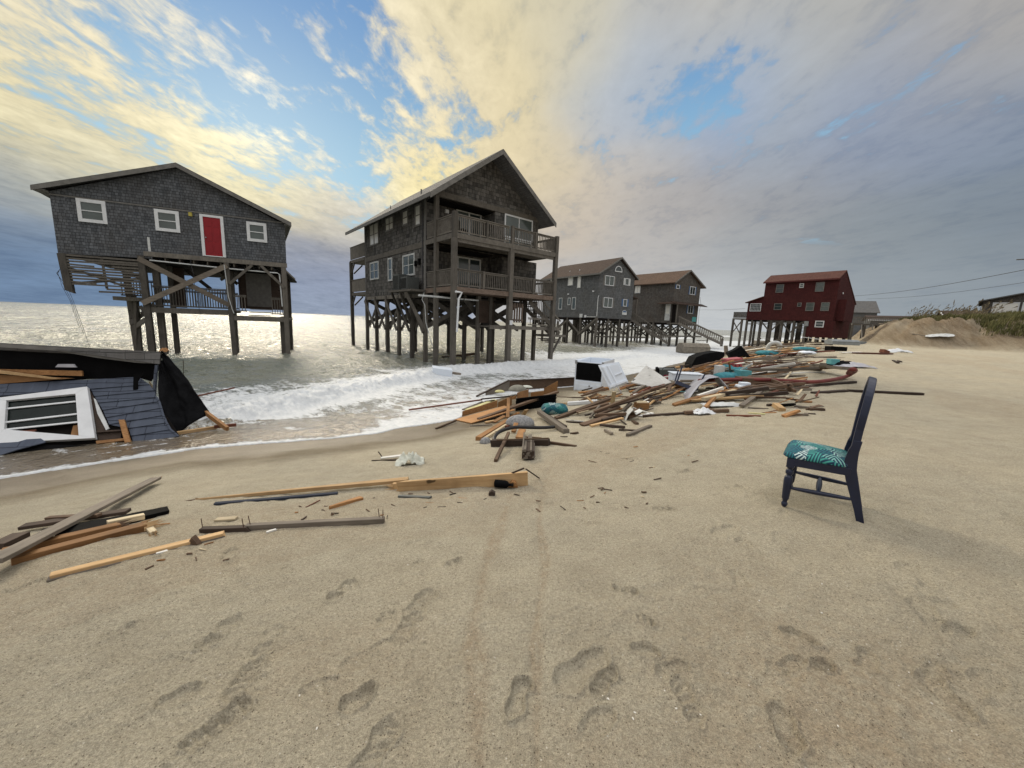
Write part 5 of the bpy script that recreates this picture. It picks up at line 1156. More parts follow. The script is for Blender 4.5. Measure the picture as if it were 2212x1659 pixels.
# ------------------------------------------------------------------ hero chair
nf = gz(2.135, 2.774)
CHR = empty('dining_chair', (2.185, 2.86, .145), R(-40))
tag(CHR, 'navy blue dining chair with a palm leaf print seat standing alone on the sand', 'chair')
def ch3():
    # local: x = towards the backrest, y = away from the camera
    def leg(y, yb):
        prof = [(.012, 0), (.019, .012), (.022, .03), (.015, .045), (.017, .06), (.024, .075), (.027, .15), (.029, .225), (.026, .26), (.015, .275), (.024, .283), (.027, .30), (.023, .318), (.015, .325), (.022, .335), (.0225, .345)]
        prof = [(r_ * 1.0, z) for r_, z in prof]
        b = MB(); b.lathe([(r_, z * .96) for r_, z in prof], (0, y, -.01), 16); b.box(-.026, y - .026, .318, .026, y + .026, .392); o = b.build('front_leg', 'navy', CHR, smooth=False, bevel=.002)
        for p in o.data.polygons: p.use_smooth = len(p.vertices) == 4 and p.area < .0006
        return o
    leg(.0, 0); leg(.46, 0)
    def rear(y0, ys):
        # curved rear leg running up into the back: x,z centreline
        c = [(.455, -.01, .0), (.425, .10, .0), (.395, .20, .0), (.365, .30, .0), (.345, .38, .0), (.340, .45, .0), (.345, .52, .0), (.36, .60, .0)]
        b = MB()
        for i in range(len(c) - 1):
            (x0, z0, _), (x1, z1, _) = c[i], c[i + 1]; wd0 = .022 + .014 * sstep(0, .35, z0) - .014 * sstep(.45, .6, z0); wd1 = .022 + .014 * sstep(0, .35, z1) - .014 * sstep(.45, .6, z1)
            b.add([(x0 - wd0, y0 - .013, z0), (x0 + wd0, y0 - .013, z0), (x0 + wd0, y0 + .013, z0), (x0 - wd0, y0 + .013, z0), (x1 - wd1, y0 - .013, z1), (x1 + wd1, y0 - .013, z1), (x1 + wd1, y0 + .013, z1), (x1 - wd1, y0 + .013, z1)],
                  [(0, 1, 5, 4), (1, 2, 6, 5), (2, 3, 7, 6), (3, 0, 4, 7)] + ([(0, 3, 2, 1)] if i == 0 else []) + ([(4, 5, 6, 7)] if i == len(c) - 2 else []))
        o = b.build('rear_leg', 'navy', CHR, bevel=.003); return o
    rear(.05, 0); rear(.40, 0)
    # oval back hoop: parametrised in the leaning back plane
    def bp(y, t):  # t height above seat 0..1 -> point
        z = .45 + t * .60; x = .345 + .020 * t + .018 * t * t; return np.array([x, y, z])
    out_ = []; inn = []
    yc = .225
    tt = np.linspace(0, 1, 30)
    ang_ = [math.pi * 1.10 - (math.pi * 1.20) * k for k in tt]
    for a in ang_:
        out_.append((yc + .190 * math.cos(a), .53 + .47 * math.sin(a))); inn.append((yc + .145 * math.cos(a), .54 + .385 * math.sin(a)))
    out_ = [(.037, .10)] + out_ + [(.413, .10)]; inn = [(.082, .12)] + inn + [(.368, .12)]
    b = MB()
    for k in range(len(out_) - 1):
        q = [out_[k], out_[k + 1], inn[k + 1], inn[k]]
        P = [bp(y, t) for y, t in q]; off = np.array([.044, 0, -.012]); b.prism([p - off / 2 for p in P], off)
    o = b.build('back_hoop', 'navy', CHR)
    bm = bmesh.new(); bm.from_mesh(o.data); bmesh.ops.remove_doubles(bm, verts=bm.verts, dist=.0005); bm.to_mesh(o.data); bm.free()
    m_ = o.modifiers.new('bevel', 'BEVEL'); m_.width = .006; m_.segments = 2; m_.limit_method = 'ANGLE'; m_.angle_limit = R(50)
    # splat
    b = MB(); sp = [(-.035, .08), (-.045, .2), (-.07, .38), (-.05, .55), (-.075, .72), (-.04, .925), (.04, .925), (.075, .72), (.05, .55), (.07, .38), (.045, .2), (.035, .08)]
    b.prism([bp(yc + y, t) + np.array([.004, 0, 0]) for y, t in sp], (.012, 0, -.003)); b.build('splat', 'navy', CHR, bevel=.002)
    b = MB(); b.prism([bp(.07, .06), bp(.38, .06), bp(.38, .16), bp(.07, .16)], (.02, 0, 0)); b.build('lower_back_rail', 'navy', CHR, bevel=.002)
    # aprons
    b = MB(); b.prism([(.02, -.024, .335), (.35, .035, .335), (.35, .035, .392), (.02, -.024, .392)], (0, .022, 0)); b.build('apron', 'navy', CHR, bevel=.002)
    b = MB(); b.prism([(.02, .484, .335), (.35, .415, .335), (.35, .415, .392), (.02, .484, .392)], (0, -.022, 0)); b.build('apron', 'navy', CHR, bevel=.002)
    MB().box(-.024, .02, .335, -.004, .44, .392).build('apron', 'navy', CHR, bevel=.002); MB().box(.33, .06, .335, .35, .39, .392).build('apron', 'navy', CHR, bevel=.002)
    # stretchers
    def spin(p0, p1, r=.011, fat=.017):
        p0, p1 = np.array(p0), np.array(p1); ts = np.linspace(0, 1, 11); return MB().tube([p0 + (p1 - p0) * t for t in ts], [r * .8 + (fat - r * .8) * math.sin(math.pi * t) ** .8 for t in ts], 10)
    spin((0, 0, .150), (.40, .05, .165)).build('stretcher', 'navy', CHR, True); spin((0, .46, .150), (.40, .40, .165)).build('stretcher', 'navy', CHR, True); spin((.19, .024, .157), (.19, .435, .157), .010, .020).build('stretcher', 'navy', CHR, True)
    # padded seat
    nx, ny = 26, 26; vs = []; fs = []
    def edge(u, v):
        x = -.06 + .41 * u; hw0 = .270 - .065 * u; y = .23 + (v - .5) * 2 * hw0; return x, y
    for i in range(nx + 1):
        for j_ in range(ny + 1):
            u, v = i / nx, j_ / ny; x, y = edge(u, v); e = min(min(u, 1 - u) * .41, min(v, 1 - v) * .46); cd = 1 - math.exp(-e / .022)
            z = .400 + .042 * cd + .022 * math.sin(math.pi * u) * math.sin(math.pi * v); r4 = (abs(u - .5) * 2) ** 8 * (abs(v - .5) * 2) ** 8
            vs.append((x + (.225 - .045 - x) * .10 * r4, y + (.23 - y) * .10 * r4, z))
    n_ = (nx + 1) * (ny + 1)
    for i in range(nx + 1):
        for j_ in range(ny + 1):
            x, y, z = vs[i * (ny + 1) + j_]; vs.append((x + (.18 - x) * .03, y + (.23 - y) * .03, .3935))
    for i in range(nx):
        for j_ in range(ny):
            a = i * (ny + 1) + j_; fs.append((a, a + ny + 1, a + ny + 2, a + 1)); b_ = a + n_; fs.append((b_, b_ + 1, b_ + ny + 2, b_ + ny + 1))
    for i in range(nx):
        for j_ in (0, ny):
            a = i * (ny + 1) + j_; fs.append((a, a + ny + 1, a + ny + 1 + n_, a + n_))
    for j_ in range(ny):
        for i in (0, nx):
            a = i * (ny + 1) + j_; fs.append((a, a + 1, a + 1 + n_, a + n_))
    MB().add(vs, fs).build('seat', 'palm_cloth', CHR, True)
ch3()
# let the chair stand on its own spot of sand
CHR.location.z = (gz(2.18, 2.85) + gz(2.52, 2.57)) / 2 - .004

# ------------------------------------------------------------------ boards
REG = []
def plank(crop, x0, y0, x1, y1, w, h, mat, label, l0=0.0, l1=0.0, name='board', cat='board', group=None, taper=(1, 1), jag=(0, 0), seed=None, bend=0.0, lie=None, wat=None):
    if wat is None: w *= .82; h *= .8
    """a board between two spots of the beach: w across, h thick; lifts are heights of the ends' undersides"""
    r = random.Random(seed if seed is not None else int(x0 * 7 + y0 * 13 + x1))
    X0 = cv(crop, x0, y0); X1 = cv(crop, x1, y1)
    hh = h / 2
    p0 = at(*X0, lift=l0 + hh * .6) if wat is None else atz(*X0, wat + l0); p1 = at(*X1, lift=l1 + hh * .6) if wat is None else atz(*X1, wat + l1)
    return plank3(p0, p1, w, h, mat, label, name, cat, group, taper, jag, r, bend)
def plank3(p0, p1, w, h, mat, label, name='board', cat='board', group=None, taper=(1, 1), jag=(0, 0), r=None, bend=0.0, parent=None):
    r = r or random.Random(1)
    p0, p1 = np.array(p0, float), np.array(p1, float); d = p1 - p0; L = float(np.linalg.norm(d)); d = d / L
    a = np.cross((0, 0, 1.0), d); a /= np.linalg.norm(a); b = np.cross(d, a)
    n = max(2, min(14, int(L / .22))); vs = []; fs = []
    for i in range(n + 1):
        t = i / n; x = (t - .5) * L; k = taper[0] + (taper[1] - taper[0]) * t; ww = w * k / 2 * r.uniform(.975, 1.025); hh = h / 2 * (1 if k > .5 else .5 + k) * r.uniform(.98, 1.02); off = bend * math.sin(math.pi * t); wy = r.uniform(-.002, .002)
        for (sy, sz) in ((-1, -1), (1, -1), (1, 1), (-1, 1)):
            jx = 0
            if i == 0: jx = -jag[0] * r.uniform(0, 1)
            if i == n: jx = jag[1] * r.uniform(0, 1)
            vs.append((x + jx, sy * ww + wy + off * .5, sz * hh + off))
    for i in range(n):
        for k in range(4): fs.append((i * 4 + k, i * 4 + (k + 1) % 4, (i + 1) * 4 + (k + 1) % 4, (i + 1) * 4 + k))
    fs += [(3, 2, 1, 0), (n * 4, n * 4 + 1, n * 4 + 2, n * 4 + 3)]
    o = MB().add(vs, fs).build(name, mat, bevel=min(.004, h * .15) if L < 3 and w > .03 else 0, uv=False)
    # broken ends: a few long splinters
    c = (p0 + p1) / 2
    o.matrix_world = Matrix(((d[0], a[0], b[0], c[0]), (d[1], a[1], b[1], c[1]), (d[2], a[2], b[2], c[2]), (0, 0, 0, 1)))
    if parent is None: tag(o, label, cat, group)
    return o
def splinters(o, end, L, w, h, mat, n=6, seed=1):
    """ragged fibres on one end of a board, a part of it"""
    r = random.Random(seed); s = 1 if end else -1; mb = MB(); x0 = s * L / 2
    for k in range(n):
        y = r.uniform(-w / 2, w / 2) * .9; z = r.uniform(-h / 2, h / 2) * .8; l = r.uniform(.02, .12); q = r.uniform(.004, .012)
        mb.add([(x0 - s * .02, y - q, z - q), (x0 - s * .02, y + q, z - q), (x0 - s * .02, y, z + q), (x0 + s * l, y + r.uniform(-.01, .01), z + r.uniform(-.01, .01))], [(0, 1, 2), (0, 1, 3), (1, 2, 3), (2, 0, 3)])
    return mb.build('splinters', mat, o, uv=False)
def nails(o, spots, hz, lean=.01):
    mb = MB()
    for (x, y) in spots: mb.tube([(x, y, hz - .01), (x + lean * random.uniform(-1, 1), y, hz + .06)], .0028, 5)
    return mb.build('nails', 'rust', o, uv=False)
def L_of(o): return max(v.co.x for v in o.data.vertices) - min(v.co.x for v in o.data.vertices)

# left foreground pile
plank('d4', 120, 448, 700, 362, .09, .035, 'board_dark', 'dark brown board behind the black tapered plank in the left pile', .03, .03)
plank('d4', 260, 400, 540, 385, .05, .03, 'board_brown', 'thin brown batten with a bolt at its end behind the black plank', .05, .05)
o = plank('d4', 300, 490, 850, 372, .21, .045, 'black', 'wide black tapered plank under the slanting grey board', .03, .01, taper=(1, .62), jag=(0, .10))
o = plank('d4', -60, 645, 842, 188, .125, .035, 'board_grey', 'long weathered grey-brown board slanting across the left pile towards the water', .10, .05, jag=(0, .05)); splinters(o, 1, L_of(o), .12, .03, 'board_orange', 9)
o = plank('d4', -30, 560, 118, 492, .12, .05, 'board_dark', 'short dark board end with a nail at the left edge', .05, .06); nails(o, [(-.1, 0)], .025)
o = plank('d4', 30, 585, 640, 445, .075, .055, 'board_orange', 'orange split beam ending in a dark notch, middle of the left pile', .02, .02, jag=(.02, .03)); splinters(o, 1, L_of(o), .07, .05, 'board_brown', 8, 3)
o = plank('d4', 600, 428, 775, 392, .055, .05, 'board_pale', 'short pale split chunk on the end of the orange beam', .04, .04, jag=(.02, .03))
o = plank('d4', 60, 640, 785, 450, .085, .075, 'board_orange', 'reddish orange squared beam with a splintered right end in the left pile', .0, .0, jag=(.0, .03), taper=(.9, 1.1)); splinters(o, 1, L_of(o), .09, .08, 'board_gold', 14, 5)
o = plank('d4', 790, 425, 835, 480, .05, .03, 'board_pale', 'small pale broken chip beside the splintered beam end', .0, .0, jag=(.02, .03)); splinters(o, 1, L_of(o), .05, .03, 'board_gold', 8, 7)
plank('d4', 840, 438, 925, 430, .01, .008, 'board_orange', 'thin orange splinter right of the pale broken chip', 0, 0)
o = plank('d4', 285, 718, 1205, 492, .058, .045, 'board_gold', 'long pale board with a grey underside lying alone in front of the left pile', 0, 0, jag=(.01, .03))
q = plank3((-.5 * L_of(o), 0, 0), (.5 * L_of(o), 0, 0), .050, .03, 'board_grey', '', 'grey_side', parent=o); q.parent = o; q.matrix_world = o.matrix_world @ Matrix.Translation((0, -.012, -.016))  # grey strip along the board's lower side
o = MB().prism([(-.035, -.01, 0), (.04, -.01, .005), (.0, -.005, .055)], (0, .035, 0)).build('wood_chunk', 'board_brown'); p = at(*cv('d4', 1050, 545)); o.location = p; tag(o, 'three cornered brown wood chunk against the pale board', 'wood chunk')
o = plank('d4', 1340, 452, 2093, 412, .055, .06, 'board_grey', 'dark grey squared beam with upright nails at its right end, centre left', 0, 0); nails(o, [(L_of(o) * .46, .01), (L_of(o) * .49, -.01), (-L_of(o) * .47, 0)], .03)
o = plank('d4', 1100, 468, 1345, 458, .055, .05, 'board_dark', 'short dark red-brown block touching the left end of the nailed beam', 0, 0, jag=(.01, .05)); nails(o, [(-L_of(o) * .45, .01), (L_of(o) * .4, -.01)], .025)
plank('d4', 1175, 408, 1275, 402, .06, .018, 'board_pale', 'flat splintered pale chip above the nailed beam', 0, 0, jag=(.0, .04))
plank('d4', 1450, 478, 1503, 462, .02, .012, 'board_white', 'small white chip just below the nailed beam', 0, 0)
plank('d4', 850, 598, 912, 582, .03, .02, 'board_white', 'flat white shell like chip below the long pale board', 0, 0, taper=(.6, 1))
plank('d4', 1490, 358, 1550, 352, .012, .008, 'board_pale', 'tiny straw coloured stick above the nailed beam', 0, 0)
plank('d4', 1665, 342, 1742, 303, .012, .010, 'board_red', 'thin dark red twig left of the short orange offcut', 0, .01)
# centre left boards
o = plank('d6', 200, 462, 870, 405, .05, .03, 'siding_blue', 'blue painted trim strip under the long golden board', 0, 0, name='trim_strip', cat='trim strip')
o = plank('d6', 95, 440, 1255, 330, .085, .045, 'board_gold', 'long golden board tapering to a point at its left end, centre left', .0, .045, taper=(.12, 1.1)); splinters(o, 0, L_of(o), .03, .02, 'board_brown', 3, 2)
o = plank('d6', 1180, 366, 1712, 350, .04, .085, 'board_gold', 'lower golden plank in front of the thick standing beam', 0, 0, jag=(.04, .03)); splinters(o, 0, L_of(o), .05, .08, 'board_gold', 12, 4)
o = plank('d6', 1235, 362, 1905, 330, .045, .20, 'board_gold', 'thick golden beam standing on its edge, wide end at right', .0, .0, taper=(.9, 1.0), jag=(.12, 0)); o.data.update()
for v in o.data.vertices:
    t = (v.co.x / L_of(o)) + .5
    if v.co.z > 0: v.co.z *= .55 + .5 * t
plank('d6', 825, 484, 1000, 432, .06, .045, 'board_orange', 'short orange offcut with a tapered end below the long golden board', 0, 0, taper=(.35, 1.1))
plank('d6', 1205, 420, 1370, 428, .06, .025, 'ac_grey', 'flat greenish grey wood scrap below the golden beams', 0, 0, taper=(.7, .8), jag=(.02, .02))
plank('d6', 1750, 322, 1885, 268, .012, .02, 'board_dark', 'dark metal strap leaning against the golden beam', .02, .20, name='metal_strap', cat='metal strap'); plank('d6', 1895, 272, 1968, 322, .016, .012, 'board_dark', 'dark strap running from the beam top down to the sand', .19, .0, name='metal_strap', cat='metal strap')
b = empty('bottle'); p = at(*cv('d6', 1765, 372)); b.location = (p[0], p[1], p[2] + .035); b.rotation_euler.z = R(-8); tag(b, 'black plastic bottle lying against the golden plank', 'bottle')
mb = MB(); pts = [(x, 0, 0) for x in (-.075, -.07, -.03, .03, .05, .065, .09)]; mb.tube(pts, [.025, .036, .037, .037, .032, .014, .013], 14); mb.build('bottle_body', 'black', b, True); MB().tube([(.09, 0, 0), (.11, 0, 0)], .017, 10).build('cap', 'dark', b)
o = MB().prism([(0, 0, 0), (.09, .0, 0), (.07, .0, .05), (.03, 0, .06)], (0, .05, 0)).build('wood_chunk', 'board_orange'); o.location = at(*cv('d6', 1800, 372)); tag(o, 'orange split chip beside the black bottle', 'wood chunk')
o = MB().prism([(0, 0, 0), (.055, .0, 0), (.06, .0, .03), (.025, 0, .05), (0, 0, .03)], (0, .04, 0)).build('wood_chunk', 'board_dark'); o.location = at(*cv('d6', 1692, 420)); tag(o, 'small dark block alone below the black bottle', 'wood chunk')
# crumpled house wrap on a broken board
def crumple(name, crop, x, y, sx, sy, sz, mat, label, cat, seed=1, rot=0.0, n=26, rough=1.0, lift=0.0, drop=.6, wat=None):
    p = at(*cv(crop, x, y)) if wat is None else atz(*cv(crop, x, y), wat); g = np.linspace(-1, 1, n); U, V = np.meshgrid(g, g)
    rad = np.sqrt(U * U + V * V); k = 1 + .25 * (fbm(U * 2 + seed, V * 2, 3, seed) - .5)
    X = U * sx / 2 * k; Y = V * sy / 2 * k
    Z = sz * (np.clip(1 - rad ** 2 * drop, 0, 1)) * (.55 + .9 * rough * np.abs(fbm(U * 2.2 + 9, V * 2.2, 4, seed + 3, .6) - .5) * 2) + sz * .25 * rough * (fbm(U * 6, V * 6, 3, seed + 5) - .5)
    Z = np.maximum(Z, .004)
    vs = np.stack([X, Y, Z], -1).reshape(-1, 3); m_ = rad.ravel() < 1.28; keep_ = {}
    fs = []
    for i in range(n - 1):
        for j_ in range(n - 1):
            q = (i * n + j_, i * n + j_ + 1, (i + 1) * n + j_ + 1, (i + 1) * n + j_)
            if all(m_[a] for a in q): fs.append(q)
    o = MB().add(list(map(tuple, vs)), fs).build(name, mat, smooth=True)
    s_ = o.modifiers.new('thick', 'SOLIDIFY'); s_.thickness = .004; s_.offset = -1
    o.location = (p[0], p[1], p[2] + lift); o.rotation_euler.z = R(rot); tag(o, label, cat); return o
crumple('plastic_sheet', 'd6', 1265, 245, .34, .20, .14, 'plastic', 'crumpled cream house wrap lying on the sand, centre left', 'plastic sheet', 5, 10, 30, 1.5)
plank('d6', 1105, 212, 1235, 196, .08, .02, 'board_white', 'pale splintered board sticking out from the crumpled wrap', .02, .03, taper=(.8, 1)); plank('d6', 1055, 226, 1200, 222, .03, .02, 'board_dark', 'thin dark batten under the crumpled wrap', 0, 0, taper=(.3, 1)); plank('d6', 1092, 178, 1112, 206, .012, .012, 'board_dark', 'dark upright splinter left of the crumpled wrap', .10, .0)

# ------------------------------------------------------------------ the collapsed house at the left edge
pb0, pb1 = at(*cv('d1', 600, 1075)), at(*cv('d1', 1640, 990))
WR = empty('collapsed_house', (pb0[0], pb0[1], pb0[2])); tag(WR, 'blue grey sided wreck of a collapsed house lying in the swash at the left edge', 'collapsed house')
ud = pb1 - pb0; ud[2] = 0; ud /= np.linalg.norm(ud); nd = np.array([-ud[1], ud[0], 0])     # away from the camera
def wplane(o, lean):     # leaning plane through o along ud; lean from the upright, top away
    n = nd * math.cos(lean) - np.array([0, 0, 1.0]) * math.sin(lean); return (np.array(o, float), n)
def onp(crop, x, y, pl):
    d = ray(*cv(crop, x, y)); t = ((pl[0] - CAM) @ pl[1]) / (d @ pl[1]); return CAM + d * t - np.array(WR.location)
PW = wplane(pb0 + (0, 0, -.02), R(38)); nW = PW[1]
def wslab(name, pts, pl, th, mat, crop='d1', off=0.0, parent=WR, uv=False):
    P = [onp(crop, x, y, pl) - pl[1] * off for x, y in pts]; mb = MB().prism(P, pl[1] * th); o = mb.build(name, mat, parent); return o
# siding as lapped courses so that the lines follow the broken panel
def lerp(a, b, t): return (a[0] + (b[0] - a[0]) * t, a[1] + (b[1] - a[1]) * t)
courses_L = [(-60, 530), (-60, 610), (855, 605), (900, 665), (940, 735), (975, 805), (1000, 870), (1160, 905), (1190, 970), (1215, 1040)]
courses_R = [(1262, 432), (1390, 565), (1255, 503), (0, 0)]
Ls = [(-80, 520), (-80, 610), (868, 608), (905, 668), (945, 735), (975, 803), (1005, 866), (1180, 902), (1205, 972), (1228, 1040)]
Rs = [(1275, 430), (1372, 500), (1415, 560), (1440, 620), (1462, 655), (1480, 715), (1500, 782), (1530, 850), (1565, 912), (1640, 975)]
sd_ = MB()
for i in range(9):
    a, b, c_, d_ = Ls[i], Rs[i], Rs[i + 1], Ls[i + 1]
    if i == 1: a = (-80, 612 - 20); a = (835, 545); d_ = (868, 608)
    P = [onp('d1', *q, PW) for q in (a, b, c_, d_)]; o_ = -nW
    P[2] = P[2] + o_ * .018; P[3] = P[3] + o_ * .018
    sd_.prism(P, nW * .03)
sd_.build('siding', 'siding_blue', WR)
wslab('wall_panel', [(-90, 500), (850, 452), (1262, 428), (1280, 470), (840, 545), (-90, 610)], PW, .05, 'siding_blue', off=.004)
bk = MB(); bk.prism([onp('d1', *q, PW) + nW * .05 for q in ((-90, 480), (1300, 440), (1640, 970), (880, 1100), (-90, 1150))], nW * .06); bk.build('sheathing', 'dark', WR)
# corner trim along the right edge
ct = MB()
for a, b in zip(Rs[3:-1], Rs[4:]): ct.bar(onp('d1', a[0] + 2, a[1], PW) - nW * .02, onp('d1', b[0] + 2, b[1], PW) - nW * .02, .03, .02, -nW)
ct.build('corner_trim', 'siding_blue', WR)
# window unit: thick white frame standing proud of the siding
def frame_poly(o4, i4, th, mat, name, off, parent=WR, pl=PW):
    mb = MB()
    for k in range(4):
        q = [o4[k], o4[(k + 1) % 4], i4[(k + 1) % 4], i4[k]]; mb.prism([onp('d1', x, y, pl) - pl[1] * off for x, y in q], pl[1] * th)
    return mb.build(name, mat, parent, bevel=.004)
fr = frame_poly([(-70, 655), (828, 540), (900, 1008), (-60, 1060)], [(98, 668), (722, 606), (752, 985), (80, 930)], .09, 'white', 'window', .11)
ib = MB()
for (a, b, w_) in (((95, 735), (725, 668), .022), ((82, 860), (738, 782), .03), ((82, 925), (742, 855), .022)): ib.bar(onp('d1', *a, PW) - nW * .07, onp('d1', *b, PW) - nW * .07, .03, w_, -nW)
ib.build('sash_bar', 'white', fr)
wslab('pane', [(95, 665), (725, 605), (740, 860), (82, 930)], PW, .008, 'glass_dark', off=.05, parent=fr)
wslab('torn_trim', [(866, 625), (884, 640), (1008, 905), (980, 922), (900, 770)], PW, .03, 'white_old', off=.03)
wslab('gap', [(830, 560), (866, 625), (990, 920), (1115, 930), (1110, 1000), (905, 1010)], PW, .02, 'board_dark', off=.012)
wslab('stud', [(1108, 838), (1160, 836), (1218, 1040), (1165, 1045)], PW, .05, 'board_orange', off=.09); wslab('stud', [(895, 1025), (1150, 1000), (1155, 1020), (900, 1052)], PW, .08, 'board_orange', off=.06); wslab('stud', [(900, 1060), (1060, 1035), (1090, 1060), (900, 1105)], PW, .08, 'board_gold', off=.05)
wslab('stud', [(905, 935), (1140, 922), (1140, 935), (905, 950)], PW, .05, 'board_dark', off=.07)
wslab('stud', [(680, 880), (745, 870), (752, 985), (650, 990)], PW, .04, 'ply', off=.03)
# broken siding chunk in front, lower left
PF = wplane(pb0 - nd * .25, R(58))
wslab('siding_fragment', [(-80, 1060), (268, 935), (330, 985), (-80, 1110)], PF, .02, 'siding_blue'); wslab('siding_fragment', [(-80, 1105), (345, 975), (425, 1030), (160, 1100), (-80, 1180)], PF, .02, 'siding_blue', off=.015)
wslab('black_membrane', [(-90, 980), (420, 1030), (900, 1040), (900, 1110), (600, 1150), (230, 1190), (-90, 1200)], PF, .02, 'black', off=-.06)
wslab('sill_board', [(-90, 950), (350, 920), (330, 940), (-90, 985)], PW, .03, 'board_red', off=.05)
wslab('stud', [(300, 1175), (630, 1135), (640, 1148), (420, 1190), (310, 1200)], PF, .04, 'board_orange', off=.02)
# roof slab over the top: black underside, a shingled strip along the edge
PR = wplane(pb0 + nd * .75, R(8)); nR = PR[1]
wslab('fascia', [(-90, 112), (0, 120), (560, 160), (1480, 200), (1472, 310), (1260, 300), (900, 255), (520, 190), (-90, 150)], PR, .05, 'trim_grey', off=.02)
ss = MB()
for (a, b, c_, d_) in (((520, 172), (1482, 202), (1478, 235), (560, 182)), ((530, 183), (1478, 236), (1476, 270), (700, 200)), ((620, 195), (1476, 270), (1470, 312), (900, 232))): ss.prism([onp('d1', *q, PR) - nR * .05 for q in (a, b, c_, d_)], nR * .02)
ss.build('roof_shingles', 'roof_grey', WR)
wslab('roof_underside', [(-90, 125), (520, 180), (1470, 305), (1450, 330), (1360, 470), (1262, 440), (770, 450), (-90, 520)], PR, .04, 'black', off=-.10)
rs5 = MB(); A = [onp('d1', *q, PR) for q in ((-90, 112), (1360, 192))]; rs5.prism([A[0], A[1], A[1] + nd * 2.4 - ud * 1.9 + np.array([0, 0, -.75]), A[0] + nd * 3.0 + np.array([0, 0, -.75])], (0, 0, -.12)); rs5.build('roof', 'roof_grey', WR)
wslab('joist', [(-90, 355), (760, 372), (765, 420), (-90, 400)], PR, .05, 'board_orange', off=.04); wslab('joist', [(-90, 345), (0, 362), (590, 442), (520, 448), (0, 392), (-90, 380)], PR, .05, 'board_gold', off=.12); wslab('joist', [(-90, 405), (700, 440), (300, 470), (-90, 500)], PR, .04, 'ply', off=.06)
wslab('vent_box', [(565, 312), (700, 312), (725, 342), (540, 340)], PR, .05, 'sheet_grey', off=.10)
wslab('corner_post', [(1448, 318), (1470, 318), (1448, 615), (1424, 590)], PR, .06, 'siding_blue', off=.14)
wslab('torn_felt', [(1262, 400), (1345, 400), (1300, 470), (1300, 540), (1258, 565)], PR, .02, 'black', off=.16)
# black felt drape hanging to the right
nu, nv = 34, 26; vs = []; fs = []
TL, TR_, BR_, BL = (1470, 330), (1500, 195), (1925, 770), (1640, 975)
PD0 = wplane(pb0 + nd * .70, R(12))
for i in range(nu + 1):
    for j_ in range(nv + 1):
        u, v = i / nu, j_ / nv
        # u down the sheet, v across from left edge to right edge
        lx = (1475 - 30 * math.sin(u * 3) + (1650 - 1475) * u ** 1.2, 330 + (960 - 330) * u); rx = (1500 + (1925 - 1500) * (u ** .82), 195 + (765 - 195) * u)
        x, y = lerp(lx, rx, v); P = onp('d1', x, y, PD0)
        fold = math.sin(v * 9 + u * 2.5) * .05 * (.3 + u) + (float(fbm(np.array([u * 5.0]), np.array([v * 6.0]), 3, 5)[0]) - .5) * .16
        vs.append(tuple(P - PD0[1] * (fold + .35 * u * (1 - v) + .05)))
for i in range(nu):
    for j_ in range(nv): a = i * (nv + 1) + j_; fs.append((a, a + 1, a + nv + 2, a + nv + 1))
o = MB().add(vs, fs).build('black_felt', 'tarp', WR, True); o.modifiers.new('thick', 'SOLIDIFY').thickness = .012
o = crumple('wood_knot', 'd1', 1515, 190, .16, .14, .10, 'board_orange', 'x', 'x', 3, 0); 
q = onp('d1', 1512, 200, PR); o.parent = WR; o.location = q
for k in ('label', 'category'): del o[k]
o = MB().bar(onp('d1', 1885, 755, PD0), onp('d1', 2085, 905, wplane(pb0 + nd * .2, R(0))), .06, .09).build('rafter_end', 'board_orange', WR)
o = MB().bar(onp('d1', 1540, 545, PD0), onp('d1', 1720, 690, PD0), .03, .03).build('batten', 'trim_grey', WR)
o = MB().bar(onp('d1', 1370, 470, PD0), onp('d1', 1420, 570, PD0), .02, .03).build('batten', 'board_pale', WR)
plank('d1', 1600, 948, 1985, 890, .09, .08, 'board_gold', 'yellow board half under water beside the collapsed house', .04, .04); plank('d1', 1965, 885, 2165, 868, .06, .08, 'board_red', 'reddish block at the end of the yellow board in the swash', .08, .06)
plank('d1', 1680, 275, 1683, 460, .02, .03, 'board_grey', 'thin stake standing in the water behind the wreck', 1.0, 0.0, wat=SEA)
plank('d1', 1800, 606, 2150, 528, .04, .04, 'board_red', 'thin reddish board floating in the foam right of the wreck', .08, .08, wat=SEA + .12)

# ------------------------------------------------------------------ middle pile
o = plank('e7', -150, 862, 915, 715, .05, .05, 'board_red', 'long thin dark red rail reaching out over the surf from the middle pile', .05, .12); plank('e7', 905, 705, 1420, 655, .10, .045, 'board_dark', 'dark board continuing the red rail into the middle pile', .14, .22)
plank('e7', 640, 860, 930, 745, .12, .03, 'board_grey', 'grey board awash beside the long red rail', .02, .05); plank('e7', 690, 870, 1100, 720, .16, .05, 'glasswool', 'pale crusted strip behind the broken cabinet', .03, .08); plank('e7', 950, 740, 1100, 720, .06, .03, 'board_brown', 'short brown board under the dark board end', .1, .12)
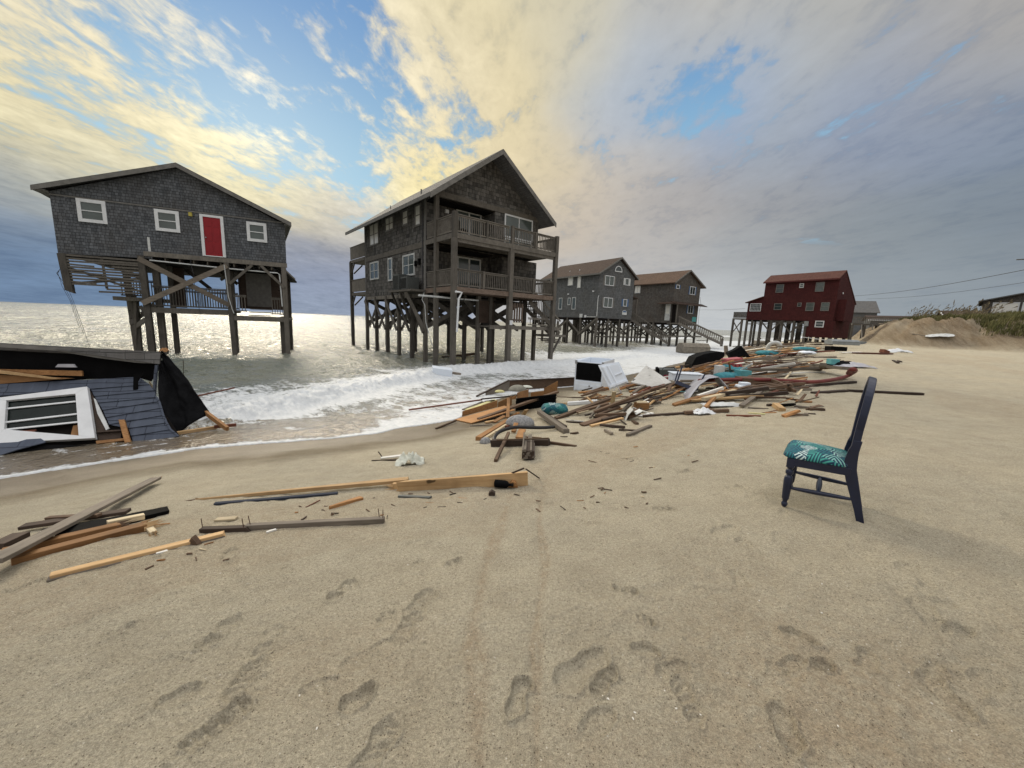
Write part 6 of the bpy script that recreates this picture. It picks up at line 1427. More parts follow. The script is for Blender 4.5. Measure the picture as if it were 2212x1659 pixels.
# broken open cabinet: back panel, long side, dividers
CB = empty('broken_cabinet'); pc = at(*cv('e7', 760, 1040)); CB.location = pc; tag(CB, 'broken orange-brown cabinet lying open with upright dividers and a hole in its panel', 'cabinet')
def cp(x, y, l): return at(*cv('e7', x, y), lift=l) - pc
q4 = [cp(515, 1000, .03), cp(760, 1050, .03), cp(1390, 860, .13), cp(1240, 800, .17)]
ho = MB(); ho.prism(q4, (0, 0, -.02)); ho.build('back_panel', 'ply', CB)
MB().prism([cp(790, 960, .055) + (0, 0, .004), cp(850, 935, .055) + (0, 0, .004), cp(960, 930, .06) + (0, 0, .004), cp(880, 955, .06) + (0, 0, .004)], (0, 0, .004)).build('hole_shade', 'dark', CB)  # dark patch laid on the panel paints the shade in the hole
sdn = lambda a, b, h0, h1, th: MB().prism([a, b, b + np.array([0, 0, h1]), a + np.array([0, 0, h0])], np.array([0, th, 0]))
sdn(cp(625, 960, .05), cp(1135, 820, .12), .13, .17, .03).build('side_board', 'board_orange', CB)
plank3(cp(860, 1000, .06) + pc, cp(2010, 600, .28) + pc, .10, .055, 'board_brown', '', 'long_rail', parent=CB).parent = CB
o = [c for c in bpy.data.objects if c.name == 'long_rail'][0]; o.matrix_parent_inverse = Matrix.Translation(-Vector(pc)); 
for (a, b, h) in (((1145, 830), (1345, 800), .26), ((1420, 700), (1585, 730), .32), ((1620, 690), (1810, 670), .16), ((1810, 640), (2005, 600), .34)):
    m_ = sdn(cp(*a, .10), cp(*b, .10), h * .55 if h > .2 else h, h, .025); m_.build('divider', 'ply' if h < .3 else 'board_orange', CB)
sdn(cp(1320, 720, .18), cp(1410, 700, .18), .06, .10, .02).build('divider', 'board_orange', CB)
plank('e7', 245, 1135, 540, 1015, .05, .05, 'board_brown', 'short brown leg poking out left of the broken cabinet', 0, .04)
plank('e7', 740, 1095, 1060, 1075, .05, .03, 'board_grey', 'thin grey lath lying below the broken cabinet', 0, .02); plank('e7', 960, 1045, 1110, 1020, .07, .05, 'board_gold', 'small gold block under the broken cabinet', .02, .02)
plank('e7', 1085, 1040, 1240, 950, .12, .03, 'ply', 'curled plywood scrap between the cabinet and the orange studs', .02, .1)
o = plank('e7', 860, 1285, 1290, 1020, .13, .09, 'board_orange', 'thick orange beam with a sawn end pointing left, front of the middle pile', .0, .05); plank('e7', 950, 1285, 1262, 1085, .06, .06, 'board_pale', 'thin pale stud lying along the thick orange beam', .0, .04)
plank('e7', 1288, 975, 1300, 700, .09, .05, 'board_orange', 'orange stud standing up against the broken cabinet', .06, .38); plank('e7', 1340, 960, 1440, 905, .10, .05, 'board_orange', 'short orange board right of the standing stud', .04, .14)
plank('e7', 1490, 970, 1560, 860, .14, .035, 'board_gold', 'wide golden board end behind the domed mat', .04, .22); plank('e7', 1370, 1180, 1410, 1060, .10, .05, 'board_orange', 'orange block under the black hose', .02, .12); plank('e7', 1455, 1270, 1500, 1150, .15, .04, 'ply', 'broken orange-brown plywood piece below the black hose', .01, .08)
plank('e7', 1260, 1110, 1340, 1085, .06, .06, 'board_red', 'dark red block under the domed mat', .03, .03)
# domed mat
def dome(crop, x, y, sx, sy, sz, mat, label, cat, name, rot=0, lift=0):
    p = at(*cv(crop, x, y)); vs = []; fs = []; n1 = 24; n2 = 10
    for i in range(n2 + 1):
        for k in range(n1):
            a = 2 * math.pi * k / n1; t = math.pi / 2 * i / n2; rr = math.cos(t) * (1 + .06 * math.sin(3 * a)); vs.append((rr * math.cos(a) * sx / 2, rr * math.sin(a) * sy / 2, math.sin(t) * sz))
    for i in range(n2):
        for k in range(n1): fs.append((i * n1 + k, i * n1 + (k + 1) % n1, (i + 1) * n1 + (k + 1) % n1, (i + 1) * n1 + k))
    o = MB().add(vs, fs).build(name, mat, smooth=True); o.modifiers.new('thick', 'SOLIDIFY').thickness = .012
    o.location = (p[0], p[1], p[2] + lift); o.rotation_euler.z = R(rot); tag(o, label, cat); return o
dome('e7', 1465, 1105, .58, .34, .20, 'mat_grey', 'grey speckled domed mat on the middle pile above the black hose', 'mat', 'domed_mat', 0, .04)
def hose(crop, pts, r, mat, label, cat='hose', name='hose', smooth_n=6, lifts=None):
    P = [at(*cv(crop, x, y), lift=(lifts[i] if lifts else r)) for i, (x, y) in enumerate(pts)]
    Q = []
    for i in range(len(P) - 1):
        a, b, c_, d_ = P[max(i - 1, 0)], P[i], P[i + 1], P[min(i + 2, len(P) - 1)]
        for t in np.linspace(0, 1, smooth_n, endpoint=False): Q.append(.5 * ((2 * b) + (-a + c_) * t + (2 * a - 5 * b + 4 * c_ - d_) * t * t + (-a + 3 * b - 3 * c_ + d_) * t ** 3))
    Q.append(P[-1]); c0 = Q[0].copy()
    o = MB().tube([q - c0 for q in Q], r, 12).build(name, mat, smooth=True); o.location = c0; tag(o, label, cat); return o
hose('e7', [(1090, 1310), (1100, 1250), (1160, 1185), (1270, 1140), (1400, 1115), (1520, 1115), (1700, 1120), (1850, 1118), (1965, 1110)], .03, 'hose_black', 'thick black hose curving over the front of the middle pile', lifts=[.035, .08, .12, .15, .14, .12, .08, .06, .05])
dome('e7', 965, 1345, .19, .14, .10, 'mat_grey', 'grey crumpled cloth end at the left of the black hose', 'cloth', 'cloth_lump', 20)
o = plank('e7', 1060, 1350, 1890, 1345, .12, .15, 'board_dark', 'heavy dark squared beam at the front of the middle pile', 0, 0); plank('e7', 1130, 1300, 1880, 1275, .03, .02, 'board_brown', 'thin brown lath on top of the heavy dark beam', .15, .15)
plank('e7', 1520, 1262, 1780, 1275, .05, .05, 'board_brown', 'brown board end behind the heavy dark beam', .06, .04, taper=(1, .3))
plank('e7', 1900, 1335, 2280, 1395, .05, .045, 'board_brown', 'thin bent brown board running right from the heavy dark beam', .02, 0)
plank('e7', 1112, 1600, 1300, 1195, .055, .05, 'board_brown', 'narrow brown stick leaning on the beam towards the camera', 0, .14)
plank('e7', 820, 1352, 900, 1350, .012, .01, 'board_dark', 'tiny dark twig left of the grey cloth end', 0, 0)
# rotten post
RP = empty('rotten_post'); pr_ = at(*cv('e7', 1580, 1590)); RP.location = pr_; tag(RP, 'splintered rotten post stump lying in front of the heavy dark beam', 'post')
rr = random.Random(8); mb = MB(); pe = at(*cv('e7', 1590, 1370)) - pr_; pe[2] += .02
for k in range(16):
    ox = rr.uniform(-.08, .08); oz = rr.uniform(.02, .12); l = rr.uniform(.8, 1.25); s_ = rr.uniform(.015, .035)
    mb.bar((ox, .0, oz), (pe[0] * l + ox * 1.05, pe[1] * l, pe[2] + oz * rr.uniform(.5, 1.4)), s_, s_)
mb.build('post_fibres', 'board_grey', RP); MB().bar((-.0, .01, .06), tuple(pe * .72 + np.array([0, 0, .06])), .15, .10).build('core', 'board_dark', RP)
plank('e7', 1745, 895, 2140, 1175, .13, .10, 'board_grey', 'greenish grey squared beam pointing at the camera right of the black hose', .10, .0); plank('e7', 1900, 960, 2135, 1110, .05, .06, 'board_dark', 'thin dark board behind the greenish beam', .06, .02)
# black wicker panel
WP = empty('wicker_panel'); p0 = at(*cv('e7', 1400, 880)); p1 = at(*cv('e7', 1985, 790)); WP.location = p0; tag(WP, 'black wicker panel with a rolled rim behind the teal pillow', 'wicker panel')
d = p1 - p0; d[2] = 0; L = np.linalg.norm(d); d /= L; mb = MB()
for i in range(34):
    for k in range(7):
        x = L * (i + .5) / 34; z = .03 + .045 * k + .10 * i / 34; q = d * x
        mb.bar((q[0] - .02, q[1], z - .012 * (1 if (i + k) % 2 else -1)), (q[0] + .025, q[1], z + .012 * (1 if (i + k) % 2 else -1)), .02, .014)
mb.build('weave', 'tarp', WP); MB().prism([(0, .02, 0), tuple(d * L + np.array([0, .02, 0])), tuple(d * L + np.array([0, .02, .40])), (0, .02, .30)], (0, .02, 0)).build('backing', 'black', WP)
MB().tube([(0, 0, .31), tuple(d * L * .5 + np.array([0, 0, .37])), tuple(d * L + np.array([0, 0, .42]))], .022, 8).build('rim', 'black', WP, True)
# pillows
def pillow(crop, x, y, L, W_, T, mat, label, rot, lift=.0, name='pillow', cat='pillow', tilt=0, wat=None):
    p = at(*cv(crop, x, y)); vs = []; fs = []; n = 18
    for side in (1, -1):
        for i in range(n + 1):
            for k in range(n + 1):
                u, v = i / n * 2 - 1, k / n * 2 - 1; e = (1 - abs(u) ** 3.5) * (1 - abs(v) ** 3.5); h = T / 2 * max(e, 0) ** .55
                px_ = u * L / 2 * (1 - .06 * v * v); py_ = v * W_ / 2 * (1 - .08 * u * u); wr = (float(vnoise(np.array([u * 5 + x]), np.array([v * 5.0]), 4)[0]) - .5) * T * .16 * max(e, 0)
                vs.append((px_, py_, side * h + T / 2 + wr))
    m_ = (n + 1) ** 2
    for s in (0, 1):
        for i in range(n):
            for k in range(n): a = s * m_ + i * (n + 1) + k; fs.append((a, a + n + 1, a + n + 2, a + 1))
    o = MB().add(vs, fs).build(name, mat, smooth=True)
    bm = bmesh.new(); bm.from_mesh(o.data); bmesh.ops.remove_doubles(bm, verts=bm.verts, dist=.001); bmesh.ops.recalc_face_normals(bm, faces=bm.faces); bm.to_mesh(o.data); bm.free()
    for q in o.data.polygons: q.use_smooth = True
    o.location = (p[0], p[1], p[2] + lift); o.rotation_euler = (R(tilt), 0, R(rot)); tag(o, label, cat); return o
pillow('e8', 120, 915, .62, .30, .24, 'palm_cloth', 'teal palm print pillow lying behind the greenish beam in the middle pile', -4, 0, tilt=12)
dome('e7', 1430, 650, .62, .4, .20, 'cloth_tan', 'tan grey cloth heap behind the broken cabinet', 'cloth', 'cloth_lump', 10, .16); dome('e7', 1560, 620, .4, .2, .08, 'plastic', 'pale crumpled plastic beside the tan cloth heap', 'plastic sheet', 'plastic_lump', 0, .2); dome('e7', 1170, 655, .34, .2, .08, 'glasswool', 'yellowish insulation tuft left of the tan cloth heap', 'insulation', 'insulation_tuft', 0, .12)
# long trough box
TB = empty('wooden_trough'); t0 = at(*cv('e7', 1300, 590)); t1 = atz(*cv('e8', 395, 540), float(t0[2])); TB.location = t0; tag(TB, 'long brown wooden box lying between the middle pile and the surf, ending at the fridge', 'box')
d = t1 - t0; d[2] = 0; L = np.linalg.norm(d) * 1.05; d /= L / 1.05; nn = np.array([-d[1], d[0], 0])
e_ = at(*cv('e7', 1045, 640)) - t0
h_ = .40
MB().prism([(0, 0, -.1), tuple(d * L + np.array([0, 0, -.1])), tuple(d * L + np.array([0, 0, h_ * 1.05])), (0, 0, h_)], tuple(nn * .03)).build('front_board', 'board_brown', TB)
MB().prism([(0, 0, h_ - .025), tuple(d * L + np.array([0, 0, h_ * 1.05 - .025])), tuple(d * L + np.array([0, 0, h_ * 1.05 + .005])), (0, 0, h_ + .005)], tuple(-nn * .035)).build('rim', 'board_dark', TB)
MB().prism([(-.003, .0, -.1), (-.003, 0, h_), (e_[0] * 1.3, e_[1] * 1.3, h_ * .22), (e_[0] * 1.3, e_[1] * 1.3, -.1)], (.03, .0, 0)).build('end_board', 'board_grey', TB)
MB().bar((0, 0, h_), (e_[0] * 1.75, e_[1] * 1.75, .03), .06, .04).build('rim', 'board_dark', TB)

# ------------------------------------------------------------------ fridge
FA, FB, FC = at(*cv('e8', 400, 578)), at(*cv('e8', 728, 605)), None
FR = empty('refrigerator', tuple(FA)); d = FB - FA; d[2] = 0; FW = 52 / 831 * float((FA - CAM) @ fwd) / math.cos(R(33)) * .98; FR.rotation_euler.z = R(-27); tag(FR, 'white refrigerator lying on its back with its door hanging open beside the surf', 'refrigerator')
FH = FW * 1.09; FL = 1.55
b = MB(); b.box(0, 0, 0, .03, FL, FH); b.box(FW - .03, 0, 0, FW, FL, FH); b.box(.031, 0, 0, FW - .031, FL, .03); b.box(.031, .001, .031, FW - .031, .05, FH - .05); b.box(.031, FL - .05, .031, FW - .031, FL, FH)
b.box(.031, .051, .031, .09, FL - .051, FH - .02); b.box(FW - .09, .051, .031, FW - .031, FL - .051, FH - .02); b.build('cabinet', 'fridge_white', FR, bevel=.006)
MB().box(.09, .05, .2, FW - .09, FL - .06, .25).build('liner', 'fridge_white', FR)
MB().box(.05, -.012, FH * .37, FW - .05, -.001, FH * .93).build('rear_opening', 'black', FR)
b = MB(); b.box(.03, -.03, .02, FW - .03, -.002, FH * .34); b.box(.06, -.05, .05, .14, -.031, FH * .25); b.box(FW - .18, -.05, .05, FW - .06, -.031, FH * .25); b.box(.22, -.045, .06, FW - .26, -.031, FH * .22); b.build('compressor_cover', 'fridge_white', FR, bevel=.01)
MB().tube([(FW * .57, -.055, FH * .2), (FW * .57, -.06, FH * .2)], .03, 10).build('badge', 'metal', FR)
b = MB(); b.box(-.005, -.03, FH * .88, .07, -.002, FH * .99); b.box(FW - .06, -.03, FH * .78, FW + .01, -.002, FH * .99); b.build('hinge', 'metal', FR)
# door leaning from the right top edge
def fdoor(name, pts, off, th, parent, base=(1010, 600), ang=-16, lean=.22):
    b0 = at(*cv('e8', *base)) + np.array([0, -.05, 0]); a_ = R(ang); n = np.array([-math.sin(a_), math.cos(a_), 0.0]) * math.cos(lean) - np.array([0, 0, math.sin(lean)]); P = []
    for (x, y) in pts: d_ = ray(*cv('e8', x, y)); t_ = ((b0 - n * off - CAM) @ n) / (d_ @ n); P.append(CAM + d_ * t_ - np.array(FR.location))
    inv = Matrix.Rotation(-FR.rotation_euler.z, 3, 'Z'); P = [np.array(inv @ Vector(p)) for p in P]; n_ = np.array(inv @ Vector(n))
    return MB().prism(P, n_ * th).build(name, 'fridge_white', parent, bevel=.006)
DO = fdoor('door', [(755, 212), (1058, 163), (1200, 468), (925, 567)], 0, .06, FR)
fdoor('door_liner', [(800, 235), (1045, 195), (1150, 435), (940, 505)], .03, .032, DO); fdoor('door_shelf', [(915, 505), (1160, 425), (1180, 452), (930, 545)], .06, .062, DO); fdoor('door_rib', [(820, 240), (850, 232), (965, 490), (945, 497)], .055, .03, DO); fdoor('door_rib', [(885, 225), (903, 222), (1032, 468), (1016, 474)], .05, .025, DO); fdoor('door_rib', [(1000, 350), (1090, 312), (1120, 318), (1010, 368)], .055, .03, DO)

# white gutter and right hand stack
o = plank('e8', 315, 770, 745, 740, .16, .10, 'white', 'white plastic trough lying behind the teal pillow', .02, .02, name='gutter', cat='gutter'); plank('e8', 590, 675, 690, 770, .07, .03, 'board_gold', 'short golden slat leaning over the white trough', .20, .06); plank('e8', 190, 770, 330, 765, .06, .03, 'board_gold', 'golden slat end left of the white trough', .02, .02)
R8 = [ (140, 985, 920, 700, .14, .07, 'board_brown', 'long brown plank from the pillow up into the right stack', 0, .16), (450, 900, 900, 770, .10, .06, 'board_brown', 'brown plank just above the long plank of the right stack', .06, .14),
 (480, 905, 620, 870, .03, .02, 'board_pale', 'small pale strip on the long brown plank', .12, .12), (570, 940, 880, 860, .06, .04, 'board_dark', 'dark lath between the long plank and the crossing board', .04, .06), (640, 975, 775, 805, .05, .05, 'board_grey', 'short greyish stud pointing at the camera in the right stack', .02, .18),
 (700, 890, 1495, 590, .11, .06, 'board_brown', 'brown board crossing highest over the right stack', .12, .40), (815, 850, 1340, 705, .08, .05, 'board_dark', 'dark board under the highest crossing board', .14, .22), (760, 930, 1060, 820, .10, .05, 'board_brown', 'brown board half hidden under the crossing board', .08, .16), (730, 940, 1340, 915, .12, .07, 'board_brown', 'level brown board across the front of the right stack', .06, .10), (1170, 960, 1345, 880, .12, .12, 'board_brown', 'chunky brown block at the right end of the level board', .02, .06),
 (700, 965, 1120, 955, .09, .05, 'board_dark', 'dark board directly below the level brown board', .01, .02), (520, 1080, 890, 965, .17, .04, 'board_brown', 'wide brown plank at the lower front of the right stack', .0, .05), (820, 1010, 1110, 940, .09, .06, 'board_dark', 'dark squared board between the wide plank and the white scrap', .03, .06), (650, 1095, 1110, 985, .08, .04, 'board_gold', 'ragged golden slat at the front of the right stack', .02, .05),
 (790, 1080, 1135, 1112, .06, .05, 'board_dark', 'dark board end at the very front of the right stack', .03, .0), (300, 1035, 560, 1050, .05, .04, 'board_dark', 'thin dark board left of the wide brown plank', .0, .0), (290, 1005, 540, 1030, .03, .02, 'board_white', 'curved white strip above the thin dark board', .03, .02), (960, 790, 990, 600, .11, .03, 'board_pale', 'pale board standing upright under the open fridge door', .05, .42),
 (1270, 785, 1600, 735, .08, .05, 'board_brown', 'brown board on the right side of the stack, upper of the pair', .02, .06), (1420, 790, 1660, 748, .06, .05, 'board_grey', 'greyish board on the right side of the stack, lower of the pair', .0, .02), (1350, 690, 1550, 702, .06, .05, 'board_dark', 'dark short board right of the high crossing board', .04, .04), (880, 665, 1340, 680, .07, .04, 'board_brown', 'brown board lying behind the pale upright board', .03, .05), (160, 675, 860, 690, .04, .03, 'board_brown', 'long thin brown lath on the sand below the fridge', .0, .02),
 (1120, 870, 1230, 770, .12, .05, 'board_grey', 'grey angled block inside the right stack', .04, .16), (1260, 830, 1560, 930, .05, .02, 'board_white', 'curved white trim strip right of the stack', .08, .0), (1060, 1150, 1300, 1160, .03, .03, 'board_dark', 'thin dark lath lying before the right stack', 0, 0), (862, 1158, 955, 1205, .06, .05, 'board_grey', 'short grey block alone before the right stack', 0, 0), (1185, 1230, 1515, 1100, .07, .06, 'board_grey', 'grey-brown board lying alone right of the short block', 0, 0),
 (360, 1205, 465, 1192, .05, .03, 'board_brown', 'small brown piece beside the greenish beam end', 0, 0), (215, 1250, 300, 1252, .02, .02, 'board_dark', 'tiny dark stick below the greenish beam end', 0, 0), (1405, 955, 2140, 905, .09, .06, 'board_dark', 'long dark board lying on open sand right of the stack', .0, .0), (2000, 905, 2420, 860, .08, .06, 'board_brown', 'brown board overlapping the right end of the long dark board', .0, .02), (1340, 945, 1560, 915, .05, .02, 'board_white', 'white lath under the left end of the long dark board', 0, .0),
 (1080, 1010, 1160, 1070, .03, .02, 'board_dark', 'bent dark strap left of the white scrap', .04, .0), (1260, 1030, 1325, 1065, .06, .06, 'board_brown', 'brown block end under the white scrap', .0, .0), (1160, 620, 1480, 500, .05, .03, 'board_white', 'x', 0, 0)]
for (x0, y0, x1, y1, w_, h_, m_, lb, l0, l1) in R8[:-1]: plank('e8', x0, y0, x1, y1, w_, h_, m_, lb, l0, l1, jag=(.01, .02))
o = MB().box(-.14, -.07, 0, .14, .07, .16).build('wood_block', 'board_orange', bevel=.005); o.location = at(*cv('e8', 1380, 865)); o.rotation_euler.z = .2; tag(o, 'orange block with a pale broken top right of the stack', 'wood block')
MB().prism([(-.13, -.06, .161), (.12, -.06, .161), (.10, .05, .18), (-.11, .05, .17)], (0, 0, .012)).build('broken_top', 'board_pale', o)
def bent_sheet(crop, pts, lifts, depth, mat, label, cat, name='sheet', th=.01):
    """a sheet following ground points at the front edge, pushed back by depth"""
    P = [at(*cv(crop, x, y), lift=0) for (x, y) in pts]; c0 = P[0].copy(); mb = MB()
    Q = [p - c0 + np.array([0, 0, l]) for p, l in zip(P, lifts)]
    for a, b in zip(Q[:-1], Q[1:]): mb.prism([a, b, b + np.array(depth), a + np.array(depth)], (0, 0, th))
    o = mb.build(name, mat); o.location = c0; tag(o, label, cat); return o
bent_sheet('e8', [(1160, 1025), (1190, 1030), (1250, 1035), (1300, 1030), (1390, 1010)], [0, .12, .22, .12, .16], (.03, .28, -.02), 'white_old', 'white bent scrap propped on a brown block at the front of the right stack', 'sheet scrap')
bent_sheet('e8', [(960, 650), (1010, 650), (1095, 655)], [.02, .26, .05], (.05, .2, 0), 'sheet_grey', 'grey bent metal scrap under the open fridge door', 'sheet scrap')
o = MB().prism([(0, 0, 0), (1.05, -.4, .05), (1.35, .15, .0), (.35, .5, .42)], (0, 0, .03)).build('panel', 'board_white'); o.location = at(*cv('e8', 1230, 470), lift=.25); o.rotation_euler = (R(8), R(6), R(-14)); tag(o, 'off-white panel leaning right of the fridge door', 'panel')
# cooler, box, bin
CO = empty('cooler', tuple(at(*cv('e8', 1640, 440)))); CO.rotation_euler = (R(6), R(-4), R(-12)); tag(CO, 'dark grey and crimson cooler lying in the debris beside the water', 'cooler')
b = MB(); b.box(0, 0, .12, .62, .42, .42); b.build('cooler_body', 'ac_grey', CO, bevel=.02); b = MB(); b.prism([(.12, -.10, .0), (.62, -.06, .05), (.66, -.06, .25), (.16, -.05, .22)], (0, .3, 0)); b.build('lid', 'crimson', CO, bevel=.01); MB().box(-.10, .02, .16, -.001, .34, .46).build('end_panel', 'black', CO, bevel=.02); MB().tube([(.1, .0, .43), (.14, .0, .5), (.5, .0, .5), (.54, .0, .43)], .012, 6).build('handle', 'black', CO)
o = MB().box(0, 0, 0, .9, .5, .34).build('storage_bin', 'fridge_white', bevel=.04); o.location = at(*cv('e8', 1830, 500)); o.rotation_euler.z = -.1; tag(o, 'white plastic bin behind the upturned chair', 'bin')
b = MB(); b.box(-.02, -.02, .341, .92, .52, .37); b.build('rim', 'fridge_white', o, bevel=.01)
UC = empty('upturned_chair', tuple(at(*cv('e8', 2000, 590)))); UC.rotation_euler = (R(-24), R(18), R(-20)); tag(UC, 'small navy chair lying upside down with a wooden seat bottom in the debris', 'chair')
MB().box(-.24, -.2, .05, .22, .24, .09).build('seat', 'ply', UC); b = MB(); b.box(-.26, -.22, .03, .24, -.2, .12); b.box(-.26, .24, .03, .24, .26, .12); b.box(-.28, -.22, .03, -.26, .26, .12); b.box(.24, -.22, .03, .26, .26, .12); b.build('apron', 'navy', UC)
for (x, y, l) in ((-.25, -.2, .42), (.23, -.2, .42), (-.25, .24, .46), (.23, .24, .46)): MB().bar((x, y, .1), (x * 1.15, y * 1.1, .1 + l), .035, .035, (0, 1, 0)).build('leg', 'navy', UC)
b = MB(); b.bar((.23, -.18, .06), (.50, -.2, -.05), .04, .04); b.bar((.23, .22, .06), (.50, .2, -.05), .04, .04); b.bar((.5, -.22, -.04), (.5, .22, -.04), .05, .03); b.build('backrest', 'navy', UC)
plank('e8', 1845, 578, 2055, 618, .05, .04, 'turquoise', 'turquoise trim piece below the upturned chair', .02, .02, name='trim_strip', cat='trim strip'); plank('e8', 2000, 620, 2200, 590, .05, .03, 'board_white', 'white board end at the foot of the upturned chair', .02, .05)
plank('e8', 1590, 405, 1830, 500, .04, .03, 'board_white', 'white trim board between the cooler and the upturned chair', .20, .05); plank('e8', 1340, 385, 1560, 315, .12, .05, 'board_orange', 'orange plank running up behind the off-white panel', .15, .22)
plank('e8', 1440, 480, 1595, 405, .08, .05, 'board_gold', 'golden board leaning under the cooler', .10, .22); plank('e8', 1600, 440, 1680, 510, .04, .04, 'board_gold', 'thin golden stick leaning off the cooler', .20, .04)
plank('e8', 770, 575, 905, 560, .14, .16, 'board_orange', 'orange block beside the fridge under its door', .0, .0)
# long white lid, smaller pieces already above; plastic arc sheet
def arc_sheet():
    P = [(140, 745), (190, 690), (260, 640), (350, 612), (450, 608), (520, 640), (575, 665)]; lf = [.0, .10, .24, .36, .38, .26, .14]
    A_ = [at(*cv('e6', x, y + l * 90)) for (x, y), l in zip(P, lf)]; c0 = A_[0].copy(); vs = []; fs = []
    for i, (p, l) in enumerate(zip(A_, lf)):
        for k in range(5): t = k / 4; vs.append(tuple(p - c0 + np.array([.25 * t, .9 * t, l - .05 * t])))
    for i in range(len(P) - 1):
        for k in range(4): a = i * 5 + k; fs.append((a, a + 1, a + 6, a + 5))
    o = MB().add(vs, fs).build('plastic_sheet', 'sheet_grey', smooth=True); o.modifiers.new('thick', 'SOLIDIFY').thickness = .01; o.location = c0; tag(o, 'long pale grey plastic sheet arching over boards right of the upturned chair', 'plastic sheet')
arc_sheet()

# ------------------------------------------------------------------ far debris field: single things
def block(crop, x, y, sx, sy, sz, mat, label, cat, name, rot=0, lift=0.0, bevel=.01, tilt=(0, 0), wat=None):
    p = at(*cv(crop, x, y)) if wat is None else atz(*cv(crop, x, y), wat)
    o = MB().box(-sx / 2, 0, 0, sx / 2, sy, sz).build(name, mat, bevel=bevel); o.location = (p[0], p[1], p[2] + lift); o.rotation_euler = (R(tilt[0]), R(tilt[1]), R(rot)); tag(o, label, cat); return o
def slab_up(crop, pts, base, ang, th, mat, label, cat, name, parent=None):
    """outline standing on the beach at `base`, in an upright plane of heading ang"""
    b0 = at(*cv(crop, *base)); a = R(ang); n = np.array([-math.sin(a), math.cos(a), 0.0]); P = []
    for (x, y) in pts: d = ray(*cv(crop, x, y)); t = ((b0 - CAM) @ n) / (d @ n); P.append(CAM + d * t - b0)
    o = MB().prism(P, n * th).build(name, mat, bevel=.004); o.location = b0
    if parent is None: tag(o, label, cat)
    return o
# two black folded mattresses / bins
o = slab_up('e6', [(190, 400), (195, 350), (235, 280), (320, 245), (470, 218), (525, 225), (530, 262), (490, 310), (430, 350), (330, 372), (240, 395)], (240, 400), 5, .7, 'tarp', 'large black slumped cushion at the edge of the surf', 'cushion', 'black_cushion')
o = slab_up('e6', [(568, 232), (640, 200), (700, 160), (740, 205), (790, 270), (812, 298), (770, 275), (730, 262), (600, 290)], (690, 300), -5, .45, 'tarp', 'black curved cushion with a pointed right corner behind the pink chair', 'cushion', 'black_cushion')
slab_up('e6', [(530, 160), (560, 158), (572, 250), (535, 250)], (545, 290), 0, .15, 'board_grey', 'grey post end standing left of the curved black cushion', 'post', 'post_end')
PK = empty('pink_plastic_chair', tuple(at(*cv('e6', 650, 420)))); tag(PK, 'broken pink plastic chair standing in the far debris', 'chair')
def up2(name, pts, th, mat, off=0.0):
    b0 = np.array(PK.location); n = np.array([0, 1.0, 0]); P = []
    for (x, y) in pts: d = ray(*cv('e6', x, y)); t = ((b0 + n * off - CAM) @ n) / (d @ n); P.append(CAM + d * t - b0)
    return MB().prism(P, n * th).build(name, mat, PK, bevel=.005)
up2('backrest', [(570, 350), (705, 345), (722, 425), (600, 418)], .05, 'pink'); up2('seat', [(556, 300), (720, 285), (725, 320), (560, 352)], .45, 'pink', .02); up2('armrest', [(445, 356), (600, 340), (712, 300), (716, 322), (600, 352), (450, 364)], .05, 'pink', -.04)
for x in (598, 640, 680): up2('slat', [(x, 350), (x + 8, 350), (x + 12, 418), (x + 4, 418)], .015, 'crimson', -.02)
plank('e6', 590, 440, 575, 330, .06, .05, 'board_orange', 'orange stick leaning on the pink chair', 0, .55); plank('e6', 585, 470, 808, 345, .05, .05, 'white', 'white pipe leaning up to the right before the pink chair', .02, .55, name='white_pipe', cat='pipe')
pillow('e6', 600, 535, 1.0, .55, .28, 'teal', 'long teal bolster lying under the red hose', -2, 0, 'bolster', 'cushion'); pillow('e6', 545, 445, .42, .4, .28, 'teal', 'round teal cushion left of the pink chair', 0, .05, 'cushion', 'cushion'); pillow('e6', 670, 462, .7, .4, .22, 'teal', 'teal cushion in front of the pink chair', 8, .05, 'cushion', 'cushion')
block('e6', 740, 540, .32, .3, .34, 'turquoise', 'turquoise box right of the teal bolster', 'box', 'plastic_box', 5); block('e6', 480, 495, .26, .2, .36, 'white_old', 'small grey-white box left of the teal bolster', 'box', 'cardboard_box', 0, .05)
pillow('e6', 985, 268, 1.6, .8, .36, 'teal', 'large flat teal raft cushion farther down the beach', 0, 0, 'cushion', 'cushion'); pillow('e6', 1345, 232, 1.4, .8, .3, 'teal', 'teal sheet heap beyond the flat raft cushion', 0, .1, 'cushion', 'cushion'); pillow('e6', 1370, 268, .9, .5, .22, 'fridge_white', 'pale blue-white bag right of the raft cushion', 5, .1, 'bag', 'bag')
hose('e6', [(270, 518), (480, 510), (760, 505), (1080, 515), (1380, 532), (1600, 515), (1760, 480), (1840, 440), (1868, 412), (1830, 402), (1795, 440)], .05, 'hose_red', 'long thick dark red pipe sweeping across the far debris and curling at its end', 'pipe', 'red_pipe', 8, lifts=[.25, .22, .22, .16, .12, .10, .08, .2, .45, .5, .3])
WPo = empty('plastic_tub', tuple(at(*cv('e6', 765, 632)))); tag(WPo, 'upside-down white plastic tub with a stepped top on the sand', 'tub')
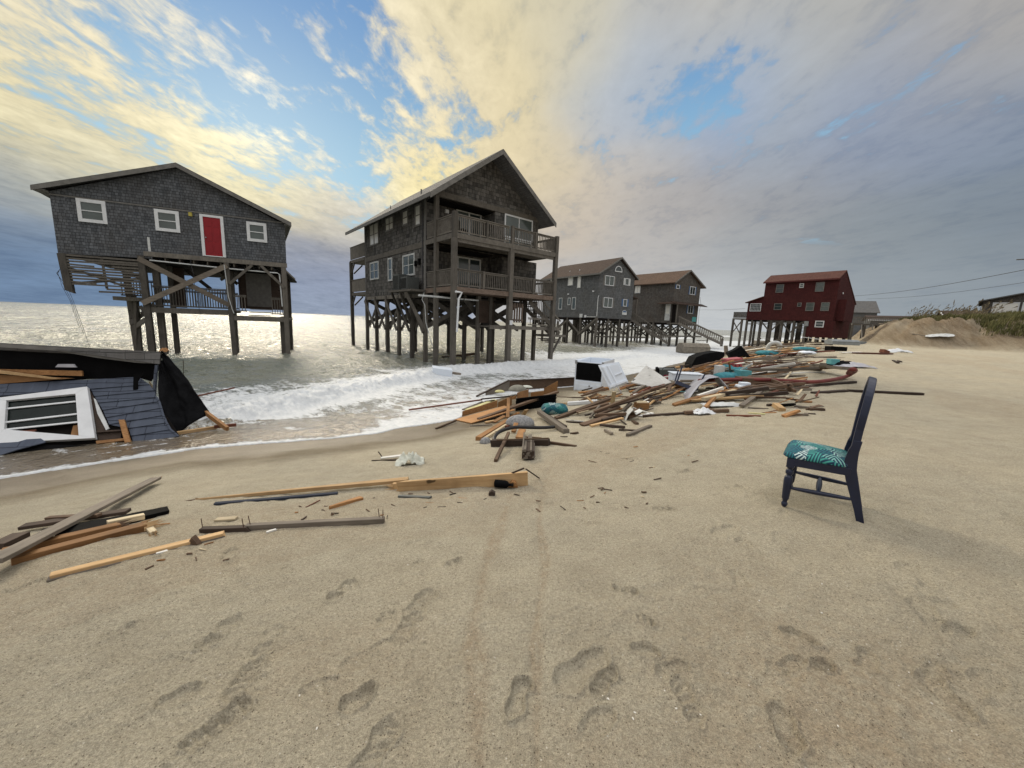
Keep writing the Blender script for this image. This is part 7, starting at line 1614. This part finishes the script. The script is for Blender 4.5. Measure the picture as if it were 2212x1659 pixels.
b = MB(); b.add([(-.36, 0, 0), (.36, 0, 0), (.36, .6, 0), (-.36, .6, 0), (-.27, .08, .22), (.27, .08, .22), (.27, .5, .22), (-.27, .5, .22)], [(0, 3, 2, 1), (4, 5, 6, 7), (0, 1, 5, 4), (1, 2, 6, 5), (2, 3, 7, 6), (3, 0, 4, 7)]); b.build('tub_body', 'fridge_white', WPo, bevel=.03); MB().box(-.2, .15, .221, .2, .43, .33).build('base', 'fridge_white', WPo, bevel=.03); WPo.scale = (.56, .56, .62)
# septic tanks
def tank(crop, x, y, L, W_, Hh, rot, label, mat='concrete', wat=None, lift=0):
    p = atz(*cv(crop, x, y), wat) if wat is not None else at(*cv(crop, x, y)); T = empty('septic_tank', (p[0], p[1], p[2] + lift), R(rot)); tag(T, label, 'tank')
    pr = [(0, 0), (W_, 0), (W_, Hh * .62), (W_ * .72, Hh), (W_ * .25, Hh), (0, Hh * .62)]
    MB().prism([(0, y_, z_) for y_, z_ in pr], (L, 0, 0)).build('tank_body', mat, T, bevel=.04); MB().tube([(L + .003, W_ * .45, Hh * .72), (L + .04, W_ * .45, Hh * .72)], .12, 10).build('outlet', 'white_old', T); MB().box(.02, -.03, Hh * .60, L - .02, -.002, Hh * .64).build('seam_rib', mat, T); return T
tank('c4', 1748, 1298, 3.3, 1.4, 1.05, 14, 'tan concrete septic tank stranded in the surf below the farthest grey house', wat=SEA + .05)
tank('c5', 497, 992, 3.4, 1.4, .8, 5, 'tan concrete septic tank lying beyond the debris in front of the red house', wat=None)
tank('c5', 1312, 1020, 2.5, 1.1, .5, -4, 'pale grey slab sided tank at the foot of the dune', 'slab_grey', None, .30)
block('c5', 1390, 1058, 1.2, .7, .34, 'black', 'black block supporting the pale grey tank', 'block', 'base_block', -4)
block('c5', 1560, 985, 2.6, 1.0, .35, 'slab_grey', 'grey broken slab behind the pale grey tank', 'slab', 'broken_slab', -3)
# tyre-like white ring
mb = MB(); p = at(*cv('e6', 1020, 228)); mb.tube([(.42 * math.cos(t), 0, .42 + .42 * math.sin(t)) for t in np.linspace(0, 2 * math.pi, 25)], .15, 8, False); o = mb.build('tyre', 'white_old', smooth=True); o.location = p; o.rotation_euler = (R(20), 0, R(-15)); tag(o, 'white walled tyre standing in the far debris', 'tyre')
# lone stakes in the water
for k, (c_, x, yt, yb, lb) in enumerate((('e6', 493, 120, 168, 'lone stake in the water between the farthest grey house and the red house'), ('c4', 2015, 1148, 1182, 'short stake beside the stair of the farthest grey house'))):
    p = atz(*cv(c_, x, yb), SEA); h = 1.3 if k == 0 else .9; o = MB().bar((0, 0, -.5), (.03, 0, h), .3 if k == 0 else .22, .3 if k == 0 else .2, (0, 1, 0)).build('stake', 'pile'); o.location = p; tag(o, lb, 'stake')
o = plank('c4', 1900, 1150, 2020, 1152, .15, .1, 'pile', 'horizontal rail joining the short stake to the farthest stair', .9, .9, wat=SEA)
# pieces at the far right of the field
plank('e6', 1430, 645, 1780, 622, .12, .07, 'board_dark', 'dark board left of the tall chair back, left of two in line', 0, 0); plank('e6', 1790, 620, 2560, 655, .12, .07, 'board_dark', 'long dark board passing behind the back of the navy chair', 0, 0)
plank('e6', 1380, 575, 1865, 530, .12, .07, 'board_dark', 'dark board just below the end of the red pipe', 0, .02); plank('e6', 1590, 326, 1815, 325, .2, .1, 'board_dark', 'dark board on bare sand beyond the grey broken frame', 0, 0)
plank('e6', 1290, 352, 1780, 392, .3, .12, 'board_grey', 'grey broad board of the broken frame in the far debris', .1, .25); plank('e6', 1495, 400, 1540, 350, .2, .1, 'board_grey', 'grey upright end of the broken frame', 0, .4); crumple('cloth', 'e6', 1700, 375, 1.1, .6, .28, 'tarp', 'dark cloth bunched over the broken grey frame', 'cloth', 9, 0, 18); block('e6', 1655, 380, .34, .25, .22, 'turquoise', 'bright turquoise item on the broken grey frame', 'box', 'plastic_box', 0, .1)
crumple('sheet', 'e6', 1830, 378, 1.6, .8, .2, 'sheet_grey', 'pale grey rags right of the broken frame', 'cloth', 12, 0, 16)
plank('e6', 1050, 765, 1120, 820, .13, .10, 'board_gold', 'golden block lying at an angle on open sand below the white tub', .02, .0); plank('e6', 1060, 772, 1250, 762, .08, .06, 'black', 'black board crossing behind the angled golden block', .02, .02); plank('e6', 965, 770, 1010, 765, .06, .06, 'board_dark', 'small dark knob left of the angled golden block', 0, 0)
plank('e6', 1275, 725, 1410, 735, .16, .04, 'board_orange', 'bright orange flat scrap on open sand', 0, 0, jag=(.04, .06)); plank('e6', 1395, 812, 1545, 815, .10, .07, 'board_brown', 'brown block at the right of the scattered pieces', 0, 0); plank('e6', 1260, 780, 1385, 795, .12, .05, 'board_grey', 'ragged grey bundle left of the brown block', 0, 0, jag=(.05, .05))
plank('e6', 1345, 858, 1460, 862, .05, .04, 'board_dark', 'small dark stick below the brown block', 0, 0); plank('e6', 1180, 875, 1305, 870, .07, .04, 'board_brown', 'small brown broken stick left of the small dark stick', 0, 0, jag=(.03, .03)); plank('e6', 545, 875, 900, 882, .06, .04, 'board_red', 'long thin red-brown board on open sand', 0, 0); plank('e6', 770, 848, 945, 860, .09, .03, 'glasswool', 'flat olive scrap above the thin red-brown board', 0, 0, taper=(.5, 1)); plank('e6', 765, 795, 980, 805, .05, .03, 'board_grey', 'thin grey and white stick on open sand', 0, 0, taper=(1, .4))
plank('e6', 120, 845, 568, 822, .10, .07, 'board_brown', 'brown board with a square right end beside the white rag', .02, .02); crumple('rag', 'e6', 315, 855, .42, .25, .10, 'white', 'white rag on the brown board', 'rag', 4, 0, 18, 1.4)
crumple('rag', 'e6', 525, 775, .9, .3, .08, 'white_old', 'flat white plastic scrap below the arched sheet', 'plastic sheet', 14, 0, 18, 1.2); plank('e6', 455, 752, 630, 742, .05, .03, 'board_white', 'white stick just above the flat white scrap', 0, .02)
block('e6', 920, 588, 1.0, .4, .22, 'board_brown', 'dark brown squared timber end right of the white tub', 'board', 'timber', 0)
DS = crumple('plastic_sheet', 'c6', 1200, 985, 1.9, .8, .14, 'white_old', 'white sheet and boards stranded on the slope of the dune', 'plastic sheet', 21, -47, 26, 1.6, lift=.12); DS.rotation_euler = (R(22), R(-4), R(-47)); plank('c6', 890, 952, 1130, 985, .5, .1, 'board_grey', 'grey board left of the white sheet on the dune', .02, .02)
crumple('plastic_sheet', 'c6', 700, 1175, 2.2, .8, .35, 'white', 'white bag at the right end of the far red boards', 'plastic sheet', 23, 0, 16); plank('c6', 190, 1180, 630, 1190, .35, .15, 'board_red', 'far dark red board reaching out on bare sand', .0, .0); plank('c6', 40, 1172, 270, 1168, .25, .06, 'board_white', 'far white board left of the dark red one', .05, .05); block('c6', 575, 1185, 0.5, .35, .25, 'board_red', 'far rusty brown box on the dark red board', 'box', 'rusty_box', 10, 0, tilt=(0, 15))
for (x0, y0, x1, y1, lb) in ((655, 1268, 715, 1295, 'short dark stick on bare sand near the dune, left one'), (715, 1272, 748, 1285, 'short dark knob on bare sand near the dune, right one')): plank('c6', x0, y0, x1, y1, .12, .08, 'board_dark', lb, 0, 0)
# floating bits by the tall house
block('c3', 920, 995, .9, .4, .35, 'fridge_white', 'blue-white box rolling in the foam at the foot of the tall house', 'box', 'floating_box', 20, 0, wat=SEA + .05, tilt=(10, 8)); plank('c3', 975, 960, 1085, 975, .3, .12, 'board_grey', 'grey-green plank floating right of the blue-white box', .15, .05, wat=SEA)
plank('c3', 880, 830, 1230, 790, .22, .14, 'board_brown', 'broken brown timber adrift between the piles of the tall house', .05, .25, wat=SEA); plank('c3', 300, 815, 560, 830, .12, .10, 'board_dark', 'dark timber adrift under the left side of the tall house', .1, .1, wat=SEA); plank('c3', 1385, 895, 1450, 905, .2, .12, 'board_dark', 'dark flotsam in the foam between the front piles', .2, .15, wat=SEA)

# ------------------------------------------------------------------ scattered boards of the debris field (things nothing tells apart share their label)
SPECS = []
GR = {'board_brown': ('brown', 'brown boards strewn through the debris field'), 'board_dark': ('dark', 'dark boards strewn through the debris field'), 'board_orange': ('orange', 'orange split boards strewn through the debris field'), 'board_gold': ('golden', 'golden boards strewn through the debris field'),
      'board_grey': ('weathered grey', 'weathered grey boards strewn through the debris field'), 'board_white': ('white painted', 'white painted boards strewn through the debris field'), 'board_red': ('dark red', 'dark red boards strewn through the debris field'), 'board_pale': ('pale', 'pale boards strewn through the debris field')}
def scatter(n, poly, wts, lmin, lmax, seed, zone, lift=.25, flat=.8, wscale=1.0):
    r = random.Random(seed); ks = list(wts); xs = [p[0] for p in poly]; ys = [p[1] for p in poly]; c = 0; tries = 0
    def inside(x, y):
        k = False
        for (a, b), (c_, d_) in zip(poly, poly[1:] + poly[:1]):
            if (b > y) != (d_ > y) and x < (c_ - a) * (y - b) / (d_ - b) + a: k = not k
        return k
    while c < n and tries < 20000:
        tries += 1; x, y = r.uniform(min(xs), max(xs)), r.uniform(min(ys), max(ys))
        if not inside(x, y): continue
        p = at(*cv('e6', x, y)); L = r.uniform(lmin, lmax) * (1.3 if r.random() < .2 else 1); a = r.gauss(.0, .45) if r.random() < flat else r.uniform(-1.5, 1.5); a += R(10)
        z0 = r.uniform(0, lift) * r.random(); z1 = z0 + r.uniform(-.05, .16) * (1 if L < 1.5 else .8); z1 = max(0, z1)
        d = np.array([math.cos(a), math.sin(a)]) * L / 2; q0 = np.array([p[0] - d[0], p[1] - d[1], 0]); q1 = np.array([p[0] + d[0], p[1] + d[1], 0]); h = r.choice((.02, .03, .04, .07)) * wscale; w = r.uniform(.04, .14) * wscale
        q0[2] = gz(q0[0], q0[1]) + z0 + h / 2; q1[2] = gz(q1[0], q1[1]) + z1 + h / 2; m_ = r.choices(ks, [wts[k] for k in ks])[0]; nm, gr = GR[m_]
        SPECS.append((L * w / float(np.sum((q0 - CAM) ** 2)), (q0, q1, w, h, m_, '%s board strewn in the %s' % (nm, zone), 'board', 'board', gr + ', ' + zone, (r.uniform(.7, 1), r.uniform(.7, 1)), (r.choice((0, .04)), r.choice((0, .08))), r, r.uniform(-.02, .03)))); c += 1
WT = {'board_brown': 5, 'board_dark': 3, 'board_orange': 3, 'board_gold': 1.2, 'board_grey': 4, 'board_white': 1.6, 'board_red': 1, 'board_pale': 1}
WO = {'board_brown': 4, 'board_dark': 2, 'board_orange': 5, 'board_gold': 2, 'board_grey': 1, 'board_white': .6, 'board_red': 1}
scatter(54, [(170, 400), (330, 375), (560, 400), (560, 480), (450, 500), (180, 500)], WO, .4, 1.4, 3, 'heap beside the black cushion', .5)
scatter(66, [(500, 340), (900, 300), (1400, 330), (1500, 420), (1200, 500), (760, 500), (560, 470)], WT, .7, 2.6, 5, 'broad middle of the debris field', .3)
scatter(66, [(700, 190), (1080, 170), (1500, 210), (1560, 290), (1250, 310), (800, 300), (660, 260)], WT, 1.2, 3.6, 7, 'far debris before the red house', .5, wscale=1.5)
scatter(22, [(680, 150), (1100, 140), (1700, 150), (1640, 190), (1100, 185), (700, 190)], WT, 1.5, 4.0, 9, 'farthest debris line by the dune foot', .5, wscale=2.0)
scatter(34, [(350, 540), (900, 540), (1350, 560), (1350, 610), (900, 640), (520, 640)], WT, .4, 1.8, 11, 'strip below the red pipe', .12)
scatter(22, [(280, 690), (560, 620), (960, 680), (900, 720), (560, 740), (300, 740)], WT, .6, 2.0, 13, 'boards under the arched sheet', .18, flat=1)
scatter(34, [(-240, 480), (180, 400), (180, 540), (-60, 590), (-260, 560)], WO, .4, 1.4, 15, 'rubble between the fridge and the upturned chair', .3)
scatter(34, [(-520, 545), (-60, 545), (-60, 590), (-200, 640), (-520, 620)], WO, .25, .9, 17, 'rubble at the foot of the fridge', .08, wscale=.7)
scatter(12, [(-640, 790), (-300, 760), (-100, 800), (-200, 880), (-560, 900)], WT, .15, .5, 19, 'loose sand before the right stack', .02, wscale=.4)
scatter(14, [(900, 650), (1500, 650), (1500, 900), (900, 920)], WT, .15, .6, 21, 'open sand of the right middle', .01, wscale=.5)
# small litter nearer the camera
def litter(n, x0, y0, x1, y1, seed, zone, smin=.015, smax=.06):
    r = random.Random(seed)
    for k in range(n):
        p = at(r.uniform(x0, x1), r.uniform(y0, y1)); L = r.uniform(smin, smax); a = r.gauss(.2, .6); m_ = r.choices(('board_brown', 'board_orange', 'board_pale', 'board_dark'), (4, 2, 2, 3))[0]; nm = {'board_brown': 'brown', 'board_orange': 'orange', 'board_pale': 'pale', 'board_dark': 'dark'}[m_]
        d = np.array([math.cos(a), math.sin(a), 0]) * L / 2; h = r.uniform(.004, .010)
        plank3(p - d + (0, 0, h / 2), p + d + (0, 0, h / 2), r.uniform(.005, .016), h, m_, 'small %s wood chip in the %s' % (nm, zone), 'wood_chip', 'wood chip', '%s wood chips, %s' % (nm, zone), (1, .6), (0, .01), r)
litter(26, 880, 1062, 1400, 1105, 31, 'tide line below the golden beams', .015, .07); litter(16, 540, 1075, 860, 1130, 33, 'tide line left of the golden beams'); litter(14, 1250, 960, 1560, 1060, 35, 'sand right of the middle pile', .03, .12)
litter(8, 300, 1170, 520, 1230, 37, 'sand before the left pile')
def shells(n, x0, y0, x1, y1, seed):
    r = random.Random(seed)
    for k in range(n):
        p = at(r.uniform(x0, x1), r.uniform(y0, y1)); o = MB().lathe([(.001, .004), (.005, .0035), (.008, 0)], n=8).build('shell', 'shell', uv=False); s = r.uniform(.25, .6); o.scale = (s * 1.3, s * .8, s); o.location = p; o.rotation_euler = (r.uniform(-.3, .3), r.uniform(-.3, .3), r.uniform(0, 6)); tag(o, 'tiny white shell fragment on the foreground sand', 'shell', 'shell fragments on the foreground sand')
shells(34, 1250, 1050, 2200, 1600, 41); shells(10, 100, 1200, 1100, 1600, 43)

scatter(30, [(-330, 640), (-60, 590), (60, 660), (-40, 740), (-330, 760)], WT, .2, .9, 23, 'right stack', .14, wscale=.7)
scatter(26, [(-900, 620), (-560, 640), (-520, 760), (-700, 800), (-900, 760)], WO, .15, .6, 25, 'middle pile', .06, wscale=.6)

SPECS.sort(key=lambda q: -q[0])
for _, a in SPECS[:135]: plank3(*a)
vs_, fs_, mi_, mats_ = [], [], [], []
for _, (q0, q1, w, h, m_, *rest) in SPECS[135:]:
    d = q1 - q0; L = np.linalg.norm(d); mb = MB().bar(q0, q1, w, h); r = rest[-2]; b = len(vs_)
    vs_ += [tuple(np.array(v) + np.array([r.uniform(-.02, .02), r.uniform(-.01, .01), r.uniform(-.006, .006)])) for v in mb.v]; fs_ += [tuple(b + i for i in f) for f in mb.f]
    if m_ not in mats_: mats_.append(m_)
    mi_ += [mats_.index(m_)] * len(mb.f)
me = bpy.data.meshes.new('board_litter'); me.from_pydata(vs_, [], fs_); o = bpy.data.objects.new('board_litter', me); col.objects.link(o)
for k in mats_: me.materials.append(MATS[k])
me.polygons.foreach_set('material_index', mi_)
tag(o, 'countless smaller broken boards and slats filling the debris field', 'broken boards', kind='stuff')
